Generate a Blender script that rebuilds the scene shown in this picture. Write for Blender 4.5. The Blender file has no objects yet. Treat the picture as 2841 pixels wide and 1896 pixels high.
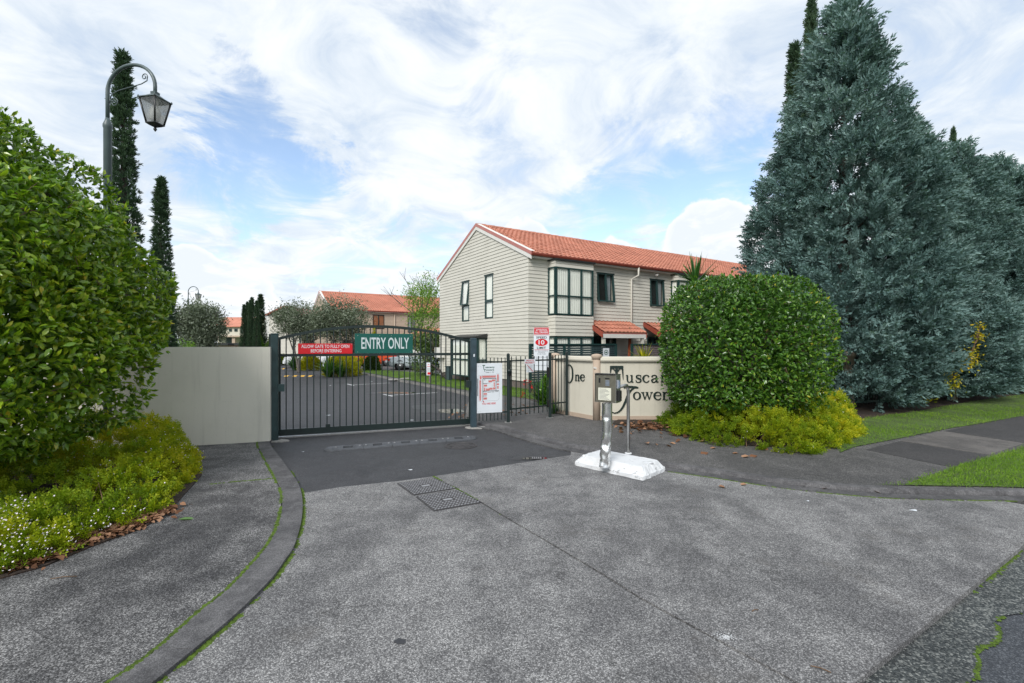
import bpy, math, random
import numpy as np
from mathutils import Vector, Matrix

random.seed(7)
RNG = np.random.default_rng(11)
scene = bpy.context.scene
COL = scene.collection

# ------------------------------------------------------------------ camera
F, CX, HY, H = 1320.0, 1420.5, 956.0, 1.7        # focal length / axis in photo pixels, eye height in metres
cam_d = bpy.data.cameras.new('camera')
cam = bpy.data.objects.new('camera', cam_d)
COL.objects.link(cam)
cam.location = (0, 0, H)
cam.rotation_euler = (math.radians(90), 0, 0)
cam_d.sensor_fit = 'HORIZONTAL'
cam_d.sensor_width = 36.0
cam_d.lens = 36.0 * F / 2841.0
cam_d.shift_y = (HY - 948.0) / 2841.0
cam_d.clip_start = 0.05
cam_d.clip_end = 3000
scene.camera = cam

scene.view_settings.view_transform = 'Standard'
scene.view_settings.look = 'None'
scene.view_settings.gamma = 1.0
scene.view_settings.exposure = 1.12
scene.view_settings.use_curve_mapping = False
scene.render.engine = 'CYCLES'
scene.cycles.max_bounces = 8
scene.cycles.transparent_max_bounces = 12
scene.cycles.use_denoising = True

# ------------------------------------------------------------------ node helpers
class NT:
    """thin wrapper that makes node trees short to write"""
    def __init__(self, tree):
        self.t = tree
    def n(self, kind, **kw):
        nd = self.t.nodes.new(kind)
        ins = kw.pop('ins', {})
        for k, v in kw.items():
            setattr(nd, k, v)
        for k, v in ins.items():
            self.set(nd.inputs[k], v)
        return nd
    def set(self, sock, v):
        if isinstance(v, bpy.types.NodeSocket):
            self.t.links.new(v, sock)
        else:
            if isinstance(v, (tuple, list)) and len(v) == 3 and sock.type == 'RGBA':
                v = (*v, 1.0)
            sock.default_value = v
    def math(self, op, a, b=0.0, c=0.0, clamp=False):
        nd = self.t.nodes.new('ShaderNodeMath'); nd.operation = op; nd.use_clamp = clamp
        self.set(nd.inputs[0], a); self.set(nd.inputs[1], b); self.set(nd.inputs[2], c)
        return nd.outputs[0]
    def mix(self, fac, a, b, blend='MIX'):
        nd = self.t.nodes.new('ShaderNodeMix'); nd.data_type = 'RGBA'; nd.blend_type = blend
        self.set(nd.inputs[0], fac); self.set(nd.inputs[6], a); self.set(nd.inputs[7], b)
        return nd.outputs[2]
    def noise(self, vec, scale, detail=4.0, rough=0.55, dist=0.0):
        nd = self.t.nodes.new('ShaderNodeTexNoise')
        if vec is not None: self.t.links.new(vec, nd.inputs['Vector'])
        nd.inputs['Scale'].default_value = scale; nd.inputs['Detail'].default_value = detail
        nd.inputs['Roughness'].default_value = rough; nd.inputs['Distortion'].default_value = dist
        return nd.outputs['Fac']
    def remap(self, v, a, b, c=0.0, d=1.0, smooth=False):
        nd = self.t.nodes.new('ShaderNodeMapRange')
        if smooth: nd.interpolation_type = 'SMOOTHSTEP'
        self.set(nd.inputs['Value'], v)
        for k, x in (('From Min', a), ('From Max', b), ('To Min', c), ('To Max', d)):
            nd.inputs[k].default_value = x
        return nd.outputs['Result']
    def ramp(self, v, stops):
        nd = self.t.nodes.new('ShaderNodeValToRGB'); self.set(nd.inputs[0], v)
        el = nd.color_ramp.elements
        while len(el) < len(stops): el.new(0.5)
        for e, (p, c) in zip(el, stops):
            e.position = p; e.color = (*c, 1.0)
        return nd.outputs[0]

def pix_dir(u, v):
    d = np.array([(u - CX) / F, 1.0, (HY - v) / F]); return d / np.linalg.norm(d)

# ------------------------------------------------------------------ sky: Nishita seen through broken cloud
SUN_EL, SUN_ROT = math.radians(40), math.radians(-158)
world = bpy.data.worlds.new('World'); scene.world = world
world.use_nodes = True
W = NT(world.node_tree); world.node_tree.nodes.clear()
out = W.n('ShaderNodeOutputWorld')
sky = W.n('ShaderNodeTexSky', sky_type='NISHITA')
sky.sun_disc = False; sky.sun_elevation = SUN_EL; sky.sun_rotation = SUN_ROT
sky.air_density = 1.0; sky.dust_density = 0.6; sky.ozone_density = 1.2
bg_sky = W.n('ShaderNodeBackground', ins={'Color': sky.outputs[0], 'Strength': 0.11})
tc = W.n('ShaderNodeTexCoord')
vdir = tc.outputs['Generated']
sep = W.n('ShaderNodeSeparateXYZ', ins={0: vdir})
# plane-projected coordinates: cloud sheets lie overhead and flatten towards the horizon
zz = W.math('ADD', W.math('MAXIMUM', sep.outputs[2], 0.0), 0.22)
flat = W.n('ShaderNodeCombineXYZ', ins={0: W.math('DIVIDE', sep.outputs[0], zz), 1: W.math('DIVIDE', sep.outputs[1], zz), 2: 0.0})
n_big = W.noise(flat.outputs[0], 1.1, 9.0, 0.56, 0.5)
n_fine = W.noise(flat.outputs[0], 3.4, 8.0, 0.62, 0.9)
warp = W.n('ShaderNodeTexNoise', ins={'Vector': flat.outputs[0], 'Scale': 3.2, 'Detail': 8.0, 'Roughness': .66, 'Distortion': .6})
wv = W.n('ShaderNodeVectorMath', operation='SUBTRACT', ins={0: warp.outputs['Color'], 1: (.5, .5, .5)})
wv = W.n('ShaderNodeVectorMath', operation='SCALE', ins={0: wv.outputs[0], 'Scale': .42})
wdir = W.n('ShaderNodeVectorMath', operation='ADD', ins={0: vdir, 1: wv.outputs[0]})
wdir = W.n('ShaderNodeVectorMath', operation='NORMALIZE', ins={0: wdir.outputs[0]}).outputs[0]
def blob(u, v, r_in, r_out, strength, base=None):
    d = pix_dir(u * 1.20894, v * 1.20894)
    nd = W.n('ShaderNodeVectorMath', operation='DOT_PRODUCT', ins={0: base if base is not None else wdir, 1: tuple(d)})
    return W.remap(nd.outputs['Value'], math.cos(math.radians(r_out)), math.cos(math.radians(r_in)), 0.0, strength, True)
def total(items):
    s = 0.0
    for it in items: s = W.math('ADD', s, it)
    return s
gaps = total([blob(600, 350, 0.0, 8.0, .40), blob(490, 390, 0, 6, .20), blob(690, 400, 0, 5, .20), blob(455, 480, 0, 6, .16), blob(570, 290, 0, 5, .12),
              blob(1460, 450, 0, 9, .30), blob(1640, 410, 0, 8, .34), blob(1320, 520, 0, 8, .28), blob(1700, 470, 0, 6, .24), blob(1560, 500, 0, 6, .18),
              blob(1060, 90, 0, 10, .14), blob(880, 20, 0, 9, .12), blob(470, 545, 0, 6, .20), blob(1180, 180, 0, 7, .14),
              blob(790, 600, 0, 7, .28), blob(1000, 600, 0, 8, .28), blob(1130, 330, 0, 8, .16), blob(1500, 260, 0, 8, .12), blob(900, 470, 0, 7, .12)])
cov = W.math('ADD', W.math('MULTIPLY', W.math('SUBTRACT', n_big, .5), 1.15), W.math('MULTIPLY', W.math('SUBTRACT', n_fine, .5), .75))
cov = W.math('SUBTRACT', W.math('ADD', cov, 0.75), W.math('MULTIPLY', gaps, .74))
sheet = W.remap(cov, 0.20, 0.70, 0.14, 0.97, True)
# heaped clouds low over the roofs
n_puff = W.noise(vdir, 17.0, 9.0, 0.58, 0.15)
vd = vdir
heaps = total([blob(1195, 540, 0.5, 3.6, .75, vd), blob(1235, 560, .5, 3.2, .7, vd), blob(1390, 580, .5, 3.0, .7, vd), blob(1440, 590, .5, 2.6, .6, vd), blob(1290, 600, 1, 4, .7, vd),
               blob(1620, 530, 1.5, 4.6, .8, vd), blob(1690, 520, 1, 4.0, .7, vd), blob(1580, 570, 1.5, 4.2, .8, vd), blob(1700, 590, 2, 5, .8, vd),
               blob(450, 660, 1.5, 5, .8, vd), blob(540, 690, 1.5, 4.6, .8, vd), blob(430, 610, .5, 3, .6, vd), blob(700, 700, 2, 7, .45, vd), blob(880, 660, 1, 5, .4, vd)])
hm = W.math('ADD', heaps, W.math('MULTIPLY', W.math('SUBTRACT', n_puff, 0.5), 1.3))
heap = W.remap(hm, 0.34, 0.60, 0.0, 1.0, True)
cover = W.math('MAXIMUM', sheet, heap)
shade = W.math('ADD', W.math('MULTIPLY', n_fine, 0.5), W.math('MULTIPLY', n_big, 0.5))
shade = W.remap(shade, 0.38, 0.62, 0.0, 1.0, True)
shade = W.math('MAXIMUM', shade, W.math('MULTIPLY', heap, W.remap(hm, 0.45, 0.95, 1.0, 0.5)))
ccol = W.ramp(shade, [(0.0, (0.33, 0.375, 0.43)), (0.5, (0.41, 0.44, 0.47)), (1.0, (0.485, 0.495, 0.505))])
bg_cloud = W.n('ShaderNodeBackground', ins={'Color': ccol, 'Strength': 1.0})
mixs = W.n('ShaderNodeMixShader', ins={0: cover, 1: bg_sky.outputs[0], 2: bg_cloud.outputs[0]})
W.t.links.new(mixs.outputs[0], out.inputs['Surface'])

# ------------------------------------------------------------------ sun, veiled by thin cloud
sun_d = bpy.data.lights.new('sun', 'SUN'); sun = bpy.data.objects.new('sun', sun_d); COL.objects.link(sun)
sun_d.energy = 1.5; sun_d.angle = math.radians(22); sun_d.color = (1.0, 0.97, 0.93)
az = SUN_ROT      # Nishita: rotation measured from +Y towards +X
sdir = Vector((math.sin(az) * math.cos(SUN_EL), math.cos(az) * math.cos(SUN_EL), math.sin(SUN_EL)))
sun.rotation_euler = sdir.to_track_quat('Z', 'Y').to_euler()
sun.location = (0, 0, 40)
# ------------------------------------------------------------------ measuring: photo pixel -> place in the world
def gp(u, v, z=0.0):
    """point on the horizontal plane at height z"""
    Y = (H - z) * F / (v - HY); return np.array([(u - CX) / F * Y, Y, z])
def on(u, v, Y):
    return np.array([(u - CX) / F * Y, Y, H - (v - HY) / F * Y])
def vplane(u, v, A, B):
    """(metres along A->B, height) of the spot on the upright plane through ground points A and B"""
    A = np.array(A[:2], float); B = np.array(B[:2], float)
    L = np.linalg.norm(B - A); e = (B - A) / L; k = (u - CX) / F
    t = (k * A[1] - A[0]) / (e[0] - k * e[1])
    Y = A[1] + e[1] * t
    return t, H - (v - HY) / F * Y

# ------------------------------------------------------------------ objects
def tag(o, label=None, cat=None, group=None, kind=None):
    if label: o['label'] = label
    if cat: o['category'] = cat
    if group: o['group'] = group
    if kind: o['kind'] = kind
    return o
def thing(name, label, cat, loc=(0, 0, 0), rz=0.0, group=None):
    o = bpy.data.objects.new(name, None); COL.objects.link(o)
    o.empty_display_size = 0.2
    o.location = loc; o.rotation_euler = (0, 0, rz)
    return tag(o, label, cat, group)
def world_off(o):
    v = np.zeros(3)
    while o is not None:
        v += np.array(o.location); o = o.parent
    return v
def link_mesh(name, me, parent=None):
    o = bpy.data.objects.new(name, me); COL.objects.link(o)
    if parent is not None: o.parent = parent
    return o
def copy_tree(o, parent=None, recurse=True):
    c = o.copy(); COL.objects.link(c); c.parent = parent
    if recurse:
        for ch in o.children: copy_tree(ch, c)
    return c

class MB:
    """collects solids; build() links them as ONE mesh object"""
    def __init__(self): self.v = []; self.f = []; self.sm = []
    def add(self, vs, fs, smooth=False):
        o = len(self.v); self.v += [tuple(map(float, p)) for p in vs]
        self.f += [tuple(i + o for i in f) for f in fs]; self.sm += [smooth] * len(fs); return self
    def box(self, c, s, rz=0.0, rx=0.0, ry=0.0):
        M = Matrix.Rotation(rz, 3, 'Z') @ Matrix.Rotation(ry, 3, 'Y') @ Matrix.Rotation(rx, 3, 'X')
        vs = [Vector(c) + M @ Vector((x * s[0] / 2, y * s[1] / 2, z * s[2] / 2)) for x in (-1, 1) for y in (-1, 1) for z in (-1, 1)]
        return self.add(vs, [(0, 1, 3, 2), (4, 6, 7, 5), (0, 4, 5, 1), (2, 3, 7, 6), (0, 2, 6, 4), (1, 5, 7, 3)])
    def bbox(self, c, s, b, rz=0.0):
        """box with chamfered upright and horizontal edges"""
        x, y, z = s[0] / 2, s[1] / 2, s[2] / 2
        ring = lambda i: [(x - i, y - b - i * 0), (x - b, y - i), (-x + b, y - i), (-x + i, y - b), (-x + i, -y + b), (-x + b, -y + i), (x - b, -y + i), (x - i, -y + b)]
        M = Matrix.Rotation(rz, 3, 'Z'); vs = []
        for zz_, i in ((-z, b * .7), (-z + b * .7, 0), (z - b * .7, 0), (z, b * .7)):
            vs += [Vector(c) + M @ Vector((p[0], p[1], zz_)) for p in ring(i)]
        fs = [tuple(range(7, -1, -1)), tuple(range(24, 32))]
        for k in range(3):
            for i in range(8):
                a, b2 = k * 8 + i, k * 8 + (i + 1) % 8
                fs.append((a, b2, b2 + 8, a + 8))
        return self.add(vs, fs)
    def prism(self, poly, z0, z1):
        n = len(poly)
        ar = sum(poly[i][0] * poly[(i + 1) % n][1] - poly[(i + 1) % n][0] * poly[i][1] for i in range(n))
        if ar < 0: poly = poly[::-1]
        vs = [(p[0], p[1], z0) for p in poly] + [(p[0], p[1], z1) for p in poly]
        fs = [tuple(range(n - 1, -1, -1)), tuple(range(n, 2 * n))] + [(i, (i + 1) % n, n + (i + 1) % n, n + i) for i in range(n)]
        return self.add(vs, fs)
    def sheet(self, poly, z):
        n = len(poly)
        ar = sum(poly[i][0] * poly[(i + 1) % n][1] - poly[(i + 1) % n][0] * poly[i][1] for i in range(n))
        if ar < 0: poly = poly[::-1]
        return self.add([(p[0], p[1], z) for p in poly], [tuple(range(n))])
    def extr(self, prof, axis0, axis1, u, w):
        """extrude a closed 2-D profile (in directions u,w) from point axis0 to axis1"""
        a0, a1, u, w = map(lambda q: np.array(q, float), (axis0, axis1, u, w)); n = len(prof)
        vs = [a0 + u * p[0] + w * p[1] for p in prof] + [a1 + u * p[0] + w * p[1] for p in prof]
        return self.add(vs, [tuple(range(n - 1, -1, -1)), tuple(range(n, 2 * n))] + [(i, (i + 1) % n, n + (i + 1) % n, n + i) for i in range(n)])
    def tube(self, pts, r, n=8, caps=True, smooth=True):
        pts = [np.array(p, float) for p in pts]; m = len(pts)
        rs = r if isinstance(r, (list, tuple, np.ndarray)) else [r] * m
        vs = []; up = None
        for i, p in enumerate(pts):
            t = pts[min(i + 1, m - 1)] - pts[max(i - 1, 0)]; t = t / (np.linalg.norm(t) + 1e-9)
            if up is None:
                up = np.array([0, 0, 1.]) if abs(t[2]) < .9 else np.array([1., 0, 0])
            a = np.cross(t, up); a /= np.linalg.norm(a) + 1e-9; b = np.cross(a, t); up = b
            for k in range(n):
                th = 2 * math.pi * k / n; vs.append(p + (a * math.cos(th) + b * math.sin(th)) * rs[i])
        fs = []
        for i in range(m - 1):
            for k in range(n):
                q = (k + 1) % n; fs.append((i * n + k, (i + 1) * n + k, (i + 1) * n + q, i * n + q))
        self.add(vs, fs, smooth)
        if caps:
            o = len(self.v) - len(vs)
            self.f += [tuple(o + i for i in range(n)), tuple(o + (m - 1) * n + i for i in range(n - 1, -1, -1))]; self.sm += [False, False]
        return self
    def lathe(self, prof, c=(0, 0, 0), n=24, axis='Z', smooth=True, rot=0.0):
        """prof: list of (radius, height)"""
        vs = []
        for r, h in prof:
            for k in range(n):
                th = rot + 2 * math.pi * k / n; x, y = r * math.cos(th), r * math.sin(th)
                p = (x, y, h) if axis == 'Z' else ((h, x, y) if axis == 'X' else (x, h, y))
                vs.append((c[0] + p[0], c[1] + p[1], c[2] + p[2]))
        fs = []
        for i in range(len(prof) - 1):
            for k in range(n):
                q = (k + 1) % n; fs.append((i * n + k, i * n + q, (i + 1) * n + q, (i + 1) * n + k))
        fs += [tuple(range(n - 1, -1, -1)), tuple((len(prof) - 1) * n + k for k in range(n))]
        return self.add(vs, fs, smooth)
    def mesh(self, name, mat):
        me = bpy.data.meshes.new(name); me.from_pydata(self.v, [], self.f)
        if any(self.sm): me.polygons.foreach_set('use_smooth', self.sm)
        if mat: me.materials.append(mat)
        me.update(); return me
    def build(self, name, mat, parent=None, world=True):
        """world: the solids were given in world coordinates, parent unrotated"""
        if parent is not None and world:
            d = world_off(parent); self.v = [(x - d[0], y - d[1], z - d[2]) for x, y, z in self.v]
        return link_mesh(name, self.mesh(name, mat), parent)

def smooth_path(pts, n=8):
    """Catmull-Rom through the points"""
    P = [np.array(p, float) for p in pts]; P = [2 * P[0] - P[1]] + P + [2 * P[-1] - P[-2]]; res = []
    for i in range(1, len(P) - 2):
        for k in range(n):
            t = k / n
            res.append(.5 * ((2 * P[i]) + (-P[i - 1] + P[i + 1]) * t + (2 * P[i - 1] - 5 * P[i] + 4 * P[i + 1] - P[i + 2]) * t * t + (-P[i - 1] + 3 * P[i] - 3 * P[i + 1] + P[i + 2]) * t ** 3))
    res.append(P[-2]); return res
def path_normals(pts):
    P = [np.array(p[:2], float) for p in pts]; N = []
    for i in range(len(P)):
        t = P[min(i + 1, len(P) - 1)] - P[max(i - 1, 0)]; t /= np.linalg.norm(t) + 1e-9
        N.append(np.array([-t[1], t[0]]))
    return N
def sweep(mb, pts, prof, smooth=False):
    """prof: (sideways offset to the left of travel, z) list, open strip"""
    N = path_normals(pts); m = len(prof); vs = []
    for p, nn in zip(pts, N):
        for o, z in prof: vs.append((p[0] + nn[0] * o, p[1] + nn[1] * o, z))
    fs = [(i * m + k, i * m + k + 1, (i + 1) * m + k + 1, (i + 1) * m + k) for i in range(len(pts) - 1) for k in range(m - 1)]
    mb.add(vs, fs, smooth)

def fast_mesh(name, V, FACES, mat, tint=None, smooth=False):
    """V (n,3) and FACES (m,k) numpy arrays"""
    me = bpy.data.meshes.new(name); m, k = FACES.shape
    me.vertices.add(len(V)); me.vertices.foreach_set('co', np.ascontiguousarray(V, dtype=np.float32).ravel())
    me.loops.add(m * k); me.loops.foreach_set('vertex_index', np.ascontiguousarray(FACES, dtype=np.int32).ravel())
    me.polygons.add(m); me.polygons.foreach_set('loop_start', np.arange(0, m * k, k, dtype=np.int32))
    me.polygons.foreach_set('loop_total', np.full(m, k, dtype=np.int32))
    if smooth: me.polygons.foreach_set('use_smooth', np.ones(m, dtype=bool))
    if tint is not None:
        at = me.attributes.new('tint', 'FLOAT', 'POINT'); at.data.foreach_set('value', np.asarray(tint, dtype=np.float32))
    me.materials.append(mat); me.update(calc_edges=True); return me
def frames(axis, nrm):
    """(N,3,3): columns side, axis, normal"""
    a = axis / (np.linalg.norm(axis, axis=1, keepdims=True) + 1e-9)
    s = np.cross(a, nrm); s /= np.linalg.norm(s, axis=1, keepdims=True) + 1e-9
    return np.stack([s, a, np.cross(s, a)], axis=2)
def scatter(name, tv, tf, R, P, S, mat, tint, smooth=False):
    n, k = len(P), len(tv)
    V = np.einsum('nij,kj->nki', R, tv) * np.asarray(S).reshape(-1, 1, 1) + P[:, None, :]
    Fc = tf[None, :, :] + (np.arange(n) * k)[:, None, None]
    return fast_mesh(name, V.reshape(-1, 3), Fc.reshape(-1, tf.shape[1]), mat, np.repeat(tint, k), smooth)
def rdir(n):
    d = RNG.normal(size=(n, 3)); return d / np.linalg.norm(d, axis=1, keepdims=True)
def wob(p, f, seed=0.0):
    """cheap smooth noise in -1..1"""
    x, y, z = p[:, 0] * f + seed, p[:, 1] * f + 1.7 * seed, p[:, 2] * f - seed
    return (np.sin(x * 1.3 + 1.1 * np.sin(y * 1.7)) + np.sin(y * 1.1 + 1.3 * np.sin(z * 1.9 + 1)) + np.sin(z * 1.5 + 1.2 * np.sin(x * 2.1 + 2))) / 3

# ------------------------------------------------------------------ materials
def new_mat(name):
    m = bpy.data.materials.new(name); m.use_nodes = True
    t = NT(m.node_tree); b = m.node_tree.nodes['Principled BSDF']
    return m, t, b
def plain(name, col, rough=0.5, metal=0.0, var=0.12, scale=6.0, bump=0.0, bscale=60.0, spec=None):
    """flat paint or metal with slight unevenness and wear"""
    m, t, b = new_mat(name); co = t.n('ShaderNodeNewGeometry').outputs['Position']
    nz = t.noise(co, scale, 6.0, 0.6)
    c2 = tuple(x * (1 - 2 * var) for x in col); c1 = tuple(min(1, x * (1 + var)) for x in col)
    t.set(b.inputs['Base Color'], t.mix(t.remap(nz, .3, .7), c1, c2))
    t.set(b.inputs['Roughness'], t.remap(nz, .3, .7, rough * .85, min(1, rough * 1.15)))
    b.inputs['Metallic'].default_value = metal
    if spec is not None: b.inputs['Specular IOR Level'].default_value = spec
    if bump:
        bp = t.n('ShaderNodeBump', ins={'Height': t.noise(co, bscale, 5.0, .6), 'Strength': bump, 'Distance': 0.01}); t.set(b.inputs['Normal'], bp.outputs[0])
    return m
def plaster(name, col):
    m, t, b = new_mat(name); co = t.n('ShaderNodeTexCoord').outputs['Object']
    mp = t.n('ShaderNodeMapping', ins={'Vector': co, 'Scale': (9, 9, .55)})
    st = t.remap(t.noise(mp.outputs[0], 1.0, 6.0, .6), .52, .74, 0, .30, True); pt = t.remap(t.noise(co, 1.1, 7.0, .65), .42, .66, 0, .22, True); sp = t.remap(t.noise(co, 38.0, 3.0, .5), .66, .74, 0, .28, True)
    c = t.mix(st, col, tuple(x * .62 for x in col)); c = t.mix(pt, c, tuple(x * y for x, y in zip(col, (.72, .74, .70)))); c = t.mix(sp, c, tuple(x * .5 for x in col))
    t.set(b.inputs['Base Color'], c); b.inputs['Roughness'].default_value = .88
    hn = t.math('ADD', t.noise(co, 120.0, 5.0, .6), t.math('MULTIPLY', t.noise(co, 7.0, 4.0, .6), .6)); t.set(b.inputs['Normal'], t.n('ShaderNodeBump', ins={'Height': hn, 'Strength': .3, 'Distance': .01}).outputs[0]); return m
def leafy(name, stops, rough=0.35, trans=0.25, spec=0.5, under=None):
    """leaf: colour from each leaf's own tint, light passing through"""
    m, t, b = new_mat(name)
    at = t.n('ShaderNodeAttribute', attribute_name='tint')
    c = t.ramp(at.outputs['Fac'], stops)
    t.set(b.inputs['Base Color'], c); b.inputs['Roughness'].default_value = rough
    b.inputs['Specular IOR Level'].default_value = spec
    tr = t.n('ShaderNodeBsdfTranslucent', ins={'Color': t.mix(1.0, c, (1.0, 1.15, .55), 'MULTIPLY')})
    mx = t.n('ShaderNodeMixShader', ins={0: trans, 1: b.outputs[0], 2: tr.outputs[0]})
    t.t.links.new(mx.outputs[0], t.t.nodes['Material Output'].inputs['Surface'])
    return m
def ground_mat(name, dark, mid, light, vscale, stain=(.55, 1.15), stain_scale=.35, rough=.85, bump=.35, patch=None, warm=None, speck=0.5):
    """exposed stone chips set in cement, weathered in broad uneven patches"""
    m, t, b = new_mat(name); co = t.n('ShaderNodeTexCoord').outputs['Object']
    vo = t.n('ShaderNodeTexVoronoi', ins={'Vector': co, 'Scale': vscale, 'Randomness': 1.0})
    chip = t.n('ShaderNodeSeparateColor', ins={0: vo.outputs['Color']}).outputs[0]
    c = t.ramp(chip, [(0.0, dark), (speck, mid), (min(.97, speck + .3), tuple((a + b_) / 2 for a, b_ in zip(mid, light))), (1.0, light)])
    edge = t.remap(vo.outputs['Distance'], .2, .75, 1.0, .55)
    c = t.mix(1.0, c, t.n('ShaderNodeCombineColor', ins={0: edge, 1: edge, 2: edge}).outputs[0], 'MULTIPLY')
    mp = t.n('ShaderNodeMapping', ins={'Vector': co, 'Rotation': (0, 0, .35), 'Scale': (1.9, .35, 1)})
    n1 = t.math('ADD', t.math('MULTIPLY', t.noise(co, stain_scale, 8.0, .62, .6), .62), t.math('MULTIPLY', t.noise(mp.outputs[0], stain_scale * 2.2, 7.0, .62, .5), .38)); n2 = t.noise(co, stain_scale * 7, 6.0, .65, .3)
    st = t.remap(t.math('ADD', t.math('MULTIPLY', n1, .68), t.math('MULTIPLY', n2, .32)), .40, .60, stain[0], stain[1], True)
    c = t.mix(1.0, c, t.n('ShaderNodeCombineColor', ins={0: st, 1: st, 2: t.math('ADD', t.math('MULTIPLY', st, .97), .03)}).outputs[0], 'MULTIPLY')
    dv = t.n('ShaderNodeTexVoronoi', ins={'Vector': t.n('ShaderNodeVectorMath', operation='ADD', ins={0: co, 1: t.n('ShaderNodeTexNoise', ins={'Vector': co, 'Scale': 9.0}).outputs['Color']}).outputs[0], 'Scale': 1.15})
    drip = t.remap(dv.outputs['Distance'], .05, .17, .62, 1.0, True); c = t.mix(1.0, c, t.n('ShaderNodeCombineColor', ins={0: drip, 1: drip, 2: drip}).outputs[0], 'MULTIPLY')
    if warm: c = t.mix(t.remap(t.noise(co, 1.3, 6.0, .7), .55, .75, 0, .5, True), c, warm)
    t.set(b.inputs['Base Color'], c)
    t.set(b.inputs['Roughness'], t.remap(n1, .35, .65, rough * .85, rough * 1.05))
    hn = t.math('ADD', t.math('MULTIPLY', vo.outputs['Distance'], -1.0), t.math('MULTIPLY', n2, .8))
    t.set(b.inputs['Normal'], t.n('ShaderNodeBump', ins={'Height': hn, 'Strength': bump, 'Distance': .004}).outputs[0])
    return m
def srgb(r, g, b):
    f = lambda x: x / 12.92 if x <= .04045 else ((x + .055) / 1.055) ** 2.4
    return tuple(f(x / 255) for x in (r, g, b))

M = {}
M['aggregate'] = ground_mat('aggregate_concrete', (.086, .085, .087), (.170, .168, .169), (.46, .455, .45), 150.0, (.60, 1.26), .5, warm=(.085, .075, .065))
M['aggregate_path'] = ground_mat('aggregate_path', (.03, .029, .03), (.112, .11, .112), (.41, .405, .40), 150.0, (.36, 1.32), .42)
M['path_grey'] = ground_mat('path_grey', (.05, .049, .05), (.10, .098, .098), (.25, .24, .23), 120.0, (.7, 1.15), .6)
M['kerb'] = ground_mat('kerb_concrete', (.085, .083, .087), (.115, .112, .117), (.17, .168, .17), 170.0, (.6, 1.35), 1.6, bump=.2)
M['channel'] = ground_mat('channel_concrete', (.075, .073, .076), (.105, .103, .105), (.16, .157, .157), 150.0, (.6, 1.25), 1.4, bump=.2)
M['kerb_pale'] = ground_mat('inner_kerb_concrete', (.13, .125, .115), (.19, .18, .165), (.26, .25, .23), 120.0, (.7, 1.15), .8, bump=.2)
M['asphalt'] = ground_mat('asphalt', (.024, .025, .029), (.043, .044, .050), (.095, .095, .10), 140.0, (.72, 1.2), .6, rough=.7, bump=.3)
M['road'] = ground_mat('road_asphalt', (.03, .034, .042), (.05, .056, .068), (.14, .15, .165), 130.0, (.8, 1.1), .8, rough=.62, bump=.3)
M['gutter'] = ground_mat('wet_gutter_concrete', (.02, .024, .025), (.058, .066, .066), (.28, .29, .27), 90.0, (.65, 1.15), .9, rough=.45, bump=.35, warm=(.045, .05, .03))
M['path_dark'] = ground_mat('path_asphalt_patch', (.028, .027, .028), (.05, .048, .05), (.11, .105, .105), 140.0, (.8, 1.1), .8)
M['path_pale'] = ground_mat('path_concrete_panel', (.11, .1, .095), (.15, .138, .128), (.2, .19, .18), 150.0, (.65, 1.15), .9, warm=(.09, .07, .05))
M['soil'] = ground_mat('soil', (.02, .012, .008), (.045, .027, .018), (.09, .055, .035), 45.0, (.5, 1.3), 1.5, rough=1.0, bump=.8)
M['moss'] = plain('moss', (.085, .15, .008), .95, 0, .35, 30.0, 1.0, 200.0)
M['lawn'] = ground_mat('lawn_ground', (.05, .085, .012), (.08, .15, .018), (.13, .20, .035), 60.0, (.6, 1.2), .8, rough=1.0, bump=.6, warm=(.07, .05, .025))
M['stucco'] = plaster('grey_plaster', srgb(216, 213, 201))
M['stucco_cream'] = plaster('cream_plaster', srgb(200, 195, 180))
M['stucco_pink'] = plain('beige_plaster', srgb(176, 158, 140), .85, 0, .06, 4.0, .25, 140.0)
M['gate'] = plain('dark_green_enamel', (.008, .019, .018), .45, 0, .15, 8.0)
M['post'] = plain('teal_enamel', (.022, .052, .055), .4, 0, .2, 5.0, .1, 40)
M['post_blue'] = plain('slate_enamel', (.035, .062, .078), .4, 0, .2, 5.0, .1, 40)
M['lamp'] = plain('lamp_grey_paint', (.075, .105, .11), .45, 0, .12, 5.0)
M['board'] = plain('board_paint', srgb(198, 195, 184), .6, 0, .035, 1.2)
M['board2'] = plain('board_paint_tan', srgb(176, 158, 140), .7, 0, .04, .8)
M['white_trim'] = plain('trim_paint', srgb(214, 212, 206), .55, 0, .04, 2.0)
M['plinth'] = plain('plinth_block', srgb(105, 96, 90), .9, 0, .1, 4.0, .3, 40)
M['tile'] = plain('terracotta_tile', srgb(182, 119, 97), .8, 0, .16, 1.6, .3, 300.0)
M['tile_far'] = plain('terracotta_tile_far', srgb(188, 124, 102), .8, 0, .12, .8)
M['tile_trim'] = plain('barge_flashing', srgb(176, 112, 104), .5, 0, .06, 3.0)
M['gutter_red'] = plain('gutter_red', srgb(140, 66, 50), .45, 0, .08, 3.0)
M['frame'] = plain('window_frame_green', srgb(34, 62, 60), .4, 0, .1, 4.0)
M['frame_dark'] = plain('window_frame_dark', (.02, .022, .022), .4, 0, .1, 4.0)
M['blind'] = plain('vertical_blind', srgb(232, 233, 224), .8, 0, .03, 2.0)
M['blind_brown'] = plain('brown_blind', srgb(150, 96, 62), .8, 0, .08, 3.0)
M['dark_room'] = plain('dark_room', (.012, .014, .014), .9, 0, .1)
M['curtain'] = plain('grey_curtain', srgb(150, 156, 160), .85, 0, .08)
M['steel'] = plain('brushed_steel', (.52, .51, .49), .36, 1.0, .12, 9.0)
M['steel_bright'] = plain('crumpled_steel', (.80, .80, .79), .24, 1.0, .05, 9.0, .08, 30)
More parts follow.
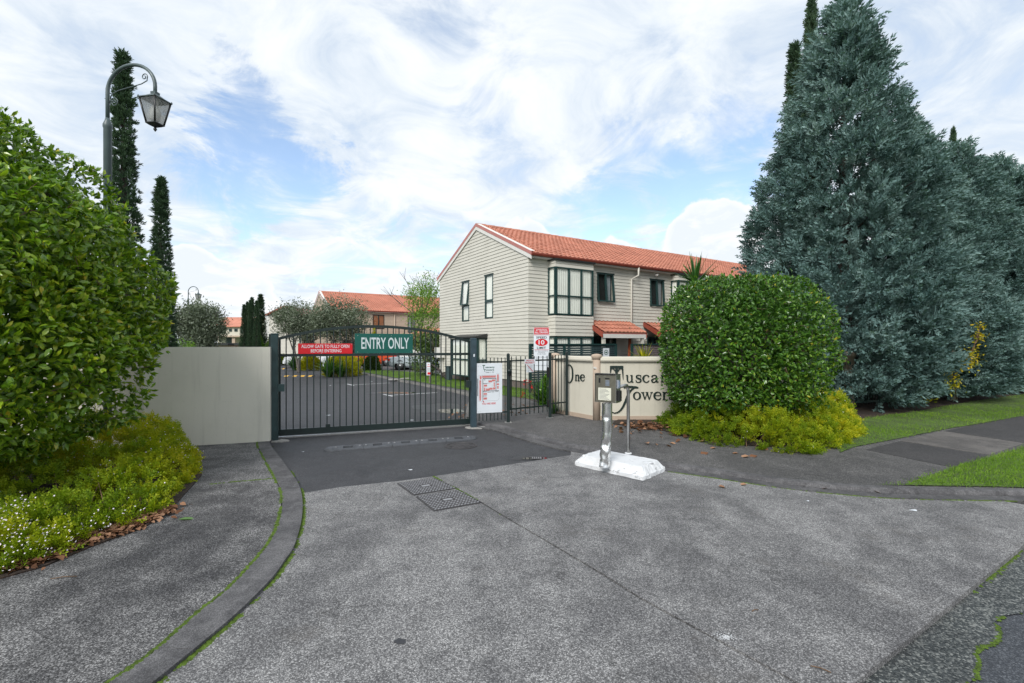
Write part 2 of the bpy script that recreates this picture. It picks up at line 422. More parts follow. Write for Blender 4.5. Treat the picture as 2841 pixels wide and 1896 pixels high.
M['steel_panel'] = plain('panel_steel', (.25, .235, .19), .38, .85, .12, 12.0)
m, t, b = new_mat('white_painted_concrete'); co = t.n('ShaderNodeNewGeometry').outputs['Position']
mp_ = t.n('ShaderNodeMapping', ins={'Vector': co, 'Rotation': (0, 0, .8), 'Scale': (1.2, 6, 9)})
scf = t.remap(t.noise(mp_.outputs[0], 2.2, 8.0, .7, .8), .57, .66, 0, .75, True); chp = t.remap(t.noise(co, 16.0, 6.0, .7), .62, .68, 0, .8, True); gr = t.remap(t.noise(co, 3.5, 7.0, .65), .45, .7, 0, .4, True)
c_ = t.mix(gr, (.62, .635, .65), (.40, .40, .385)); c_ = t.mix(scf, c_, (.16, .16, .165)); c_ = t.mix(chp, c_, (.30, .29, .27)); t.set(b.inputs['Base Color'], c_); b.inputs['Roughness'].default_value = .75
t.set(b.inputs['Normal'], t.n('ShaderNodeBump', ins={'Height': t.math('ADD', t.noise(co, 40.0, 5.0, .6), t.math('MULTIPLY', chp, -.8)), 'Strength': .4, 'Distance': .01}).outputs[0]); M['white_concrete'] = m
M['black_plastic'] = plain('black_plastic', (.012, .012, .013), .35, 0, .1)
M['grey_plastic'] = plain('grey_plastic', (.25, .27, .3), .45, 0, .1)
M['key'] = plain('key_blue_steel', (.35, .42, .55), .3, .5, .1)
M['paper'] = plain('paper', (.66, .66, .55), .8, 0, .04)
M['ink'] = plain('black_ink', (.02, .022, .025), .6, 0, .05)
M['ink_soft'] = plain('grey_ink', (.12, .12, .14), .7, 0, .05)
M['sign_white'] = plain('sign_white', (.66, .70, .74), .4, 0, .03, 3.0)
M['sign_red'] = plain('sign_red', srgb(196, 14, 28), .4, 0, .06, 3.0)
M['sign_green'] = plain('sign_green', srgb(2, 84, 74), .4, 0, .06, 3.0)
M['sign_letter'] = plain('sign_letter', srgb(196, 206, 208), .4, 0, .03)
M['letter_green'] = plain('letter_green', srgb(24, 42, 38), .45, 0, .08)
M['print_red'] = plain('print_red', srgb(196, 60, 40), .5, 0, .05)
M['print_green'] = plain('print_green', srgb(20, 80, 60), .5, 0, .05)
M['rubber'] = plain('speed_bump_rubber', (.066, .071, .08), .55, 0, .12, 12.0, .3, 80)
M['iron'] = plain('cast_iron', (.05, .046, .048), .5, .35, .2, 20.0, .2, 60)
M['iron_top'] = plain('worn_iron', (.36, .36, .375), .5, .55, .15, 30.0)
M['yellow_paint'] = plain('yellow_paint', srgb(226, 176, 70), .7, 0, .1)
M['line_paint'] = plain('line_paint', (.55, .56, .57), .7, 0, .15, 12)
M['wood_grey'] = plain('weathered_timber', srgb(112, 100, 100), .85, 0, .15, 8.0)
M['lattice'] = plain('lattice_green', srgb(48, 66, 68), .6, 0, .12, 5.0)
M['umbrella'] = plain('rust_canvas', srgb(140, 70, 42), .85, 0, .12, 6.0)
M['bark'] = plain('bark', (.05, .04, .033), .95, 0, .3, 14.0, .8, 40)
M['bark_grey'] = plain('grey_bark', (.13, .115, .10), .95, 0, .25, 12.0, .8, 40)
M['twig'] = plain('twig', (.16, .10, .06), .9, 0, .25, 12.0)
M['petal'] = plain('petal', (.80, .72, .80), .7, 0, .06)
M['red_flower'] = plain('red_flower', srgb(200, 30, 25), .6, 0, .1)
M['tyre'] = plain('tyre', (.018, .018, .019), .85, 0, .1)
M['rim'] = plain('alloy_rim', (.5, .51, .52), .3, .9, .08)
M['tail'] = plain('tail_light', srgb(190, 25, 20), .2, 0, .05)
M['car_silver'] = plain('silver_paint', srgb(176, 186, 192), .25, .25, .03)
M['car_grey'] = plain('bumper_grey', srgb(84, 94, 96), .5, 0, .05)
M['car_orange'] = plain('orange_paint', srgb(190, 70, 32), .25, .1, .04)
M['car_white'] = plain('white_paint', (.72, .74, .76), .25, 0, .02)
M['conc_pad'] = plain('pale_concrete_pad', (.34, .33, .31), .9, 0, .2, 14.0, .4, 60)
M['lit_white'] = plain('frosted_lamp', (.74, .76, .78), .5, 0, .04)
M['dead'] = leafy('dead_leaf', [(0, (.06, .028, .015)), (.5, (.17, .08, .042)), (1, (.38, .22, .135))], .8, .1, .2)
M['hedge'] = leafy('hedge_leaf', [(0, (.06, .130, .016)), (.34, (.16, .30, .022)), (.70, (.33, .45, .028)), (.93, (.42, .46, .035)), (1, (.58, .48, .035))], .25, .33, .65)
M['hedge2'] = leafy('clipped_hedge_leaf', [(0, (.036, .095, .018)), (.45, (.085, .21, .026)), (.82, (.19, .33, .03)), (.97, (.26, .35, .035)), (1, (.44, .40, .04))], .25, .30, .6)
M['diosma'] = leafy('heath_leaf', [(0, (.06, .12, .008)), (.40, (.18, .27, .008)), (.75, (.36, .39, .010)), (1, (.54, .47, .014))], .6, .35, .3)
M['conifer'] = leafy('blue_conifer', [(0, (.040, .086, .082)), (.5, (.145, .238, .226)), (1, (.31, .43, .41))], .65, .14, .25)
M['cypress'] = leafy('dark_cypress', [(0, (.03, .06, .034)), (.5, (.062, .112, .06)), (1, (.11, .175, .085))], .7, .12, .25)
M['olive'] = leafy('olive_leaf', [(0, (.06, .085, .05)), (.5, (.135, .168, .11)), (1, (.27, .305, .225))], .5, .18, .4)
M['spring'] = leafy('spring_leaf', [(0, (.08, .16, .025)), (.5, (.16, .30, .04)), (1, (.28, .42, .07))], .5, .35, .3)
M['golden'] = leafy('golden_leaf', [(0, (.13, .16, .006)), (.5, (.36, .36, .01)), (1, (.60, .50, .015))], .55, .28, .3)
M['shrub'] = leafy('shrub_leaf', [(0, (.03, .065, .018)), (.5, (.07, .13, .03)), (.85, (.14, .20, .04)), (1, (.26, .15, .06))], .4, .22, .4)
M['strap'] = leafy('strap_leaf', [(0, (.018, .06, .012)), (.6, (.05, .14, .025)), (1, (.12, .24, .05))], .35, .25, .5)
M['grass'] = leafy('grass_blade', [(0, (.08, .15, .014)), (.5, (.15, .29, .02)), (1, (.28, .40, .05))], .6, .35, .3)
M['yellowvine'] = leafy('yellow_leaf', [(0, (.20, .22, .012)), (.5, (.42, .36, .015)), (1, (.62, .42, .02))], .5, .3, .3)

m, t, b = new_mat('window_glass')
gl = t.n('ShaderNodeBsdfGlossy', ins={'Color': (.9, .95, 1.0), 'Roughness': .015}); tr = t.n('ShaderNodeBsdfTransparent', ins={'Color': (.97, .98, .97)})
ge_ = t.n('ShaderNodeNewGeometry'); dt = t.n('ShaderNodeVectorMath', operation='DOT_PRODUCT', ins={0: ge_.outputs['Normal'], 1: ge_.outputs['Incoming']})
fz_ = t.math('POWER', t.math('SUBTRACT', 1.0, t.math('ABSOLUTE', dt.outputs['Value'])), 4.0)
mx = t.n('ShaderNodeMixShader', ins={0: t.math('ADD', t.math('MULTIPLY', fz_, .85), .07), 1: tr.outputs[0], 2: gl.outputs[0]})
t.t.links.new(mx.outputs[0], t.t.nodes['Material Output'].inputs['Surface']); M['glass'] = m
m, t, b = new_mat('lantern_glass')
gl = t.n('ShaderNodeBsdfGlossy', ins={'Roughness': .1}); tr = t.n('ShaderNodeBsdfTransparent', ins={'Color': (.72, .72, .70)}); df = t.n('ShaderNodeBsdfTranslucent', ins={'Color': (.7, .7, .68)})
co = t.n('ShaderNodeTexCoord').outputs['Object']
mx = t.n('ShaderNodeMixShader', ins={0: t.remap(t.noise(co, 22, 6, .7), .3, .7, .15, .75), 1: tr.outputs[0], 2: df.outputs[0]})
mx2 = t.n('ShaderNodeMixShader', ins={0: .08, 1: mx.outputs[0], 2: gl.outputs[0]})
t.t.links.new(mx2.outputs[0], t.t.nodes['Material Output'].inputs['Surface']); M['lantern_glass'] = m
m, t, b = new_mat('puddle_water'); b.inputs['Base Color'].default_value = (.02, .021, .022, 1); b.inputs['Roughness'].default_value = .03; b.inputs['IOR'].default_value = 1.33; M['water'] = m
m, t, b = new_mat('damp_asphalt'); b.inputs['Base Color'].default_value = (.026, .027, .031, 1); b.inputs['Roughness'].default_value = .5; M['damp'] = m

# ------------------------------------------------------------------ lettering
def text_mesh(txt, size, bold=0.0, xs=1.0, depth=.001, spacing=1.0):
    cu = bpy.data.curves.new('lettering', 'FONT'); cu.body = txt; cu.size = size; cu.offset = bold
    cu.space_character = spacing; cu.resolution_u = 3; cu.extrude = depth; cu.align_x = 'LEFT'
    ob = bpy.data.objects.new('tmp', cu); COL.objects.link(ob)
    dg = bpy.context.evaluated_depsgraph_get(); dg.update()
    me = bpy.data.meshes.new_from_object(ob.evaluated_get(dg))
    bpy.data.objects.remove(ob); bpy.data.curves.remove(cu)
    V = np.array([v.co[:] for v in me.vertices]); V[:, 0] *= xs
    return me, V
def put_text(name, txt, org, e, height, mat, parent, width=None, bold=0.0, proud=.003, depth=.001, align='L', world=True):
    """org: world point of the baseline's left end (or centre); e: world direction of reading; height of capitals"""
    me, V = text_mesh(txt, 1.0, bold / max(height, 1e-6) * .7, 1.0, depth / max(height, 1e-6) * .7)
    y0, y1 = 0.0, .7
    V[:, :] *= height / .7
    x0, x1 = V[:, 0].min(), V[:, 0].max(); V[:, 0] -= x0
    if width: V[:, 0] *= width / max(x1 - x0, 1e-6)
    wv = V[:, 0].max()
    if align == 'C': V[:, 0] -= wv / 2
    e = np.array(e, float); e /= np.linalg.norm(e); nrm = np.array([e[1], -e[0], 0.0])
    Wd = np.array(org, float) + V[:, [0]] * e + V[:, [1]] * np.array([0, 0, 1.0]) + (V[:, [2]] + proud) * nrm
    if world: Wd = Wd - world_off(parent)
    me.vertices.foreach_set('co', Wd.astype(np.float32).ravel()); me.materials.clear(); me.materials.append(mat); me.update()
    return link_mesh(name, me, parent)
def flat_print(mb, org, e, rects, proud):
    """small printed rectangles (a0,z0,a1,z1) on an upright panel"""
    e = np.array(e, float); e /= np.linalg.norm(e); nrm = np.array([e[1], -e[0], 0.0]); o = np.array(org, float) + nrm * proud
    for a0, z0, a1, z1 in rects:
        mb.add([o + e * a0 + (0, 0, z0), o + e * a1 + (0, 0, z0), o + e * a1 + (0, 0, z1), o + e * a0 + (0, 0, z1)], [(0, 1, 2, 3)])
# ================================================================== GROUND
def structure(mb, name, mat):
    return tag(mb.build(name, mat), kind='structure')
ZL, ZR = 0.02, 0.05             # level of the left and the right footpath above the drive

mb = MB(); mb.sheet([(-700, -300), (700, -300), (700, 1200), (-700, 1200)], -.09); structure(mb, 'ground', M['lawn'])

# left kerb, read off its two edges
kin = [(1408, 252), (1450, 350), (1500, 440), (1540, 530), (1535, 640), (1490, 770), (1400, 890), (1250, 1050), (1100, 1170), (900, 1345), (740, 1470), (590, 1568)]
kout = [(1475, 252), (1550, 360), (1620, 460), (1650, 540), (1650, 660), (1610, 810), (1560, 890), (1480, 1000), (1300, 1180), (1100, 1350), (910, 1505), (830, 1568)]
KI = [gp(x / 1.97, 1100 + y / 1.97, ZL)[:2] for x, y in kin]
KO = [gp(x / 1.97, 1100 + y / 1.97, ZL)[:2] for x, y in kout]
KI = [KI[0] + np.array((.05, .35))] + KI + [KI[-1] + (KI[-1] - KI[-2]) * .8, KI[-1] + (KI[-1] - KI[-2]) * 2.5 + (-.25, 0)]
KO = [KO[0] + np.array((.02, .35))] + KO + [KO[-1] + (KO[-1] - KO[-2]) * .9, KO[-1] + (KO[-1] - KO[-2]) * 3.0 + (-.25, 0)]
KIs, KOs = smooth_path(KI, 5), smooth_path(KO, 5)
n = min(len(KIs), len(KOs)); KIs, KOs = KIs[:n], KOs[:n]

# drive asphalt runs under everything between the kerbs

# exposed-aggregate crossing in two slabs, either side of the joint
jt = [(1160, 510), (1300, 595), (1600, 770), (1870, 930), (2100, 1075), (2340, 1205)]
J = [gp(780 + x / 2.098, 1150 + y / 2.098)[:2] for x, y in jt]
J = [gp(1202, 1322)[:2]] + [gp(1268, 1357)[:2]] + J
J += [J[-1] + (J[-1] - J[-2]) * .7]
edge = [gp(838, 1361)[:2], gp(950, 1351)[:2], gp(1106, 1335)[:2], gp(1202, 1321)[:2], gp(1390, 1293)[:2], gp(1583, 1263)[:2], gp(1700, 1240)[:2]]
road_edge = [gp(2369, 1896)[:2], gp(2550, 1742)[:2], gp(2841, 1511)[:2]]      # step down to the gutter
rd = road_edge[-1] - road_edge[0]; rd /= np.linalg.norm(rd)
far_r = road_edge[0] + rd * 7.5; far_l = road_edge[0] - rd * 6.0
def joint_side(P, o):
    N_ = path_normals(P); return [p + n_ * o for p, n_ in zip(P, N_)]
jl, jr = joint_side(J, -.011), joint_side(J, .011)
jend = J[-1]
# end point of the joint on the road edge
def cut(p, d):
    A = np.array([[d[0], -rd[0]], [d[1], -rd[1]]]); s = np.linalg.solve(A, road_edge[0] - p); return p + d * s[0]
dj = (J[-1] - J[-2]); dj /= np.linalg.norm(dj)
je = cut(J[-1], dj)
slab_l = [KOs[i] + np.array((-.03, 0)) for i in range(19, n)] + [far_l, je + rd * -.011] + jl[-2::-1] + edge[2:0:-1]
kerb_r_src = [(1350.4, 1174), (1402.5, 1181.6), (1463.7, 1200), (1525, 1216.8), (1586, 1230.6), (1662.7, 1244.4), (1755, 1264), (1847, 1281.7), (1992.4, 1301), (2186, 1327.7), (2380, 1345), (2511, 1350.5), (2841, 1357)]
KR = [gp(u, v, ZR)[:2] for u, v in kerb_r_src]
KR = [np.array(p) for p in ((-9.6, 29.3), (-6.0, 23.4), (-1.45, 16.05), (-1.12, 13.5), (-1.0, 11.6), (-.92, 10.6))] + KR + [np.array((6.25, 5.28)), np.array((7.0, 5.55)), np.array((9.0, 6.75)), np.array((16, 11.1))]
KRs = smooth_path(KR, 5)
ch = [p - nn * .31 for p, nn in zip(KRs, path_normals(KRs))]          # toe of the channel
inner = [p for p in ch if p[1] < 7.9 and p[0] > .9 and p[0] < 5.55]
slab_r = jr[:-1] + [je + rd * .011, road_edge[0] + rd * 4.6] + inner[::-1] + [edge[5], edge[4]]
for nm, poly in (('concrete_slab', slab_l), ('concrete_slab', slab_r)):
    mb = MB(); mb.prism([tuple(p) for p in poly], -.06, 0.0); structure(mb, nm, M['aggregate'])

# gutter strip and street
gw = np.array((rd[1], -rd[0]))
mb = MB(); mb.sheet([(-34, 60), (-30, 8.9), (-4.0, 8.0), (-3.5, 4), tuple(far_l - gw * .05), tuple(road_edge[0] + rd * 4.6 - gw * .05), (5.4, 5.25), (3.5, 6.0), (1.2, 9), (-.9, 11.5), (-1.0, 15), (-9, 29), (-14, 60)], -.014)
structure(mb, 'asphalt_drive', M['asphalt'])
mb = MB(); gpoly = [far_l, road_edge[0] + rd * 30]
ed = [road_edge[0] + rd * s + gw * (.25 + .025 * math.sin(s * 3.1) + .025 * math.sin(s * 11 + 1) + random.uniform(-.012, .012)) for s in np.arange(-6, 30, .07)]
mb.sheet([tuple(p) for p in gpoly] + [tuple(p) for p in ed[::-1]], -.035); structure(mb, 'street_gutter', M['gutter'])
mb = MB(); mb.sheet([tuple(far_l + gw * .1), tuple(road_edge[0] + rd * 30 + gw * .1), tuple(road_edge[0] + rd * 30 + gw * 9), tuple(far_l + gw * 9)], -.043); structure(mb, 'street', M['road'])

# left footpath and kerb
bed_edge = [gp(u, v, ZL)[:2] for u, v in ((0, 1608), (120, 1575), (250, 1520), (399, 1466), (470, 1420), (560, 1320), (560, 1285), (520, 1238))]
mb = MB(); mb.prism([tuple(p + np.array((-.012, 0))) for p in KIs] + [(-6, -3), (-14, -1), (-14, 7.4), (-5.7, 7.7)], -.06, ZL); structure(mb, 'left_footpath', M['aggregate_path'])
mb = MB()
cuts = [0, 16, 38, n]
for a, c in ((0, 17), (17, 36), (36, 51), (51, n)):
    poly = [KIs[i] for i in range(a, min(c + 1, n))] + [KOs[i] for i in range(min(c, n - 1), a - 1, -1)]
    c0 = np.mean(poly, axis=0)
    # shrink lengthwise a touch so that the joints between kerb lengths stay open
    d0 = (KIs[a + 1] - KIs[a]); d0 /= np.linalg.norm(d0)
    poly[0] = poly[0] + d0 * .004; poly[-1] = poly[-1] + d0 * .004
    mb2 = MB(); mb2.prism([tuple(p) for p in poly], -.06, ZL + .004)
    structure(mb2, 'left_kerb', M['kerb'])

# right footpath sheet, kerb with channel
poly = [tuple(p) for p in KRs] + [(40, 26), (40, 60), (-14, 60), (-12, 30)]
mb = MB(); mb.prism(poly, -.07, ZR); structure(mb, 'right_footpath', M['path_grey'])
mb = MB(); lo = [i for i, p in enumerate(KRs) if p[1] < 10.9 or p[0] > 0]
sweep(mb, [KRs[i] for i in lo], [(-.004, -.03), (-.004, ZR - .008), (-.010, ZR + .004), (-.085, ZR + .004), (-.105, ZR - .006), (-.125, .008), (-.125, -.03)], False)
structure(mb, 'right_kerb', M['kerb'])
mb = MB(); sweep(mb, [KRs[i] for i in lo], [(-.129, -.02), (-.129, .004), (-.31, .008), (-.31, -.05)], False); structure(mb, 'kerb_channel', M['channel'])
mb = MB(); hi = [i for i, p in enumerate(KRs) if p[1] >= 10.3 and p[0] < 0]
sweep(mb, [KRs[i] for i in hi], [(.02, -.03), (.015, ZR + .004), (-.12, ZR + .004), (-.15, 0), (-.15, -.05)], False)
structure(mb, 'inner_kerb', M['kerb_pale'])

# panels of the footpath along the street
def panel(name, pts, mat, z):
    mb = MB(); mb.prism([tuple(gp(u, v, ZR)[:2]) for u, v in pts], ZR - .02, z); return structure(mb, name, mat)
R6 = lambda x, y: (2200 + x / 3.563, 860 + y / 3.563)
panel('path_patch', [R6(720, 1385), R6(1060, 1300), R6(1930, 1440), R6(1620, 1568)], M['path_dark'], ZR + .004)
panel('path_panel', [R6(1065, 1298), R6(1480, 1200), R6(2284, 1320), R6(1940, 1436)], M['path_pale'], ZR + .005)
panel('path_patch', [R6(1490, 1200), R6(2284, 1045), R6(3300, 1100), R6(2300, 1318)], M['path_dark'], ZR + .004)

# lawns and soil
verge = [gp(u, v, ZR)[:2] for u, v in ((2511, 1347), (2560, 1328), (2680, 1288), (2841, 1243))] + [np.array((14.5, 11.2)), np.array((15, 10.6))]
vk = [p + nn * .03 for p, nn in zip(KRs, path_normals(KRs)) if p[0] > 4.2 and p[1] < 10]
mb = MB(); mb.sheet([tuple(p) for p in verge] + [tuple(p) for p in vk[::-1]], ZR + .012); structure(mb, 'verge_lawn', M['lawn']); VERGE = [tuple(p) for p in verge] + [tuple(p) for p in vk[::-1]]
strip = [gp(u, v, ZR)[:2] for u, v in ((2330, 1258), (2369, 1242), (2500, 1217), (2620, 1193), (2700, 1180), (2841, 1155))] + [np.array((19, 14.2)), np.array((21, 17.5))]
strip += [gp(u, v, ZR)[:2] for u, v in ((2841, 1094), (2700, 1114), (2560, 1140), (2400, 1162), (2330, 1186))]
mb = MB(); mb.sheet([tuple(p) for p in strip], ZR + .012); structure(mb, 'fence_lawn', M['lawn']); STRIP = [tuple(p) for p in strip]
soilp = [gp(u, v, ZR)[:2] for u, v in ((2310, 1200), (2400, 1176), (2480, 1163), (2560, 1152), (2640, 1136), (2700, 1122), (2841, 1098))] + [np.array((22, 18)), np.array((19, 22)), np.array((8, 15)), np.array((6, 12))]
mb = MB(); mb.sheet([tuple(p) for p in soilp], ZR + .007); structure(mb, 'fence_soil', M['soil'])
bed = [gp(u, v, ZR)[:2] for u, v in ((1700, 1178), (1760, 1185), (1820, 1190), (1900, 1214), (2050, 1236), (2236, 1248), (2330, 1236), (2390, 1195))] + [np.array((7.2, 11.3)), np.array((3, 11.3)), np.array((2.2, 10.2))]
mb = MB(); mb.sheet([tuple(p) for p in bed], ZR + .014); structure(mb, 'right_bed_soil', M['soil'])
mb = MB(); mb.prism([tuple(p) for p in bed_edge] + [(-6.0, 7.6), (-9, 7.4), (-9, 2.5)], ZL - .02, ZL + .012); structure(mb, 'left_bed_soil', M['soil'])
# lawn at the gable end and in front of the house
lawn2 = [gp(u, v, ZR)[:2] for u, v in ((1001, 1032), (1141, 1056.6), (1300, 1084.7), (1470, 1108), (1560, 1120))] + [np.array((3.2, 15)), np.array((2, 17)), np.array((-3.6, 26)), np.array((-9, 31))]
mb = MB(); mb.sheet([tuple(p) for p in lawn2], ZR + .012); structure(mb, 'house_lawn', M['lawn']); LAWN2 = [tuple(p) for p in lawn2]

# moss in the joints: many small cushions
def moss_line(pts, z, width, dens, skip=.25, name='moss'):
    P, S = [], []
    for a, c in zip(pts[:-1], pts[1:]):
        a, c = np.array(a[:2]), np.array(c[:2]); L = np.linalg.norm(c - a); k = max(1, int(L * dens))
        for i in range(k):
            p = a + (c - a) * random.random()
            if math.sin(p[0] * 5.3) + math.sin(p[1] * 7.1 + 1) + .9 * math.sin(p[0] * 23 + p[1] * 31) + random.uniform(-.8, .8) < -2.4 + 5 * skip: continue
            P.append((p[0] + random.gauss(0, width), p[1] + random.gauss(0, width), z)); S.append(random.uniform(.006, .017))
    tv = np.array([(1, 0, 0), (.5, .87, 0), (-.5, .87, 0), (-1, 0, 0), (-.5, -.87, 0), (.5, -.87, 0), (0, 0, .6)]); tf = np.array([(i, (i + 1) % 6, 6) for i in range(6)])
    P = np.array(P); R = frames(np.stack([np.cos(t_ := RNG.uniform(0, 6.3, len(P))), np.sin(t_), np.zeros(len(P))], 1), np.tile((0, 0, 1.), (len(P), 1)))
    me = scatter(name, tv, tf, R, P, S, M['moss'], RNG.random(len(P)))
    return tag(link_mesh(name, me), 'bright green moss cushions growing in %s' % moss_line.where, 'moss', kind='stuff')
moss_line.where = 'the joint behind the left kerb'; moss_line([p + np.array((-.006, 0)) for p in KIs[4:]], ZL, .006, 560, .34)
moss_line.where = 'the foot of the left kerb'; moss_line([p + nn * .006 for p, nn in zip(KOs[12:], path_normals(KOs[12:]))], 0, .010, 640, .40)
moss_line.where = 'the joint across the left footpath'; moss_line([gp(560, 1347, ZL), gp(640, 1338, ZL), gp(762, 1328, ZL)], ZL, .005, 200, .3)
moss_line.where = 'the joint beside the iron covers'; moss_line(J[:4], .0, .006, 160, .5); 
moss_line.where = 'the toe of the right channel'; moss_line([p for p in ch if p[0] > 2 and p[1] < 6.6], .0, .004, 220, .45)
moss_line.where = 'the edge of the street gutter'; moss_line([road_edge[0] + rd * s for s in np.arange(1.7, 3.4, .1)], -.035, .012, 130, .35)
moss_line.where = 'the ragged edge of the street'; moss_line(ed[60:160], -.038, .005, 160, .42)
mb = MB(); N_ = path_normals(J)
# ================================================================== LEFT WALL, GATE, FENCE
WA = gp(749, 1225, ZL)[:2]; WB = gp(398, 1245, ZL)[:2]
def wall_run(pts, thick, z0, z1, name, label, mat, cap=None):
    root = thing(name, label, 'wall', (pts[0][0], pts[0][1], z0)); mb = MB()
    for a, c in zip(pts[:-1], pts[1:]):
        a, c = np.array(a, float), np.array(c, float); d = (c - a) / np.linalg.norm(c - a); nn = np.array((-d[1], d[0]))
        mb.prism([tuple(a), tuple(c), tuple(c + nn * thick), tuple(a + nn * thick)], z0, z1)
    mb.build('wall_face', mat, root); return root
wall_l = wall_run([WB, WA], .2, -.02, 1.655, 'plaster_wall', 'smooth grey plastered wall between the left hedge and the gate', M['stucco'])
mb = MB(); mb.prism([(WB[0] - .001, WB[1]), (WB[0] - 3.6, WB[1] + .35), (WB[0] - 3.6, WB[1] + .6), (WB[0] - .001, WB[1] + .22)], -.02, 1.65); mb.build('wall_return', M['stucco_cream'], wall_l)

GA, GB = gp(773, 1214.4)[:2], gp(1305.6, 1180.2)[:2]           # gate line on the ground
ge = (GB - GA) / np.linalg.norm(GB - GA); GL = np.linalg.norm(GB - GA); gn = np.array((ge[1], -ge[0]))   # gn points to the street
def gpt(a, z, o=0.0):
    p = GA + ge * a + gn * o; return np.array((p[0], p[1], z))
RZ = math.atan2(ge[1], ge[0])

def gate_post(name, label, c, w, z1, mat, extras):
    root = thing(name, label, 'gate post', (c[0], c[1], 0)); mb = MB(); mb.bbox((c[0], c[1], z1 / 2), (w, w, z1), .008, RZ); mb.build('shaft', mat, root)
    mb = MB(); mb.bbox((c[0], c[1], z1 + .012), (w + .006, w + .006, .03), .012, RZ); mb.build('cap', mat, root)
    return root
PL = gp(762, 1222)[:2]; PR = gp(1313.5, 1185.8)[:2]
p1 = gate_post('gate_post', 'square teal steel gate post beside the plastered wall', PL, .118, 1.87, M['post'], 0)
c = PL + ge * .11 + gn * .02; mb = MB(); mb.box((c[0], c[1], .93), (.10, .06, .13), RZ); mb.build('guide_bracket', M['post'], p1)
mb = MB()
for k in range(2): q = PL + gn * .062; mb.lathe([(.0, 0), (.008, 0), (.008, .006), (0, .006)], (q[0], q[1], .1), 8)
mb.build('bolt', M['iron'], p1)
PB = PL + gn * -.16 + ge * -.06
p1b = gate_post('gate_post', 'dark rear gate post half hidden behind the wall end', PB, .09, 1.86, M['gate'], 0)
p2 = gate_post('gate_post', 'slate blue steel gate post next to the site map', PR, .112, 1.80, M['post_blue'], 0)
c = PR - ge * .10 + gn * .0; mb = MB(); mb.box((c[0], c[1], .89), (.10, .09, .14), RZ); mb.build('latch_box', M['gate'], p2)
c = PR + gn * .0585; mb = MB(); mb.box((c[0] - .003, c[1], 1.475), (.03, .003, .055), RZ); st = mb.build('sticker', M['sign_white'], p2)
for P_, nm in ((PL, 'left'), (PR, 'right')):
    mb = MB(); R_ = [P_ + np.array((math.cos(a) * (.19 + .04 * math.sin(3 * a + P_[0])), math.sin(a) * (.14 + .03 * math.cos(2 * a)))) for a in np.arange(0, 6.28, .3)]
    mb.prism([tuple(p + np.array((.05, -.03))) for p in R_], -.02, .006); tag(mb.build('footing_pad', M['conc_pad']), kind='structure')

gate = thing('sliding_gate', 'wide dark green steel bar gate with an arched top rail', 'gate', (GA[0], GA[1], 0))
zl_, zm_, zr_ = 1.83, 2.075, 1.775
def arch_z(a):
    t_ = a / GL; base = zl_ + (zr_ - zl_) * t_; return base + (zm_ - (zl_ + zr_) / 2) * (1 - abs(2 * t_ - 1) ** 2.05)
def bar_box(mb, a0, a1, z0, z1, d):
    p = [gpt(a0, 0, d / 2), gpt(a1, 0, d / 2), gpt(a1, 0, -d / 2), gpt(a0, 0, -d / 2)]; mb.prism([(q[0], q[1]) for q in p], z0, z1)
mb = MB(); bar_box(mb, 0, GL, .035, .145, .06); mb.build('bottom_rail', M['gate'], gate)
mb = MB(); bar_box(mb, .02, GL - .02, 1.475, 1.525, .05); mb.build('middle_rail', M['gate'], gate)
mb = MB(); ns = 28
vs = []
for i in range(ns + 1):
    a = GL * i / ns; z = arch_z(a)
    for zz_, d in ((z - .052, .025), (z - .052, -.025), (z, -.025), (z, .025)): vs.append(gpt(a, zz_, d))
fs = [(i * 4 + k, i * 4 + (k + 1) % 4, i * 4 + 4 + (k + 1) % 4, i * 4 + 4 + k) for i in range(ns) for k in range(4)] + [(3, 2, 1, 0), tuple(ns * 4 + k for k in range(4))]
mb.add(vs, fs); mb.build('arched_top_rail', M['gate'], gate)
for a in (.015, GL - .015):
    mb = MB(); bar_box(mb, a - .02, a + .02, .145, arch_z(a) - .045, .04); mb.build('end_stile', M['gate'], gate)
barx = [263, 333, 402, 470, 536, 602, 667, 732, 795, 857, 918, 977, 1036, 1095, 1152, 1210, 1266, 1322, 1378, 1432, 1485, 1537, 1590, 1641, 1692, 1742, 1793, 1841, 1890, 1937, 1985, 2030]
for x in barx:
    a, _ = vplane(720 + x / 3.5606, 1000, GA, GB)
    mb = MB(); bar_box(mb, a - .0095, a + .0095, .146, arch_z(a) - .051, .019); mb.build('bar', M['gate'], gate)
mb = MB(); bar_box(mb, .80, .88, .12, .2, .07); mb.build('drop_bolt', M['gate'], gate)
mb = MB(); bar_box(mb, -.1, GL + .05, -.013, .012, .05); tag(mb.build('gate_track', M['steel']), 'worn steel floor track under the sliding gate', 'gate track')

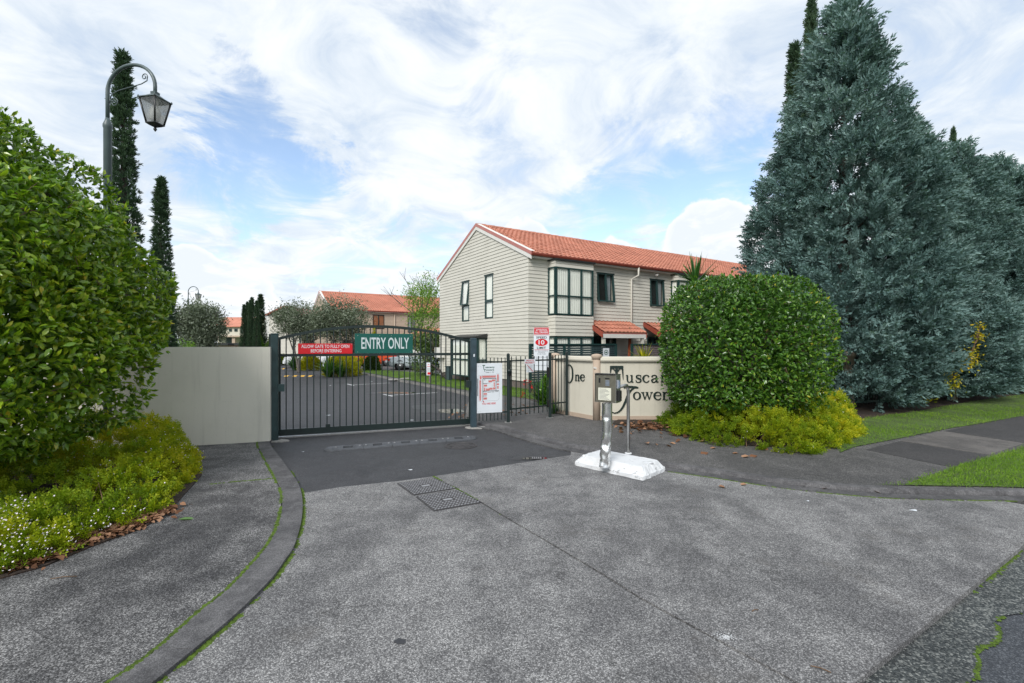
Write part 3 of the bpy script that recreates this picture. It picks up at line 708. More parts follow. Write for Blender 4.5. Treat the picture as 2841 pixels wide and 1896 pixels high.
def gate_sign(name, label, box, mat, lines, lettermat, rivets):
    """box = photo corners (u0,v0,u1,v1)"""
    off = .032
    A2 = GA + gn * off; B2 = GB + gn * off
    a0, z1 = vplane(box[0], box[1], A2, B2); a1, z1b = vplane(box[2], box[1], A2, B2); _, z0 = vplane(box[0], box[3], A2, B2)
    z1 = max(z1, z1b)
    P0 = A2 + ge * a0
    root = thing(name, label, 'sign', (P0[0], P0[1], z0))
    mb = MB(); q = [A2 + ge * a0, A2 + ge * a1, A2 + ge * a1 + gn * .004, A2 + ge * a0 + gn * .004]; mb.prism([tuple(p) for p in q], z0, z1); mb.build('panel', mat, root)
    w, h = a1 - a0, z1 - z0
    for txt, cx_, bz, ch_, wd, bold in lines:
        o = A2 + ge * (a0 + w * cx_) + gn * .004
        put_text('lettering', txt, (o[0], o[1], z0 + h * bz), (ge[0], ge[1], 0), h * ch_, lettermat, root, width=w * wd, bold=bold, proud=.0015, depth=.0005, align='C')
    for rx, rz_ in rivets:
        mb = MB(); o = A2 + ge * (a0 + w * rx) + gn * .005; mb.box((o[0], o[1], z0 + h * rz_), (.011, .004, .011), RZ); mb.build('rivet', M['steel'], root)
    return root
z3 = lambda x, y: (720 + x / 3.5606, 860 + y / 3.5606)
gate_sign('gate_sign', 'green metal sign with large pale letters ENTRY ONLY on the gate', (*z3(940, 238), *z3(1515, 431)), M['sign_green'],
          [('ENTRY ONLY', .52, .24, .56, .82, .0045)], M['sign_letter'], [(.05, .9), (.42, .9), (.62, .9), (.96, .88), (.05, .07), (.46, .06), (.96, .07)])
gate_sign('gate_sign', 'red metal sign asking drivers to let the gate fully open', (*z3(380, 333), *z3(918, 436)), M['sign_red'],
          [('ALLOW GATE TO FULLY OPEN', .5, .57, .31, .88, .0004), ('BEFORE ENTERING', .51, .14, .31, .56, .0004)], M['sign_white'], [(.05, .95), (.42, .05), (.77, .95), (.98, .93)])

# pedestrian fence and gate to the right of the drive gate
Q1, Q2, Q3 = gp(1410, 1173.6, ZR)[:2], gp(1526, 1160, ZR)[:2], gp(1572, 1154.5, ZR)[:2]
def fence_post(label, c, w, z1):
    root = thing('fence_post', label, 'fence post', (c[0], c[1], ZR)); mb = MB(); mb.bbox((c[0], c[1], (ZR + z1) / 2), (w, w, z1 - ZR), .006, .2); mb.build('shaft', M['gate'], root)
    mb = MB(); mb.lathe([(.03, 0), (.034, .012), (.026, .03), (.008, .038)], (c[0], c[1], z1), 12); mb.build('cap', M['gate'], root)
    mb = MB(); mb.bbox((c[0], c[1], ZR + .008), (w * 2.2, w * 2.2, .016), .004, .2); mb.build('base_plate', M['steel'], root); return root
fp1 = fence_post('dark fence post with a round lock beside the site map', Q1, .062, 1.475)
fence_post('dark fence post where the footpath gate latches', Q2, .06, 1.49)
fence_post('dark fence post standing against the sign wall', Q3, .055, 1.5)
def bar_panel(name, label, cat, A, B, n_, ztop, zrt, zrb, zbot, inset=.05):
    root = thing(name, label, cat, (A[0], A[1], ZR)); e = (B - A); L = np.linalg.norm(e); e = e / L; rz = math.atan2(e[1], e[0])
    for nm, z in (('top_rail', zrt), ('bottom_rail', zrb)):
        mb = MB(); c = (A + B) / 2; mb.box((c[0], c[1], z), (L - .06, .028, .032), rz); mb.build(nm, M['gate'], root)
    for i in range(n_):
        p = A + e * (inset + (L - 2 * inset) * i / (n_ - 1)); mb = MB(); mb.box((p[0], p[1], (ztop + zbot) / 2), (.0145, .0145, ztop - zbot), rz); mb.build('bar', M['gate'], root)
    return root, e, rz
bar_panel('bar_fence', 'short fence panel of dark bars carrying the site map', 'fence', PR + np.array((.05, 0)), Q1, 8, 1.425, 1.335, .285, .12, .07)
pg, pe, prz = bar_panel('footpath_gate', 'narrow dark bar gate across the footpath', 'gate', Q1, Q2, 9, 1.445, 1.352, .335, .19, .085)
for d in (.045,):
    p = Q1 + pe * d; mb = MB(); mb.box((p[0], p[1], .84), (.026, .03, 1.06), prz); mb.build('hinge_stile', M['gate'], pg)
p = Q1 + pe * .03 - np.array((0, .045)); mb = MB(); mb.lathe([(.0, -.03), (.045, -.03), (.052, 0), (.045, .02), (.02, .03)], (p[0], p[1], 1.13), 14, 'Y'); mb.build('lock_case', M['gate'], pg)
mb = MB(); mb.box((p[0] + .01, p[1], 1.07), (.05, .06, .06), prz); mb.build('lock_body', M['black_plastic'], pg)
p = Q2 - pe * .06; mb = MB(); mb.box((p[0], p[1] - .01, 1.08), (.04, .05, .22), prz); mb.box((p[0], p[1] - .01, .38), (.04, .05, .16), prz); mb.build('latch_plate', M['black_plastic'], pg)
bar_panel('bar_fence', 'narrow fence panel of dark bars beside the sign wall', 'fence', Q2, Q3, 5, 1.46, 1.365, .37, .16, .075)

# site map board
e2 = (Q1 - PR); e2 = e2 / np.linalg.norm(e2); n2 = np.array((e2[1], -e2[0])); A2, B2 = PR + n2 * .03, Q1 + n2 * .03
R5 = lambda x, y: (1300 + x / 5.228, 880 + y / 5.228)
a0, z1 = vplane(*R5(118, 672), A2, B2); a1, _ = vplane(*R5(487, 672), A2, B2); _, z0 = vplane(*R5(118, 1398), A2, B2)
w, h = a1 - a0, z1 - z0; P0 = A2 + e2 * a0
mp = thing('site_map_board', 'white site map board with red blocks reading YOU ARE HERE', 'sign', (P0[0], P0[1], z0))
mb = MB(); mb.prism([tuple(P0), tuple(P0 + e2 * w), tuple(P0 + e2 * w + n2 * .004), tuple(P0 + n2 * .004)], z0, z1); mb.build('panel', M['sign_white'], mp)
O3 = lambda fx, fz: (P0[0] + e2[0] * w * fx, P0[1] + e2[1] * w * fx, z0 + h * fz)
E3 = (e2[0], e2[1], 0)
put_text('lettering', 'uscany', O3(.34, .905), E3, h * .032, M['print_green'], mp, width=w * .36, bold=.0012, proud=.0055, depth=.0004)
put_text('lettering', 'T', O3(.22, .885), E3, h * .078, M['print_green'], mp, width=w * .10, bold=.003, proud=.0055, depth=.0004)
put_text('lettering', 'owers', O3(.36, .85), E3, h * .032, M['print_green'], mp, width=w * .32, bold=.0012, proud=.0055, depth=.0004)
put_text('lettering', 'T', O3(.26, .83), E3, h * .05, M['print_green'], mp, width=w * .10, bold=.0008, proud=.0058, depth=.0004)
put_text('lettering', 'Units 1 - 97', O3(.35, .805), E3, h * .024, M['ink'], mp, width=w * .32, proud=.0055, depth=.0004)
put_text('lettering', 'YOU ARE HERE', O3(.2, .17), E3, h * .036, M['sign_red'], mp, width=w * .54, bold=.0008, proud=.0055, depth=.0004)
Zm = lambda x, y: ((x - 118) / 369, 1 - (y - 672) / 726)        # printed plan, as fractions of the board
def rect(x0, y0, x1, y1):
    p, q = Zm(x0, y1), Zm(x1, y0); return (p[0] * w, p[1] * h, q[0] * w, q[1] * h)
red = [(162, 858, 186, 905), (197, 855, 393, 882), (412, 840, 434, 940), (157, 920, 178, 1215), (288, 925, 340, 952), (338, 912, 385, 938), (362, 955, 378, 1020), (406, 972, 440, 996), (412, 1010, 434, 1050),
       (218, 985, 266, 1012), (222, 1028, 240, 1082), (252, 1042, 300, 1070), (300, 1033, 345, 1060), (352, 1030, 386, 1058), (216, 1108, 266, 1132), (216, 1172, 266, 1202)]
blk = [(204, 890, 396, 899), (202, 898, 209, 1225), (208, 965, 270, 971), (392, 895, 399, 1080), (208, 1074, 440, 1081), (400, 946, 440, 952), (208, 1088, 260, 1093), (208, 1145, 262, 1153), (130, 895, 137, 1150), (270, 1094, 320, 1099), (330, 1092, 370, 1097), (385, 1088, 430, 1093),
       (222, 910, 240, 918)]
blk += [(123, 893 + 14 * i, 131, 899 + 14 * i) for i in range(18)]
thin = [(146, 848, 148, 1230), (146, 846, 400, 848), (442, 1080, 444, 1170), (146, 1228, 205, 1230), (210, 1222, 400, 1224), (268, 965, 320, 967), (338, 980, 340, 1020), (400, 826, 442, 828), (440, 826, 442, 945)]
thin += [(146 + 0, 915 + 15 * i, 200, 916 + 15 * i) for i in range(20)] + [(195 + 14 * i, 848, 196 + 14 * i, 890) for i in range(15)] + [(400, 845 + 14 * i, 442, 846 + 14 * i) for i in range(8)] + [(212 + 13 * i, 1022, 213 + 13 * i, 1072) for i in range(14)] + [(286 + 12 * i, 905, 287 + 12 * i, 950) for i in range(9)]
for i in range(9):
    a = math.pi / 2 * i / 8; thin.append((400 + 42 * math.sin(a) - 1.5, 1182 + 40 * math.cos(a) - 2, 400 + 42 * math.sin(a) + 1.5, 1182 + 40 * math.cos(a) + 3))
gaps_ = []
for r in red:                                            # thin pale lines cut the blocks into units
    k = 12
    if r[2] - r[0] > r[3] - r[1]: gaps_ += [(x, r[1] - 1, x + 1.5, r[3] + 1) for x in np.arange(r[0] + k, r[2], k)] + [(r[0], (r[1] + r[3]) / 2 - .8, r[2], (r[1] + r[3]) / 2 + .8)]
    else: gaps_ += [(r[0] - 1, y, r[2] + 1, y + 1.5) for y in np.arange(r[1] + k, r[3], k)] + [((r[0] + r[2]) / 2 - .8, r[1], (r[0] + r[2]) / 2 + .8, r[3])]
for nm, rs, mat, pr in (('map_blocks', red, M['print_red'], .0050), ('map_roads', blk, M['ink'], .0058), ('map_lines', thin, M['ink_soft'], .0046), ('map_divisions', gaps_, M['sign_white'], .0054)):
    mb = MB(); flat_print(mb, (P0[0], P0[1], z0), E3, [rect(*r) for r in rs], pr); mb.build(nm, mat, mp)
mb = MB(); o = np.array(O3(.235, .21)) + np.array((n2[0], n2[1], 0)) * .006
ev = np.array(E3); mb.add([o + ev * -.005 + (0, 0, .035), o + ev * .02 + (0, 0, .032), o + ev * .028 + (0, 0, .0), o + ev * .01 + (0, 0, .008)], [(3, 2, 1, 0)]); mb.build('map_arrow', M['sign_red'], mp)
for fx, fz in ((.06, .94), (.14, .94), (.92, .95), (.06, .03), (.15, .03)):
    mb = MB(); o = O3(fx, fz); mb.box((o[0] + n2[0] * .005, o[1] + n2[1] * .005, o[2]), (.009, .004, .009), math.atan2(e2[1], e2[0])); mb.build('rivet', M['steel'], mp)

# private property plate on the footpath gate
n3 = np.array((pe[1], -pe[0])); A2, B2 = Q1 + n3 * .022, Q2 + n3 * .022
def plate(box, mat, root=None, thick=.003):
    a0, z1 = vplane(*R5(box[0], box[1]), A2, B2); a1, _ = vplane(*R5(box[2], box[1]), A2, B2); _, z0 = vplane(*R5(box[0], box[3]), A2, B2); P = A2 + pe * a0
    return P, a1 - a0, z0, z1
P, wp, z0p, z1p = plate((838, 685, 945, 803), None); Pt, wt, z0t, z1t = plate((812, 612, 968, 686), None)
pp = thing('no_trolley_sign', 'small white private property plate with a crossed out trolley', 'sign', (P[0], P[1], z0p))
for (q, ww, za, zb) in ((P, wp, z0p, z1p - .001), (Pt, wt, z0t, z1t)):
    mb = MB(); mb.prism([tuple(q), tuple(q + pe * ww), tuple(q + pe * ww + n3 * .003), tuple(q + n3 * .003)], za, zb); mb.build('panel', M['sign_white'], pp)
E3 = (pe[0], pe[1], 0); c_ = Pt + pe * wt / 2
put_text('lettering', 'PRIVATE', (c_[0], c_[1], z0t + (z1t - z0t) * .55), E3, (z1t - z0t) * .32, M['sign_red'], pp, width=wt * .68, bold=.0004, proud=.0045, depth=.0004, align='C')
put_text('lettering', 'PROPERTY', (c_[0], c_[1], z0t + (z1t - z0t) * .12), E3, (z1t - z0t) * .32, M['sign_red'], pp, width=wt * .86, bold=.0004, proud=.0045, depth=.0004, align='C')
def stroke_on(mb, org, e, nrm, pts, wd, proud):
    o = np.array((org[0], org[1], org[2])) + np.array((nrm[0], nrm[1], 0)) * proud; ev = np.array((e[0], e[1], 0))
    for (x0, z0), (x1, z1) in zip(pts[:-1], pts[1:]):
        d = np.array((x1 - x0, z1 - z0)); d = d / (np.linalg.norm(d) + 1e-9); q = np.array((-d[1], d[0])) * wd / 2
        mb.add([o + ev * (x + q_[0]) + (0, 0, z + q_[1]) for (x, z), q_ in (((x0, z0), -q), ((x1, z1), -q), ((x1, z1), q), ((x0, z0), q))], [(0, 1, 2, 3)])
hp = z1p - z0p; mb = MB(); Om = (P[0], P[1], z0p)
stroke_on(mb, Om, pe, n3, [(wp * .18, hp * .22), (wp * .8, hp * .22), (wp * .74, hp * .38), (wp * .3, hp * .38)], .003, .0042)
stroke_on(mb, Om, pe, n3, [(wp * .3, hp * .38), (wp * .22, hp * .72), (wp * .78, hp * .84), (wp * .72, hp * .40)], .003, .0044)
for f_ in (.35, .47, .59): stroke_on(mb, Om, pe, n3, [(wp * f_, hp * .38), (wp * (f_ - .03), hp * .76)], .002, .0046)
for f_ in (.5, .62): stroke_on(mb, Om, pe, n3, [(wp * .26, hp * f_), (wp * .76, hp * (f_ + .05))], .002, .0048)
for cx_ in (.25, .72): mb.box((P[0] + pe[0] * wp * cx_ + n3[0] * .004, P[1] + pe[1] * wp * cx_ + n3[1] * .004, z0p + hp * .12), (.011, .002, .011), prz)
mb.build('trolley_print', M['ink_soft'], pp)
mb = MB(); stroke_on(mb, Om, pe, n3, [(wp * .08, hp * .92), (wp * .9, hp * .06)], .011, .0056); mb.build('red_bar', M['sign_red'], pp)

# speed limit board on two posts behind the fence
SY = 14.6
s0, s1 = on(1480.8, 908.7, SY), on(1523.8, 1028, SY); w, h = s1[0] - s0[0], s0[2] - s1[2]
sp = thing('speed_limit_board', 'tall white and red notice board with a 10 speed limit', 'sign', (s0[0] + w / 2, SY, ZR))
mb = MB(); mb.box((s0[0] + w / 2, SY + .002, s1[2] + h / 2), (w, .004, h)); mb.build('panel', M['sign_white'], sp)
zf = lambda f_: s1[2] + h * f_
mb = MB(); mb.box((s0[0] + w / 2, SY - .0025, zf(.912)), (w * .95, .003, h * .135)); mb.box((s0[0] + w / 2, SY - .002, zf(.994)), (w, .004, h * .01)); mb.box((s0[0] + w / 2, SY - .0025, zf(.826)), (w, .003, h * .012)); mb.box((s0[0] + w / 2, SY - .0025, zf(.478)), (w * .92, .003, h * .008)); mb.build('red_band', M['sign_red'], sp)
mb = MB(); mb.add([(s0[0] + w / 2, SY - .0035, zf(.65))] + [(s0[0] + w / 2 + w * .40 * math.cos(a), SY - .0035, zf(.65) + h * .083 * math.sin(a)) for a in np.arange(0, 6.28, .2)], [(0, 1 + (i + 1) % 32, 1 + i)[::-1] for i in range(32)]); mb.build('red_oval', M['sign_red'], sp)
X3 = (1, 0, 0); cxs = s0[0] + w / 2
for txt, f_, hh, wd, mt, bd, nm in (('ATTENTION', .915, .042, .74, 'sign_white', .0015, 0), ('ALL DRIVERS', .862, .042, .84, 'sign_white', .0015, 0), ('SPEED', .742, .048, .68, 'ink', .0012, 0), ('10', .602, .1, .38, 'sign_white', .003, 0), ('LIMIT', .498, .052, .58, 'ink', .0015, 0),
                        ('ANY VEHICLE PARKED ON', .44, .018, .86, 'ink_soft', 0, 0), ('FOOTPATH', .405, .018, .42, 'ink_soft', 0, 0), ('WILL BE TOWED', .372, .018, .55, 'ink_soft', 0, 0)):
    put_text('lettering', txt, (cxs, SY, zf(f_)), X3, h * hh, M[mt], sp, width=w * wd, bold=bd, proud=.005, depth=.0004, align='C')
for txt, f_, wd in (('Pedestrian Access', .30, .7), ('Only', .268, .16), ('Resident Parking Only', .105, .8)):
    put_text('lettering', txt, (s0[0] + w * .15, SY, zf(f_)), X3, h * .02, M['ink_soft'], sp, width=w * wd, proud=.004, depth=.0004)
mb = MB()
for f_ in (.305, .17, .112): mb.box((s0[0] + w * .08, SY - .003, zf(f_)), (.012, .002, .012))
mb.build('bullet_print', M['ink'], sp)
for f_ in (.3, .62):
    mb = MB(); mb.box((s0[0] + w * f_, SY + .035, (ZR + zf(.9)) / 2), (.055, .055, zf(.9) - ZR)); mb.build('post', M['lattice'], sp)
# ================================================================== SIGN WALL
R5a = lambda x, y: (1280 + x / 3.266, 880 + y / 3.266)
SB = gp(1702.5, 1167.8, ZR)[:2]; SP = gp(1656, 1166, ZR)[:2]; SA = np.array((1.06, 11.5)); SC = np.array((6.0, SB[1] + .05))
SPl, SPr = SP + np.array((-.07, .04)), SP + np.array((.07, .01))
def up(A, B, o=0.0):
    e = (B - A) / np.linalg.norm(B - A); return e, np.array((e[1], -e[0]))
sw = thing('sign_wall', 'cream plastered entrance wall with dark raised lettering and a beige coping', 'wall', (SP[0], SP[1], ZR))
ZT = 1.43
for nm, A, B in (('wall_face', SA, SPl), ('wall_face', SPr, SC)):
    e, nn = up(A, B); mb = MB(); mb.prism([tuple(A), tuple(B), tuple(B - nn * .19), tuple(A - nn * .19)], ZR - .1, ZT - .1); mb.build(nm, M['stucco_cream'], sw)
    mb = MB(); mb.extr([(-.055, 0), (-.065, .03), (-.05, .085), (-.02, .1), (.21, .1), (.24, .085), (.255, .03), (.245, 0)], (A[0], A[1], ZT - .0995), (B[0], B[1], ZT - .0995), (-nn[0], -nn[1], 0), (0, 0, 1)); mb.build('coping', M['stucco_cream'], sw)
    mb = MB(); q0, q1 = A + nn * .012, B + nn * .012; mb.prism([tuple(q0), tuple(q1), tuple(q1 - nn * .01), tuple(q0 - nn * .01)], ZR - .02, ZR + .09); mb.build('footing_band', M['stucco_pink'], sw)
def pillar(c, rad):
    mb = MB(); mb.lathe([(rad, ZR - .05), (rad, ZT - .06)], (c[0], c[1], 0), 28); mb.build('pilaster', M['stucco_pink'], sw)
    mb = MB(); mb.lathe([(rad, ZT - .06), (rad + .018, ZT - .045), (rad + .034, ZT - .01), (rad + .036, ZT + .02), (rad + .026, ZT + .045), (rad * .6, ZT + .062), (.01, ZT + .065)], (c[0], c[1], 0), 28); mb.build('pilaster_cap', M['stucco_pink'], sw)
pillar(SP + np.array((0, .03)), .082); pillar(SA + np.array((-.02, .05)), .085)
c = SP + np.array((-.05, -.052)); mb = MB(); mb.box((c[0], c[1], 1.19), (.07, .012, .035), .2, 0, .3); mb.build('chipped_plaster', M['white_trim'], sw)

# serif letters built as swelling pen strokes; x height = 1
GLY = {
 'u': ([[(.2, 1, .1), (.2, .36, .1), (.27, .1, .08), (.45, .02, .05), (.65, .1, .045), (.78, .3, .03)], [(.8, 1, .1), (.8, 0, .1)]], [(0, .93, .28, 1.0), (.6, .93, .85, 1.0), (.75, 0, 1.02, .07)], 1.08),
 's': ([[(.66, .7, .03), (.6, .92, .045), (.4, .99, .045), (.18, .9, .07), (.16, .68, .09), (.38, .54, .105), (.62, .4, .105), (.66, .16, .075), (.42, .01, .045), (.18, .07, .045), (.09, .3, .03)]], [(.62, .66, .69, .98), (.07, .02, .14, .34)], .8),
 'c': ([[(.7, .76, .1), (.6, .95, .05), (.42, .99, .04), (.2, .82, .08), (.12, .5, .105), (.2, .18, .08), (.43, .01, .045), (.63, .08, .04), (.76, .28, .02)]], [], .88),
 'a': ([[(.15, .74, .09), (.24, .94, .055), (.42, .99, .04), (.57, .92, .06), (.62, .7, .09), (.62, .2, .09), (.7, .04, .06), (.84, .1, .03)], [(.6, .58, .03), (.34, .5, .05), (.14, .28, .09), (.2, .06, .06), (.38, .02, .045), (.6, .22, .03)]], [], .95),
 'n': ([[(.2, .98, .1), (.2, 0, .1)], [(.25, .7, .03), (.4, .92, .045), (.58, .98, .06), (.75, .85, .09), (.78, .6, .1), (.78, 0, .1)]], [(0, .92, .22, .98), (.02, 0, .4, .07), (.6, 0, .98, .07)], 1.08),
 'e': ([[(.12, .55, .03), (.76, .55, .03)], [(.76, .55, .07), (.7, .85, .06), (.45, .99, .045), (.2, .82, .08), (.12, .5, .105), (.2, .18, .08), (.46, .01, .045), (.66, .08, .04), (.78, .26, .02)]], [], .9),
 'o': ([[(.1, .5, .1), (.16, .78, .085), (.45, .99, .04), (.74, .78, .085), (.8, .5, .1), (.74, .22, .085), (.45, .01, .04), (.16, .22, .085), (.1, .5, .1)]], [], .95),
 'w': ([[(.12, .96, .1), (.42, .02, .07)], [(.42, .02, .04), (.7, .96, .03)], [(.66, .96, .1), (.98, .02, .07)], [(.98, .02, .04), (1.26, .96, .03)]], [(-.05, .93, .34, 1.0), (.5, .93, .84, 1.0), (1.1, .93, 1.42, 1.0)], 1.45),
 'r': ([[(.2, .98, .1), (.2, 0, .1)], [(.26, .62, .03), (.38, .88, .04), (.55, .97, .05), (.66, .86, .085)]], [(0, .92, .22, .98), (.02, 0, .44, .07)], .74),
 'y': ([[(.12, .96, .1), (.46, .02, .07)], [(.8, .96, .03), (.46, .02, .045), (.3, -.3, .045), (.14, -.36, .07)]], [(-.04, .93, .32, 1.0), (.62, .93, .96, 1.0)], .95),
 'O': ([[(.1, .5, .06), (.16, .82, .05), (.45, 1.0, .02), (.74, .82, .05), (.8, .5, .06), (.74, .18, .05), (.45, 0, .02), (.16, .18, .05), (.1, .5, .06)]], [], .95),
}
def pen(mb, org, e, nn, strokes, rects, sx, sz, th):
    ev = np.array((e[0], e[1], 0)); nv = np.array((nn[0], nn[1], 0)); o = np.array(org, float); d = 0
    for st in strokes:
        pts = smooth_path([np.array(q) for q in st], 6) if len(st) > 2 else [np.array(q) for q in st]
        L, Rr = [], []
        for i, p in enumerate(pts):
            t_ = pts[min(i + 1, len(pts) - 1)][:2] - pts[max(i - 1, 0)][:2]; t_ = t_ / (np.linalg.norm(t_) + 1e-9); q = np.array((-t_[1], t_[0])) * p[2]
            L.append(p[:2] + q); Rr.append(p[:2] - q)
        m = len(pts); W3 = lambda q, dd: o + ev * q[0] * sx + np.array((0, 0, q[1] * sz)) + nv * dd
        vs = [W3(q, th + d) for q in L] + [W3(q, th + d) for q in Rr] + [W3(q, 0) for q in L] + [W3(q, 0) for q in Rr]; fs = []
        for i in range(m - 1):
            fs += [(i, m + i, m + i + 1, i + 1), (2 * m + i, i, i + 1, 2 * m + i + 1), (m + i, 3 * m + i, 3 * m + i + 1, m + i + 1)]
        fs += [(0, 2 * m, 3 * m, m), (m - 1, 2 * m - 1, 4 * m - 1, 3 * m - 1)]
        mb.add(vs, fs); d += .0006
    for x0, y0, x1, y1 in rects:
        W3 = lambda x, y, dd: o + ev * x * sx + np.array((0, 0, y * sz)) + nv * dd
        vs = [W3(x, y, dd) for dd in (0, th + d) for x, y in ((x0, y0), (x1, y0), (x1, y1), (x0, y1))]
        mb.add(vs, [(4, 5, 6, 7), (0, 1, 5, 4), (1, 2, 6, 5), (2, 3, 7, 6), (3, 0, 4, 7)]); d += .0006
def letter(ch_, box, A, B):
    """box = photo rectangle u0, u1 and the baseline/x-height rows"""
    e, nn = up(A, B); A2 = A + nn * .004; B2 = B + nn * .004
    u0, u1, vb, vt = box; a0, z0 = vplane(u0, vb, A2, B2); a1, z1 = vplane(u1, vt, A2, B2)
    st, rc, adv = GLY[ch_]; xs = [q[0] for s in st for q in s] + [r[0] for r in rc] + [r[2] for r in rc]; x0, x1 = min(xs), max(xs)
    sx = (a1 - a0) / (x1 - x0 + .12); P = A2 + e * (a0 - (x0 - .06) * sx)
    mb = MB(); pen(mb, (P[0], P[1], z0), e, nn, st, rc, sx, (z1 - z0), .018); return mb.build('letter', M['letter_green'], sw)
Q4 = lambda x, y: (1600 + x / 4.611, 1000 + y / 4.611)
letter('O', (R5a(944, 0)[0], R5a(1016, 0)[0], R5a(0, 592)[1], R5a(0, 434)[1]), SA, SPl)
letter('n', (R5a(1030, 0)[0], R5a(1076, 0)[0], R5a(0, 576)[1], R5a(0, 524)[1]), SA, SPl)
letter('e', (R5a(1080, 0)[0], R5a(1121, 0)[0], R5a(0, 576)[1], R5a(0, 522)[1]), SA, SPl)
for ch_, x0, x1, yb, yt in (('u', 622, 730, 280, 188), ('s', 748, 828, 281, 188), ('c', 842, 932, 281, 188), ('a', 952, 1052, 281, 188), ('n', 1066, 1176, 280, 186), ('y', 1182, 1280, 280, 186),
                            ('o', 722, 815, 502, 404), ('w', 818, 978, 502, 406), ('e', 984, 1082, 504, 404), ('r', 1088, 1166, 504, 402), ('s', 1172, 1256, 504, 402)):
    letter(ch_, (Q4(x0, 0)[0], Q4(x1, 0)[0], Q4(0, yb)[1], Q4(0, yt)[1]), SPr, SC)
# the two decorated capitals
e, nn = up(SPr, SC); A2 = SPr + nn * .004; B2 = SC + nn * .004
def az(x, y): return vplane(*Q4(x, y), A2, B2)
def big(strokes, rects, nm='letter'):
    mb = MB(); st = [[(*az(x, y), w_) for x, y, w_ in s] for s in strokes]; rc = []
    for x0, y0, x1, y1 in rects:
        (a0_, z1_), (a1_, z0_) = az(x0, y0), az(x1, y1); rc.append((a0_, z0_, a1_, z1_))
    pen(mb, (A2[0], A2[1], 0), e, nn, st, rc, 1.0, 1.0, .018); mb.build(nm, M['letter_green'], sw)
big([[(435, 95, .018), (432, 135, .014), (427, 170, .004)], [(583, 95, .018), (588, 170, .013), (593, 246, .004)], [(508, 95, .028), (508, 280, .028)], [(445, 96, .02), (470, 108, .015), (490, 140, .006)], [(573, 96, .02), (545, 108, .015), (527, 140, .006)]], [(425, 70, 594, 97), (470, 276, 548, 288)])
big([[(600, 352, .012), (640, 338, .02), (700, 340, .022), (760, 345, .02), (786, 350, .014)], [(735, 352, .008), (690, 385, .016), (655, 440, .022), (620, 530, .022), (580, 610, .019), (530, 660, .013), (480, 673, .009), (455, 662, .012)]], [])
# ================================================================== INTERCOM ON ITS PLINTH
Q4 = lambda x, y: (1600 + x / 4.611, 1000 + y / 4.611)
cl, cf, cr = gp(1590.8, 1290.3)[:2], gp(1785, 1334.7)[:2], gp(1851, 1305.6)[:2]
cb = cl + (cr - cf)
ic = thing('intercom_stand', 'gate intercom on a white concrete plinth with a crushed steel tube', 'intercom', (*((cl + cr) / 2), 0))
C4 = [cl, cf, cr, cb]; cen = (cl + cr) / 2
mb = MB(); rings = []
prof = [(0, 0), (.004, .045), (.02, .058), (.085, .135), (.10, .14)]
nseg = 14; vs = []
for off, z in prof:
    for s in range(4):
        a, c = C4[s], C4[(s + 1) % 4]; pd, nd_ = C4[(s - 1) % 4], C4[(s + 2) % 4]
        for k in range(nseg):
            # inset corners along both sides
            def corner(i):
                p = C4[i]; q = (C4[(i + 1) % 4] - p); r = (C4[(i - 1) % 4] - p); q = q / np.linalg.norm(q); r = r / np.linalg.norm(r); return p + (q + r) * off
            p = corner(s) + (corner((s + 1) % 4) - corner(s)) * k / nseg
            if k == 0: p = p + (cen - p) * .03
            j = .006 * math.sin(k * 1.7 + s * 2 + z * 30) + random.uniform(-.004, .004)
            p = p + (p - cen) / np.linalg.norm(p - cen) * j
            zz_ = z + (random.uniform(-.004, .004) if z > .02 else 0) + (.012 * math.sin(k * .9) * (z > .05) * (z < .13))
            vs.append((p[0], p[1], max(zz_, 0)))
m = 4 * nseg; fs = [(i * m + k, i * m + (k + 1) % m, (i + 1) * m + (k + 1) % m, (i + 1) * m + k) for i in range(len(prof) - 1) for k in range(m)] + [tuple((len(prof) - 1) * m + k for k in range(m))]
mb.add(vs, fs); mb.build('plinth', M['white_concrete'], ic)

# crushed tube: dented and creased towards its foot
tb = gp(1684, 1287, .13)[:2]; tr_ = .068; nz, na = 46, 40; ztop = .925; vs = []
for i in range(nz + 1):
    f_ = i / nz; z = .10 + (ztop - .10) * f_
    for k in range(na):
        th = 2 * math.pi * k / na; r = tr_; low = max(0, 1 - f_ / .55)
        cam_th = -1.95                                           # side turned to the road
        d1 = math.exp(-((((th - cam_th + math.pi) % (2 * math.pi)) - math.pi) / .55) ** 2)
        d2 = math.exp(-((((th + 1.1 + math.pi) % (2 * math.pi)) - math.pi) / .4) ** 2)
        r -= .034 * d1 * math.exp(-((f_ - .36) / .05) ** 2) + .02 * d1 * math.exp(-((f_ - .12) / .09) ** 2) + .014 * d2 * math.exp(-((f_ - .58) / .12) ** 2) + .012 * d1 * math.exp(-((f_ - .78) / .03) ** 2)
        r += low * (.008 * math.sin(th * 2 + f_ * 17) * math.sin(f_ * 31 + 1) + .005 * math.sin(th * 4 - f_ * 23)) + .012 * low * math.cos(th - cam_th + 1.2) + .0012 * math.sin(th * 3 + 1) * math.sin(f_ * 14)
        ox, oy = -.028 * low, -.018 * low
        vs.append((tb[0] + ox + r * math.cos(th), tb[1] + oy + r * math.sin(th), z))
fs = [(i * na + k, i * na + (k + 1) % na, (i + 1) * na + (k + 1) % na, (i + 1) * na + k) for i in range(nz) for k in range(na)]
mb = MB(); mb.add(vs, fs); mb.build('crushed_tube', M['steel_bright'], ic)
mb = MB(); mb.lathe([(.0, .9), (.055, .9), (.055, .91), (0, .91)], (tb[0], tb[1], 0), 20); mb.build('tube_bung', M['black_plastic'], ic)

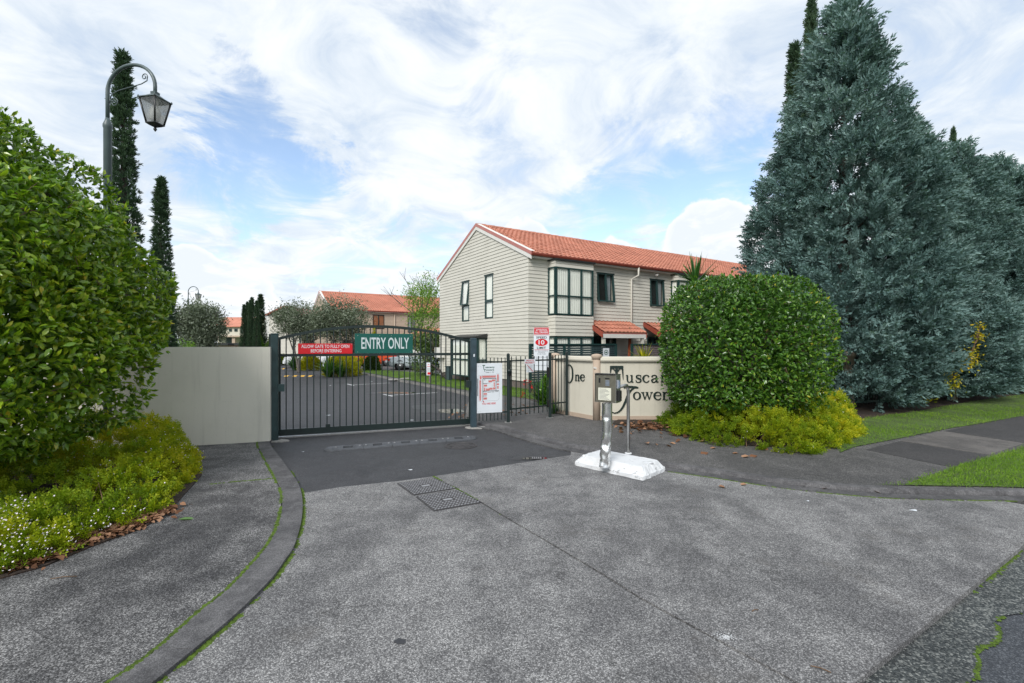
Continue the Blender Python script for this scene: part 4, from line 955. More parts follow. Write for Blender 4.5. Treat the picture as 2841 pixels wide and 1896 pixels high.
# cabinet: front turned left towards the drivers
yaw = math.radians(-33)
fx = np.array((math.cos(yaw), math.sin(yaw))); fn = np.array((math.sin(yaw), -math.cos(yaw)))   # along the front, and out of the front
B0 = on(1651, 1100, 6.42)[:2]                       # front left edge of the cabinet
cw, cd, z0, z1 = .30, .155, .925, 1.305
def cp(a, o, z): p = B0 + fx * a + fn * o; return (p[0], p[1], z)
mb = MB()   # shell: sides, back, top and floor, front open
tw = .004; tp = .02   # top runs a little wider than the bottom and forms a hood
def shell(a0, a1, o0, o1, za, zb):
    p = [cp(a0, o0, 0), cp(a1, o0, 0), cp(a1, o1, 0), cp(a0, o1, 0)]; mb.prism([(q[0], q[1]) for q in p], za, zb)
shell(0, tw, -cd, .012, z0, z1); shell(cw - tw, cw, -cd, .012, z0, z1); shell(0.0045, cw - .0045, -cd, -cd + tw, z0, z1); shell(.0045, cw - .0045, -cd + .005, .0, z0, z0 + tw)
mb.add([cp(-.004, -cd - .003, z1 - .012), cp(cw + .004, -cd - .003, z1 - .012), cp(cw + .004, .03, z1 + .008), cp(-.004, .03, z1 + .008), cp(-.004, -cd - .003, z1 - .006), cp(cw + .004, -cd - .003, z1 - .006), cp(cw + .004, .03, z1 + .014), cp(-.004, .03, z1 + .014)], [(0, 3, 2, 1), (4, 5, 6, 7), (0, 1, 5, 4), (1, 2, 6, 5), (2, 3, 7, 6), (3, 0, 4, 7)])
cab = mb.build('cabinet', M['steel'], ic)
def pan(name, a0, a1, o0, o1, za, zb, mat, par=cab):
    mb = MB(); p = [cp(a0, o0, 0), cp(a1, o0, 0), cp(a1, o1, 0), cp(a0, o1, 0)]; mb.prism([(q[0], q[1]) for q in p], za, zb); return mb.build(name, mat, par)
pan('front_panel', .006, cw - .006, -.02, -.004, z0 + .006, z1 - .016, M['steel_panel'])
pan('notice', .045, .225, -.004, -.0025, z0 + .03, z0 + .195, M['paper'])
mb = MB(); A_ = B0 + fn * -.0024
flat_print(mb, (A_[0], A_[1], 0), (fx[0], fx[1], 0), [(.06, z0 + .175 - i * .0165, .06 + (.14 if i % 3 else .10) - .02 * (i % 2), z0 + .180 - i * .0165) for i in range(9)], .0006); mb.build('notice_print', M['ink_soft'], cab)
pan('speaker_slot', .05, .075, -.004, -.0028, z1 - .12, z1 - .055, M['black_plastic'])
pan('display', .14, .205, -.004, -.002, z1 - .068, z1 - .052, M['black_plastic'])
for r_ in range(4):
    for c_ in range(3):
        pan('key', .15 + c_ * .019, .163 + c_ * .019, -.004, .001, z1 - .097 - r_ * .019, z1 - .084 - r_ * .019, M['key'])
for a, z in ((.02, .035), (.15, .02), (.285, .02), (.02, .21), (.24, .205), (.14, .345), (.04, .345)):
    pan('screw', a - .004, a + .004, -.004, .0, z0 + z - .004, z0 + z + .004, M['steel_bright'])
# keypad reader and handset on the side facing the footpath
def side(name, o0, o1, p0, p1, za, zb, mat):
    mb = MB(); p = [cp(cw + p0, o0, 0), cp(cw + p1, o0, 0), cp(cw + p1, o1, 0), cp(cw + p0, o1, 0)]; q = [(x[0], x[1]) for x in p]; mb.bbox(((q[0][0] + q[2][0]) / 2, (q[0][1] + q[2][1]) / 2, (za + zb) / 2), (abs(p1 - p0), abs(o1 - o0), zb - za), .006, yaw); return mb.build(name, mat, cab)
side('reader', -.012, -.075, .0005, .02, z1 - .19, z1 - .075, M['grey_plastic']); side('reader_face', -.02, -.067, .0205, .023, z1 - .175, z1 - .09, M['key'])
side('handset', -.018, -.085, .0005, .045, z0 + .025, z0 + .165, M['black_plastic'])
# support pipe behind the cabinet
pb = gp(1743, 1260, .13)[:2]; bt = B0 + fx * cw * .8 + fn * -cd
zt = 1.12; pth = [(pb[0], pb[1], .12), (pb[0], pb[1], zt - .13)]
d = np.array(bt) - pb; dl = np.linalg.norm(d); d = d / dl
for a in np.linspace(0, math.pi / 2, 7)[1:]: pth.append((pb[0] + d[0] * .1 * (1 - math.cos(a)), pb[1] + d[1] * .1 * (1 - math.cos(a)), zt - .1 + .1 * math.sin(a)))
pth.append((bt[0], bt[1], zt)); mb = MB(); mb.tube(pth, .0235, 16); mb.build('support_pipe', M['steel'], ic)
mb = MB(); mb.lathe([(.05, .13), (.05, .148), (.03, .152)], (pb[0], pb[1], 0), 18); mb.build('pipe_flange', M['white_concrete'], ic)
# ================================================================== THINGS SET INTO OR LYING ON THE DRIVE
b0, b1 = gp(899, 1248)[:2], gp(1322, 1214)[:2]; be = (b1 - b0) / np.linalg.norm(b1 - b0); bl = np.linalg.norm(b1 - b0); bn = np.array((be[1], -be[0]))
bump = thing('speed_bump', 'dark rubber speed bump in bolted sections in front of the gate', 'speed bump', (*((b0 + b1) / 2), 0))
bz = -.014
def bseg(a0, a1, slot):
    mb = MB(); prof = [(-.135, 0), (-.13, .016), (-.08, .042), (-.035, .05), (.035, .05), (.08, .042), (.13, .016), (.135, 0)]
    P0, P1 = b0 + be * a0, b0 + be * a1
    if slot:
        m_ = (a0 + a1) / 2
        for s0, s1 in ((a0, m_ - .075), (m_ + .075, a1)):
            A, B = b0 + be * s0, b0 + be * s1; mb.extr(prof, (A[0], A[1], bz), (B[0], B[1], bz), (bn[0], bn[1], 0), (0, 0, 1))
        A, B = b0 + be * (m_ - .0748), b0 + be * (m_ + .0748); mb.extr([(-.135, 0), (-.13, .016), (-.08, .042), (-.035, .05), (.015, .05), (.017, .01), (.095, .006), (.097, .032), (.13, .016), (.135, 0)], (A[0], A[1], bz), (B[0], B[1], bz), (bn[0], bn[1], 0), (0, 0, 1))
    else: mb.extr(prof, (P0[0], P0[1], bz), (P1[0], P1[1], bz), (bn[0], bn[1], 0), (0, 0, 1))
    seg = mb.build('bump_section', M['rubber'], bump)
    for f_ in (.1, .9):
        q = b0 + be * (a0 + (a1 - a0) * f_) + bn * .055; mb = MB(); mb.lathe([(.015, 0), (.015, .01), (.006, .012)], (q[0], q[1], bz + .044), 10); mb.build('bolt', M['iron_top'], seg)
ends = .13; L5 = (bl - 2 * ends) / 5
for i in range(5): bseg(ends + L5 * i + .003, ends + L5 * (i + 1) - .003, True)
for s, base in ((-1, ends - .001), (1, bl - ends + .001)):
    mb = MB(); vs = []; rows = 7
    prof = [(-.135, 0), (-.13, .016), (-.08, .042), (-.035, .05), (.035, .05), (.08, .042), (.13, .016), (.135, 0)]
    for i in range(rows):
        f_ = i / (rows - 1); sc = math.sqrt(max(0, 1 - (f_ * .97) ** 2)); q = b0 + be * (base + s * ends * f_)
        vs += [(q[0] + bn[0] * x * sc, q[1] + bn[1] * x * sc, bz + z * sc) for x, z in prof]
    mb.add(vs, [(i * 8 + k, i * 8 + k + 1, i * 8 + 9 + k, i * 8 + 8 + k) for i in range(rows - 1) for k in range(7)]); mb.build('bump_end', M['rubber'], bump)

def iron_cover(c, r, z, label):
    t = thing('manhole_cover', label, 'manhole cover', (c[0], c[1], z)); mb = MB(); mb.lathe([(r, 0), (r, .006), (r - .03, .009), (r - .032, .003), (r - .04, .003)], (c[0], c[1], z), 40, smooth=False); mb.build('frame_ring', M['iron'], t)
    mb = MB(); pf = [(r - .045, 0), (r - .045, .007)]
    for k in range(4):
        q = (r - .06) * (1 - k / 4.3); pf += [(q, .007), (q - .004, .004), (q - .02, .004), (q - .024, .008)]
    mb.lathe(pf, (c[0], c[1], z), 40, smooth=False); mb.build('lid', M['iron'], t)
    for a in (.6, 3.7):
        mb = MB(); mb.box((c[0] + (r - .09) * math.cos(a), c[1] + (r - .09) * math.sin(a), z + .009), (.05, .02, .006), a + 1.57); mb.build('lift_slot', M['black_plastic'], t)
iron_cover(gp(1279, 1235)[:2], .275, -.014, 'round ringed iron manhole cover near the speed bump')

def lug_cover(pts, label):
    P = [gp(1080 + x / 6.27, 1180 + y / 6.27)[:2] for x, y in pts]; c = sum(P) / 4
    t = thing('checker_cover', label, 'drain cover', (c[0], c[1], 0)); shr = [p + (c - p) * .012 for p in P]
    mb = MB(); mb.prism([tuple(p) for p in shr], -.03, .003); mb.build('plate', M['iron'], t)
    mb = MB(); nu, nv = 14, 10
    e1 = (P[1] - P[0]); e1 /= np.linalg.norm(e1); ang = math.atan2(e1[1], e1[0])
    for i in range(nu):
        for j in range(nv):
            if 5 <= i <= 8 and 4 <= j <= 5 and (i + j) % 9 < 7: continue
            fu, fv = (i + .5) / nu, (j + .5) / nv
            p = (P[0] * (1 - fu) + P[1] * fu) * (1 - fv) + (P[3] * (1 - fu) + P[2] * fu) * fv
            mb.box((p[0], p[1], .006), (.027, .016, .007), ang + (.5 if (i + j) % 2 else .5))
    mb.build('lugs', M['iron_top'], t)
    mb = MB(); mb.box((c[0], c[1], .006), (.1, .05, .006), ang); mb.build('maker_plate', M['iron_top'], t)
    fr = [p + (p - c) * .02 for p in P]; mb = MB()
    for i in range(4):
        a, b_ = fr[i], fr[(i + 1) % 4]; d = (b_ - a) / np.linalg.norm(b_ - a); nn_ = np.array((-d[1], d[0]))
        mb.prism([tuple(a), tuple(b_), tuple(b_ + nn_ * .012), tuple(a + nn_ * .012)], -.02, .0035 + .0004 * i)
    mb.build('frame', M['iron'], t)
lug_cover([(160, 1020), (770, 925), (1170, 1100), (430, 1215)], 'studded iron drain cover nearer the gate')
lug_cover([(490, 1250), (1190, 1137), (1590, 1350), (790, 1490)], 'studded iron drain cover nearer the street')

def puddle(c, rx, ry, z, mat, name, seed, rz=0.0):
    mb = MB(); pts = []
    for a in np.arange(0, 6.28, .12):
        k = 1 + .18 * math.sin(2 * a + seed) + .1 * math.sin(5 * a + 2 * seed) + .05 * math.sin(9 * a + seed)
        x, y = rx * k * math.cos(a), ry * k * math.sin(a); pts.append((c[0] + x * math.cos(rz) - y * math.sin(rz), c[1] + x * math.sin(rz) + y * math.cos(rz)))
    mb.sheet(pts, z); return tag(mb.build(name, mat), kind='structure')
puddle(gp(1488, 1269)[:2], .34, .17, -.010, M['damp'], 'damp_patch', 1.0); puddle(gp(1488, 1271)[:2], .19, .08, -.006, M['water'], 'puddle', 1.3)
c = gp(1489, 1271)[:2]; t = thing('sump_grate', 'small square sump lid lying in a puddle', 'drain cover', (c[0], c[1], -.01)); mb = MB(); mb.box((c[0], c[1], -.006), (.16, .12, .014)); mb.build('frame', M['iron'], t)
for i in range(5): mb = MB(); mb.box((c[0] - .06 + .03 * i, c[1], .002), (.012, .1, .004)); mb.build('slat', M['iron_top'], t)
puddle(gp(1104.8, 1089.7)[:2], .9, .55, -.010, M['damp'], 'damp_patch', 2.0); puddle(gp(1104.8, 1089.7)[:2], .6, .3, -.006, M['water'], 'puddle', 2.4)
puddle(gp(1234, 1132)[:2], .85, 1.0, -.010, M['damp'], 'damp_patch', 3.1); puddle(gp(1250, 1140)[:2], .36, .36, -.006, M['water'], 'puddle', 4.0)
puddle(gp(1110, 1781)[:2], .03, .03, .003, M['damp'], 'tar_patch', 2.2)
# splash of white paint
mb = MB()
pc = gp(2012, 1770)[:2]
for i in range(150):
    r_ = abs(random.gauss(0, .05)); a = random.uniform(0, 6.28); s = random.uniform(.002, .007) * max(.3, 1 - r_ * 6)
    x, y = pc[0] + r_ * math.cos(a) * 1.2, pc[1] + r_ * math.sin(a) * .8; mb.add([(x + s * math.cos(k * 1.05 + a), y + s * .8 * math.sin(k * 1.05 + a), .004 + i * 1e-5) for k in range(6)], [tuple(range(6))])
tag(mb.build('paint_splash', M['line_paint']), 'white paint splash on the concrete beside the long joint', 'paint splash', kind='stuff')

# painted parking bays
def line(pts, w_, z=-.009):
    mb = MB(); P = [gp(*z3(x, y))[:2] for x, y in pts]
    for a, b_ in zip(P[:-1], P[1:]):
        d = (b_ - a) / np.linalg.norm(b_ - a); q = np.array((-d[1], d[0])) * w_ / 2; mb.add([(*(a - q), z), (*(b_ - q), z), (*(b_ + q), z), (*(a + q), z)], [(0, 1, 2, 3)])
    return tag(mb.build('bay_line', M['line_paint']), kind='structure')
line([(905, 741), (1290, 720)], .09); line([(865, 731), (930, 746)], .09, -.008); line([(1290, 842), (1755, 815)], .09); line([(1225, 833), (1320, 852)], .09, -.008)
for i, (x, y, lab) in enumerate(((1500, 1086, 'long white paper scrap behind the gate near the puddle'), (1665, 1093, 'small white paper scrap behind the right end of the gate'), (680, 1038, 'white paper scrap behind the left part of the gate'), (1110, 706, 'white paper scrap beyond the farther bay line'), (700, 745, 'white paper scrap far back on the left of the drive'))):
    c = gp(*z3(x, y))[:2]; mb = MB(); mb.box((c[0], c[1], -.008), (.09, .05, .006), .4 * i); tag(mb.build('paper_scrap', M['sign_white']), lab, 'litter', group='paper scraps on the inner drive')
for u, v, s, lab in ((1137, 1302, .035, 'white litter scrap between speed bump and iron covers'), (840, 1252, .02, 'tiny white litter scrap near the left gate post'), (2534, 1417, .04, 'white litter scrap on the concrete below the verge lawn'), (1610, 1242, .05, 'white litter scrap in the kerb channel behind the plinth'), (2240, 1391, .02, 'tiny white litter scrap on the concrete below the heath')):
    c = gp(u, v)[:2]; mb = MB(); mb.add([(c[0] + s * math.cos(a) * (1 + .3 * math.sin(3 * a)), c[1] + s * .5 * math.sin(a), .004 + .003 * math.sin(a * 2)) for a in np.arange(0, 6.28, .8)], [tuple(range(8))])
    mb.v = [(x, y, z if (v > 1330 or u > 1600) else z - .012) for x, y, z in mb.v]
    tag(mb.build('paper_scrap', M['sign_white']), lab, 'litter', group='litter in front of the gate')

# raised humps with yellow bars beyond the gate
R1 = lambda x, y: (740 + x / 7.344, 860 + y / 7.344)
def hump(xa, xb, y, cells, label):
    A, B = gp(*R1(xa, y))[:2], gp(*R1(xb, y))[:2]; e = (B - A) / np.linalg.norm(B - A); nn_ = np.array((e[1], -e[0])); t = thing('road_hump', label, 'speed bump', (*((A + B) / 2), 0))
    mb = MB(); A0 = A - e * 2.4; mb.extr([(-.25, 0), (-.1, .05), (.1, .05), (.25, 0)], (A0[0], A0[1], -.014), (B[0], B[1], -.014), (nn_[0], nn_[1], 0), (0, 0, 1)); mb.build('hump', M['rubber'], t)
    for x0, x1 in cells:
        a, b_ = gp(*R1(x0, y))[:2], gp(*R1(x1, y))[:2]; mb = MB(); mb.extr([(-.24, .004), (-.095, .053), (.095, .053), (.24, .004)], (a[0], a[1], -.014), (b_[0], b_[1], -.014), (nn_[0], nn_[1], 0), (0, 0, 1)); mb.build('yellow_bar', M['yellow_paint'], t)
hump(225, 955, 1352, [(225, 290), (385, 465), (555, 635), (715, 795), (875, 945)], 'rubber road hump with five yellow bars nearer the gate')
hump(230, 395, 1203, [(258, 300), (345, 380)], 'rubber road hump with two yellow bars farther inside')
# ================================================================== LAMPS
def make_lamp(name, label):
    """local: pole at origin, arm reaching along +x; total height 5.9"""
    t = thing(name, label, 'street lamp')
    mb = MB(); mb.lathe([(.052, 0), (.052, 4.94), (.06, 4.96), (.06, 5.0), (.036, 5.06), (.028, 5.10)], (0, 0, 0), 20); mb.build('pole', M['lamp'], t, False)
    r = .42; pts = [(0, 0, 5.0), (0, 0, 5.48)] + [(r - r * math.cos(a), 0, 5.5 + .36 * math.sin(a)) for a in np.linspace(.1, math.pi - .0, 22)] + [(2 * r, 0, 5.39)]
    mb = MB(); mb.tube(pts, [.027] * 3 + [.025] * (len(pts) - 3), 14); arm = mb.build('arm', M['lamp'], t, False)
    def scroll(cx_, cz, r0, turns, flip, start):
        return [(cx_ + flip * r0 * (1 - .75 * f_) * math.cos(start + turns * 2 * math.pi * f_), 0, cz + r0 * (1 - .75 * f_) * math.sin(start + turns * 2 * math.pi * f_)) for f_ in np.linspace(0, 1, 30)]
    mb = MB(); mb.tube([(.04, 0, 5.38), (.08, 0, 5.46), (.2, 0, 5.50), (.40, 0, 5.53), (.60, 0, 5.56), (.70, 0, 5.60)] + scroll(.655, 5.66, .055, 1.3, 1, -.6), .007, 8); mb.build('scroll', M['lamp'], arm, False)
    mb = MB(); mb.tube([(.04, 0, 5.44), (.045, 0, 5.36)] + scroll(.12, 5.33, .075, 1.6, -1, 0.0), .007, 8); mb.build('scroll', M['lamp'], arm, False)
    lx, top = 2 * r, 5.42
    mb = MB(); s = math.sqrt(2)
    mb.lathe([(.045, top), (.06, top - .01), (.055, top - .04), (.085 * s, top - .08), (.145 * s, top - .115), (.15 * s, top - .13), (.13 * s, top - .132)], (lx, 0, 0), 4, smooth=False, rot=math.pi / 4); lan = mb.build('lantern_roof', M['lamp'], t, False)
    zt, zb = top - .132, top - .47; wt, wb = .132, .075
    for sx, sy in ((1, 1), (1, -1), (-1, 1), (-1, -1)):
        mb = MB(); mb.tube([(lx + sx * wt, sy * wt, zt), (lx + sx * wb, sy * wb, zb)], .013, 6); mb.build('lantern_bar', M['frame_dark'], lan, False)
        mb = MB(); mb.lathe([(.008, 0), (.014, .012), (.004, .03)], (lx + sx * .14, sy * .14, top - .125), 8); mb.build('finial', M['lamp'], lan, False)
    for a, b_ in (((1, 1), (1, -1)), ((1, -1), (-1, -1)), ((-1, -1), (-1, 1)), ((-1, 1), (1, 1))):
        k = .97; mb = MB(); mb.add([(lx + a[0] * wt * k, a[1] * wt * k, zt), (lx + b_[0] * wt * k, b_[1] * wt * k, zt), (lx + b_[0] * wb * k, b_[1] * wb * k, zb), (lx + a[0] * wb * k, a[1] * wb * k, zb)], [(0, 1, 2, 3)]); mb.build('lantern_pane', M['lantern_glass'], lan, False)
    mb = MB(); mb.lathe([(.07 * s + .015, zb), (.075 * s + .015, zb - .012), (.055 * s, zb - .035), (.02, zb - .055)], (lx, 0, 0), 4, smooth=False, rot=math.pi / 4)
    mb.lathe([(.012, -.05), (.02, -.075), (.026, -.085), (.012, -.105), (.003, -.12)], (lx, 0, zb), 10); mb.build('lantern_base', M['frame_dark'], lan, False)
    mb = MB(); mb.lathe([(.03, zb + .02), (.065, zb + .06), (.07, zb + .18), (.045, zb + .25), (.02, zb + .27)], (lx, 0, 0), 14); mb.build('lamp_globe', M['lit_white'], lan, False)
    return t
lamp = make_lamp('street_lamp', 'grey hooked street lamp rising behind the big left hedge')
lp = on(247 * 1.20894, 956, 7.25); sc = (on(0, 187, 7.25)[2]) / 5.87
lamp.location = (lp[0], lp[1], 0); lamp.scale = (sc,) * 3; lamp.rotation_euler = (0, 0, math.radians(-10))
l2 = copy_tree(lamp); Yf = 31.0; sc2 = on(0, 795.5, Yf)[2] / 5.87
q = on(432 * 1.20894, 956, Yf); l2.location = (q[0], q[1], 0); l2.scale = (sc2,) * 3; l2.rotation_euler = (0, 0, math.radians(-12))
tag(l2, 'small distant hooked street lamp above the plastered wall', group='hooked street lamps'); tag(lamp, group='hooked street lamps')
# ================================================================== HOUSES
HA = math.atan2(.534, .845); DX = np.array((math.cos(HA), math.sin(HA))); DY = np.array((-math.sin(HA), math.cos(HA)))
def face_map(A, B):
    A = np.array(A, float); B = np.array(B, float); L = np.linalg.norm(B - A); e = (B - A) / L; n_ = np.array((e[1], -e[0]))
    f_ = lambda a, o, z: (A[0] + e[0] * a + n_[0] * o, A[1] + e[1] * a + n_[1] * o, z); f_.L = L; return f_
def mbox(mb, fm, a0, a1, o0, o1, z0, z1, tilt=None):
    """box on a wall face; tilt=(zt,zb,push) swings the lower end outward"""
    def P(a, o, z):
        if tilt: o = o + tilt[2] * (tilt[0] - z) / (tilt[0] - tilt[1])
        return fm(a, o, z)
    vs = [P(a, o, z) for a in (a0, a1) for o in (o0, o1) for z in (z0, z1)]
    return mb.add(vs, [(0, 2, 3, 1), (4, 5, 7, 6), (0, 1, 5, 4), (2, 6, 7, 3), (0, 4, 6, 2), (1, 3, 7, 5)])
def boards(root, fm, z0, z1, mat, openings=(), lo=None, hi=None, pitch=.135, name='weatherboard', join=False):
    """lapped boards; lo(z), hi(z) give the ends of the wall at a height"""
    lo = lo or (lambda z: -.015); hi = hi or (lambda z: fm.L + .015); jm = MB(); z = z0
    while z < z1 - .02:
        zt = min(z + pitch + .006, z1)
        iv = [(None, None)]
        cuts_ = sorted([(o[0], o[1]) for o in openings if o[2] < z + pitch * .6 and o[3] > z + pitch * .4])
        segs = []; start = None
        for c0, c1 in cuts_:
            segs.append((start, c0)); start = c1
        segs.append((start, None))
        for s0, s1 in segs:
            b0_, t0_ = (lo(z), lo(zt)) if s0 is None else (s0, s0); b1_, t1_ = (hi(z), hi(zt)) if s1 is None else (s1, s1)
            if b1_ - b0_ < .02: continue
            if t1_ < t0_: t0_ = t1_ = (t0_ + t1_) / 2
            mb = jm if join else MB(); ob, ot = .025, .004
            vs = [fm(b0_, 0, z), fm(b1_, 0, z), fm(b1_, ob, z), fm(b0_, ob, z), fm(t0_, 0, zt), fm(t1_, 0, zt), fm(t1_, ot, zt), fm(t0_, ot, zt)]
            mb.add(vs, [(0, 1, 2, 3), (7, 6, 5, 4), (3, 2, 6, 7), (0, 3, 7, 4), (1, 5, 6, 2), (0, 4, 5, 1)])
            if not join: mb.build(name, mat, root, False)
        z += pitch
    if join: tag(jm.build('weatherboards', mat, root, False), kind='stuff')
def window(root, fm, a0, a1, z0, z1, cols=(), rows=(), frame='frame', back='blind', o=0.0, fw=.05, hood=True, tilt=0.0, depth=.035, name='window'):
    mb = MB(); tl = (z1, z0, tilt) if tilt else None
    xs = [a0] + [a0 + (a1 - a0) * f_ for f_ in cols] + [a1]; zs = [z0] + [z0 + (z1 - z0) * f_ for f_ in rows] + [z1]
    for i, x in enumerate(xs):
        x0, x1 = (x, x + fw) if i == 0 else ((x - fw, x) if i == len(xs) - 1 else (x - fw * .55, x + fw * .55)); mbox(mb, fm, x0, x1, o - .05, o + depth, z0, z1, tl)
    for i, z in enumerate(zs):
        y0, y1 = (z, z + fw) if i == 0 else ((z - fw, z) if i == len(zs) - 1 else (z - fw * .5, z + fw * .5)); mbox(mb, fm, a0 + .001, a1 - .001, o - .048, o + depth - .003, y0, y1, tl)
    w_ = mb.build(name, M[frame], root, False)
    for i in range(len(xs) - 1):
        for j in range(len(zs) - 1):
            mb = MB(); P = lambda a, z: fm(a, o + (tilt * (z1 - z) / (z1 - z0) if tilt else 0), z)
            mb.add([P(xs[i] + .01, zs[j] + .01), P(xs[i + 1] - .01, zs[j] + .01), P(xs[i + 1] - .01, zs[j + 1] - .01), P(xs[i] + .01, zs[j + 1] - .01)], [(0, 1, 2, 3)]); mb.build('pane', M['glass'], w_, False)
    if back in ('blind', 'blind_brown', 'curtain'):
        mb = MB(); n_ = max(4, int((a1 - a0) / .045)); vs = []
        for i in range(n_ + 1):
            a = a0 + .02 + (a1 - a0 - .04) * i / n_; oo = o - .022 - (.014 if i % 2 else 0)
            vs += [fm(a, oo, z0 + .02), fm(a, oo, z1 - .02)]
        mb.add(vs, [(2 * i, 2 * i + 2, 2 * i + 3, 2 * i + 1) for i in range(n_)]); mb.build('blind', M[back], w_, False)
    mb = MB(); mbox(mb, fm, a0 + .005, a1 - .005, o - .098, o - .092, z0 + .005, z1 - .005); mb.build('dark_backing', M['dark_room'], w_, False)  # near-black panel stands in for the unlit room behind the glass
    if back == 'half':
        mb = MB(); mbox(mb, fm, a0 + (a1 - a0) * .68, a0 + (a1 - a0) * .9, o - .07, o - .066, z0 + .03, z1 - .03); mb.build('curtain', M['curtain'], w_, False)
    if hood:
        mb = MB(); mbox(mb, fm, a0 - .05, a1 + .05, o - .01, o + .06, z1 + .001, z1 + .02); mb.build('flashing', M[frame], w_, False)
    return w_

def tile_sheet(name, mat, W_=1.28, Ln=.37, waves=6):
    nc = waves * 4; vs = []
    for i in range(nc + 1):
        x = W_ * i / nc; wv = .016 * math.cos(2 * math.pi * i / 4) + (.008 if i % 4 == 0 else 0)
        vs += [(x, 0, wv - .02), (x, .006, wv + .034), (x, Ln, wv - .006)]
    fs = [(3 * i + k, 3 * i + 3 + k, 3 * i + 4 + k, 3 * i + 1 + k) for i in range(nc) for k in range(2)]
    me = bpy.data.meshes.new(name); me.from_pydata(vs, [], fs); me.materials.append(mat); me.update(); return me
TILE = tile_sheet('roof_tile', M['tile'])
def tile_plane(parent, origin, ex, ey, width, length, course=.335, stagger=True, join=None):
    """cover a sloping plane: ex along the eave, ey up the slope"""
    ex, ey = Vector(ex).normalized(), Vector(ey).normalized(); ez = ex.cross(ey); rows = int(math.ceil(length / course)); V_, F_ = [], []
    base = np.array([v.co[:] for v in TILE.vertices]); fac = [tuple(p.vertices) for p in TILE.polygons]
    for r in range(rows):
        x = -(.64 if (stagger and r % 2) else 0.0)
        while x < width - .01:
            x0, x1 = max(x, 0), min(x + 1.28, width)
            if x1 - x0 > .05:
                sx = (x1 - x0) / 1.28; sy = min(1.0, (length - r * course) / course); o_ = Vector(origin) + ex * x0 + ey * (r * course)
                mt = Matrix(((ex.x * sx, ey.x * sy, ez.x, o_.x), (ex.y * sx, ey.y * sy, ez.y, o_.y), (ex.z * sx, ey.z * sy, ez.z, o_.z), (0, 0, 0, 1)))
                if join is not None:
                    A_ = np.array(mt); q = base @ A_[:3, :3].T + A_[:3, 3]; k0 = len(join.v); join.v += [tuple(p) for p in q]; join.f += [tuple(i + k0 for i in f_) for f_ in fac]; join.sm += [False] * len(fac)
                else:
                    o = bpy.data.objects.new('roof_tile', TILE); COL.objects.link(o); o.parent = parent; o.matrix_basis = mt
            x += 1.28

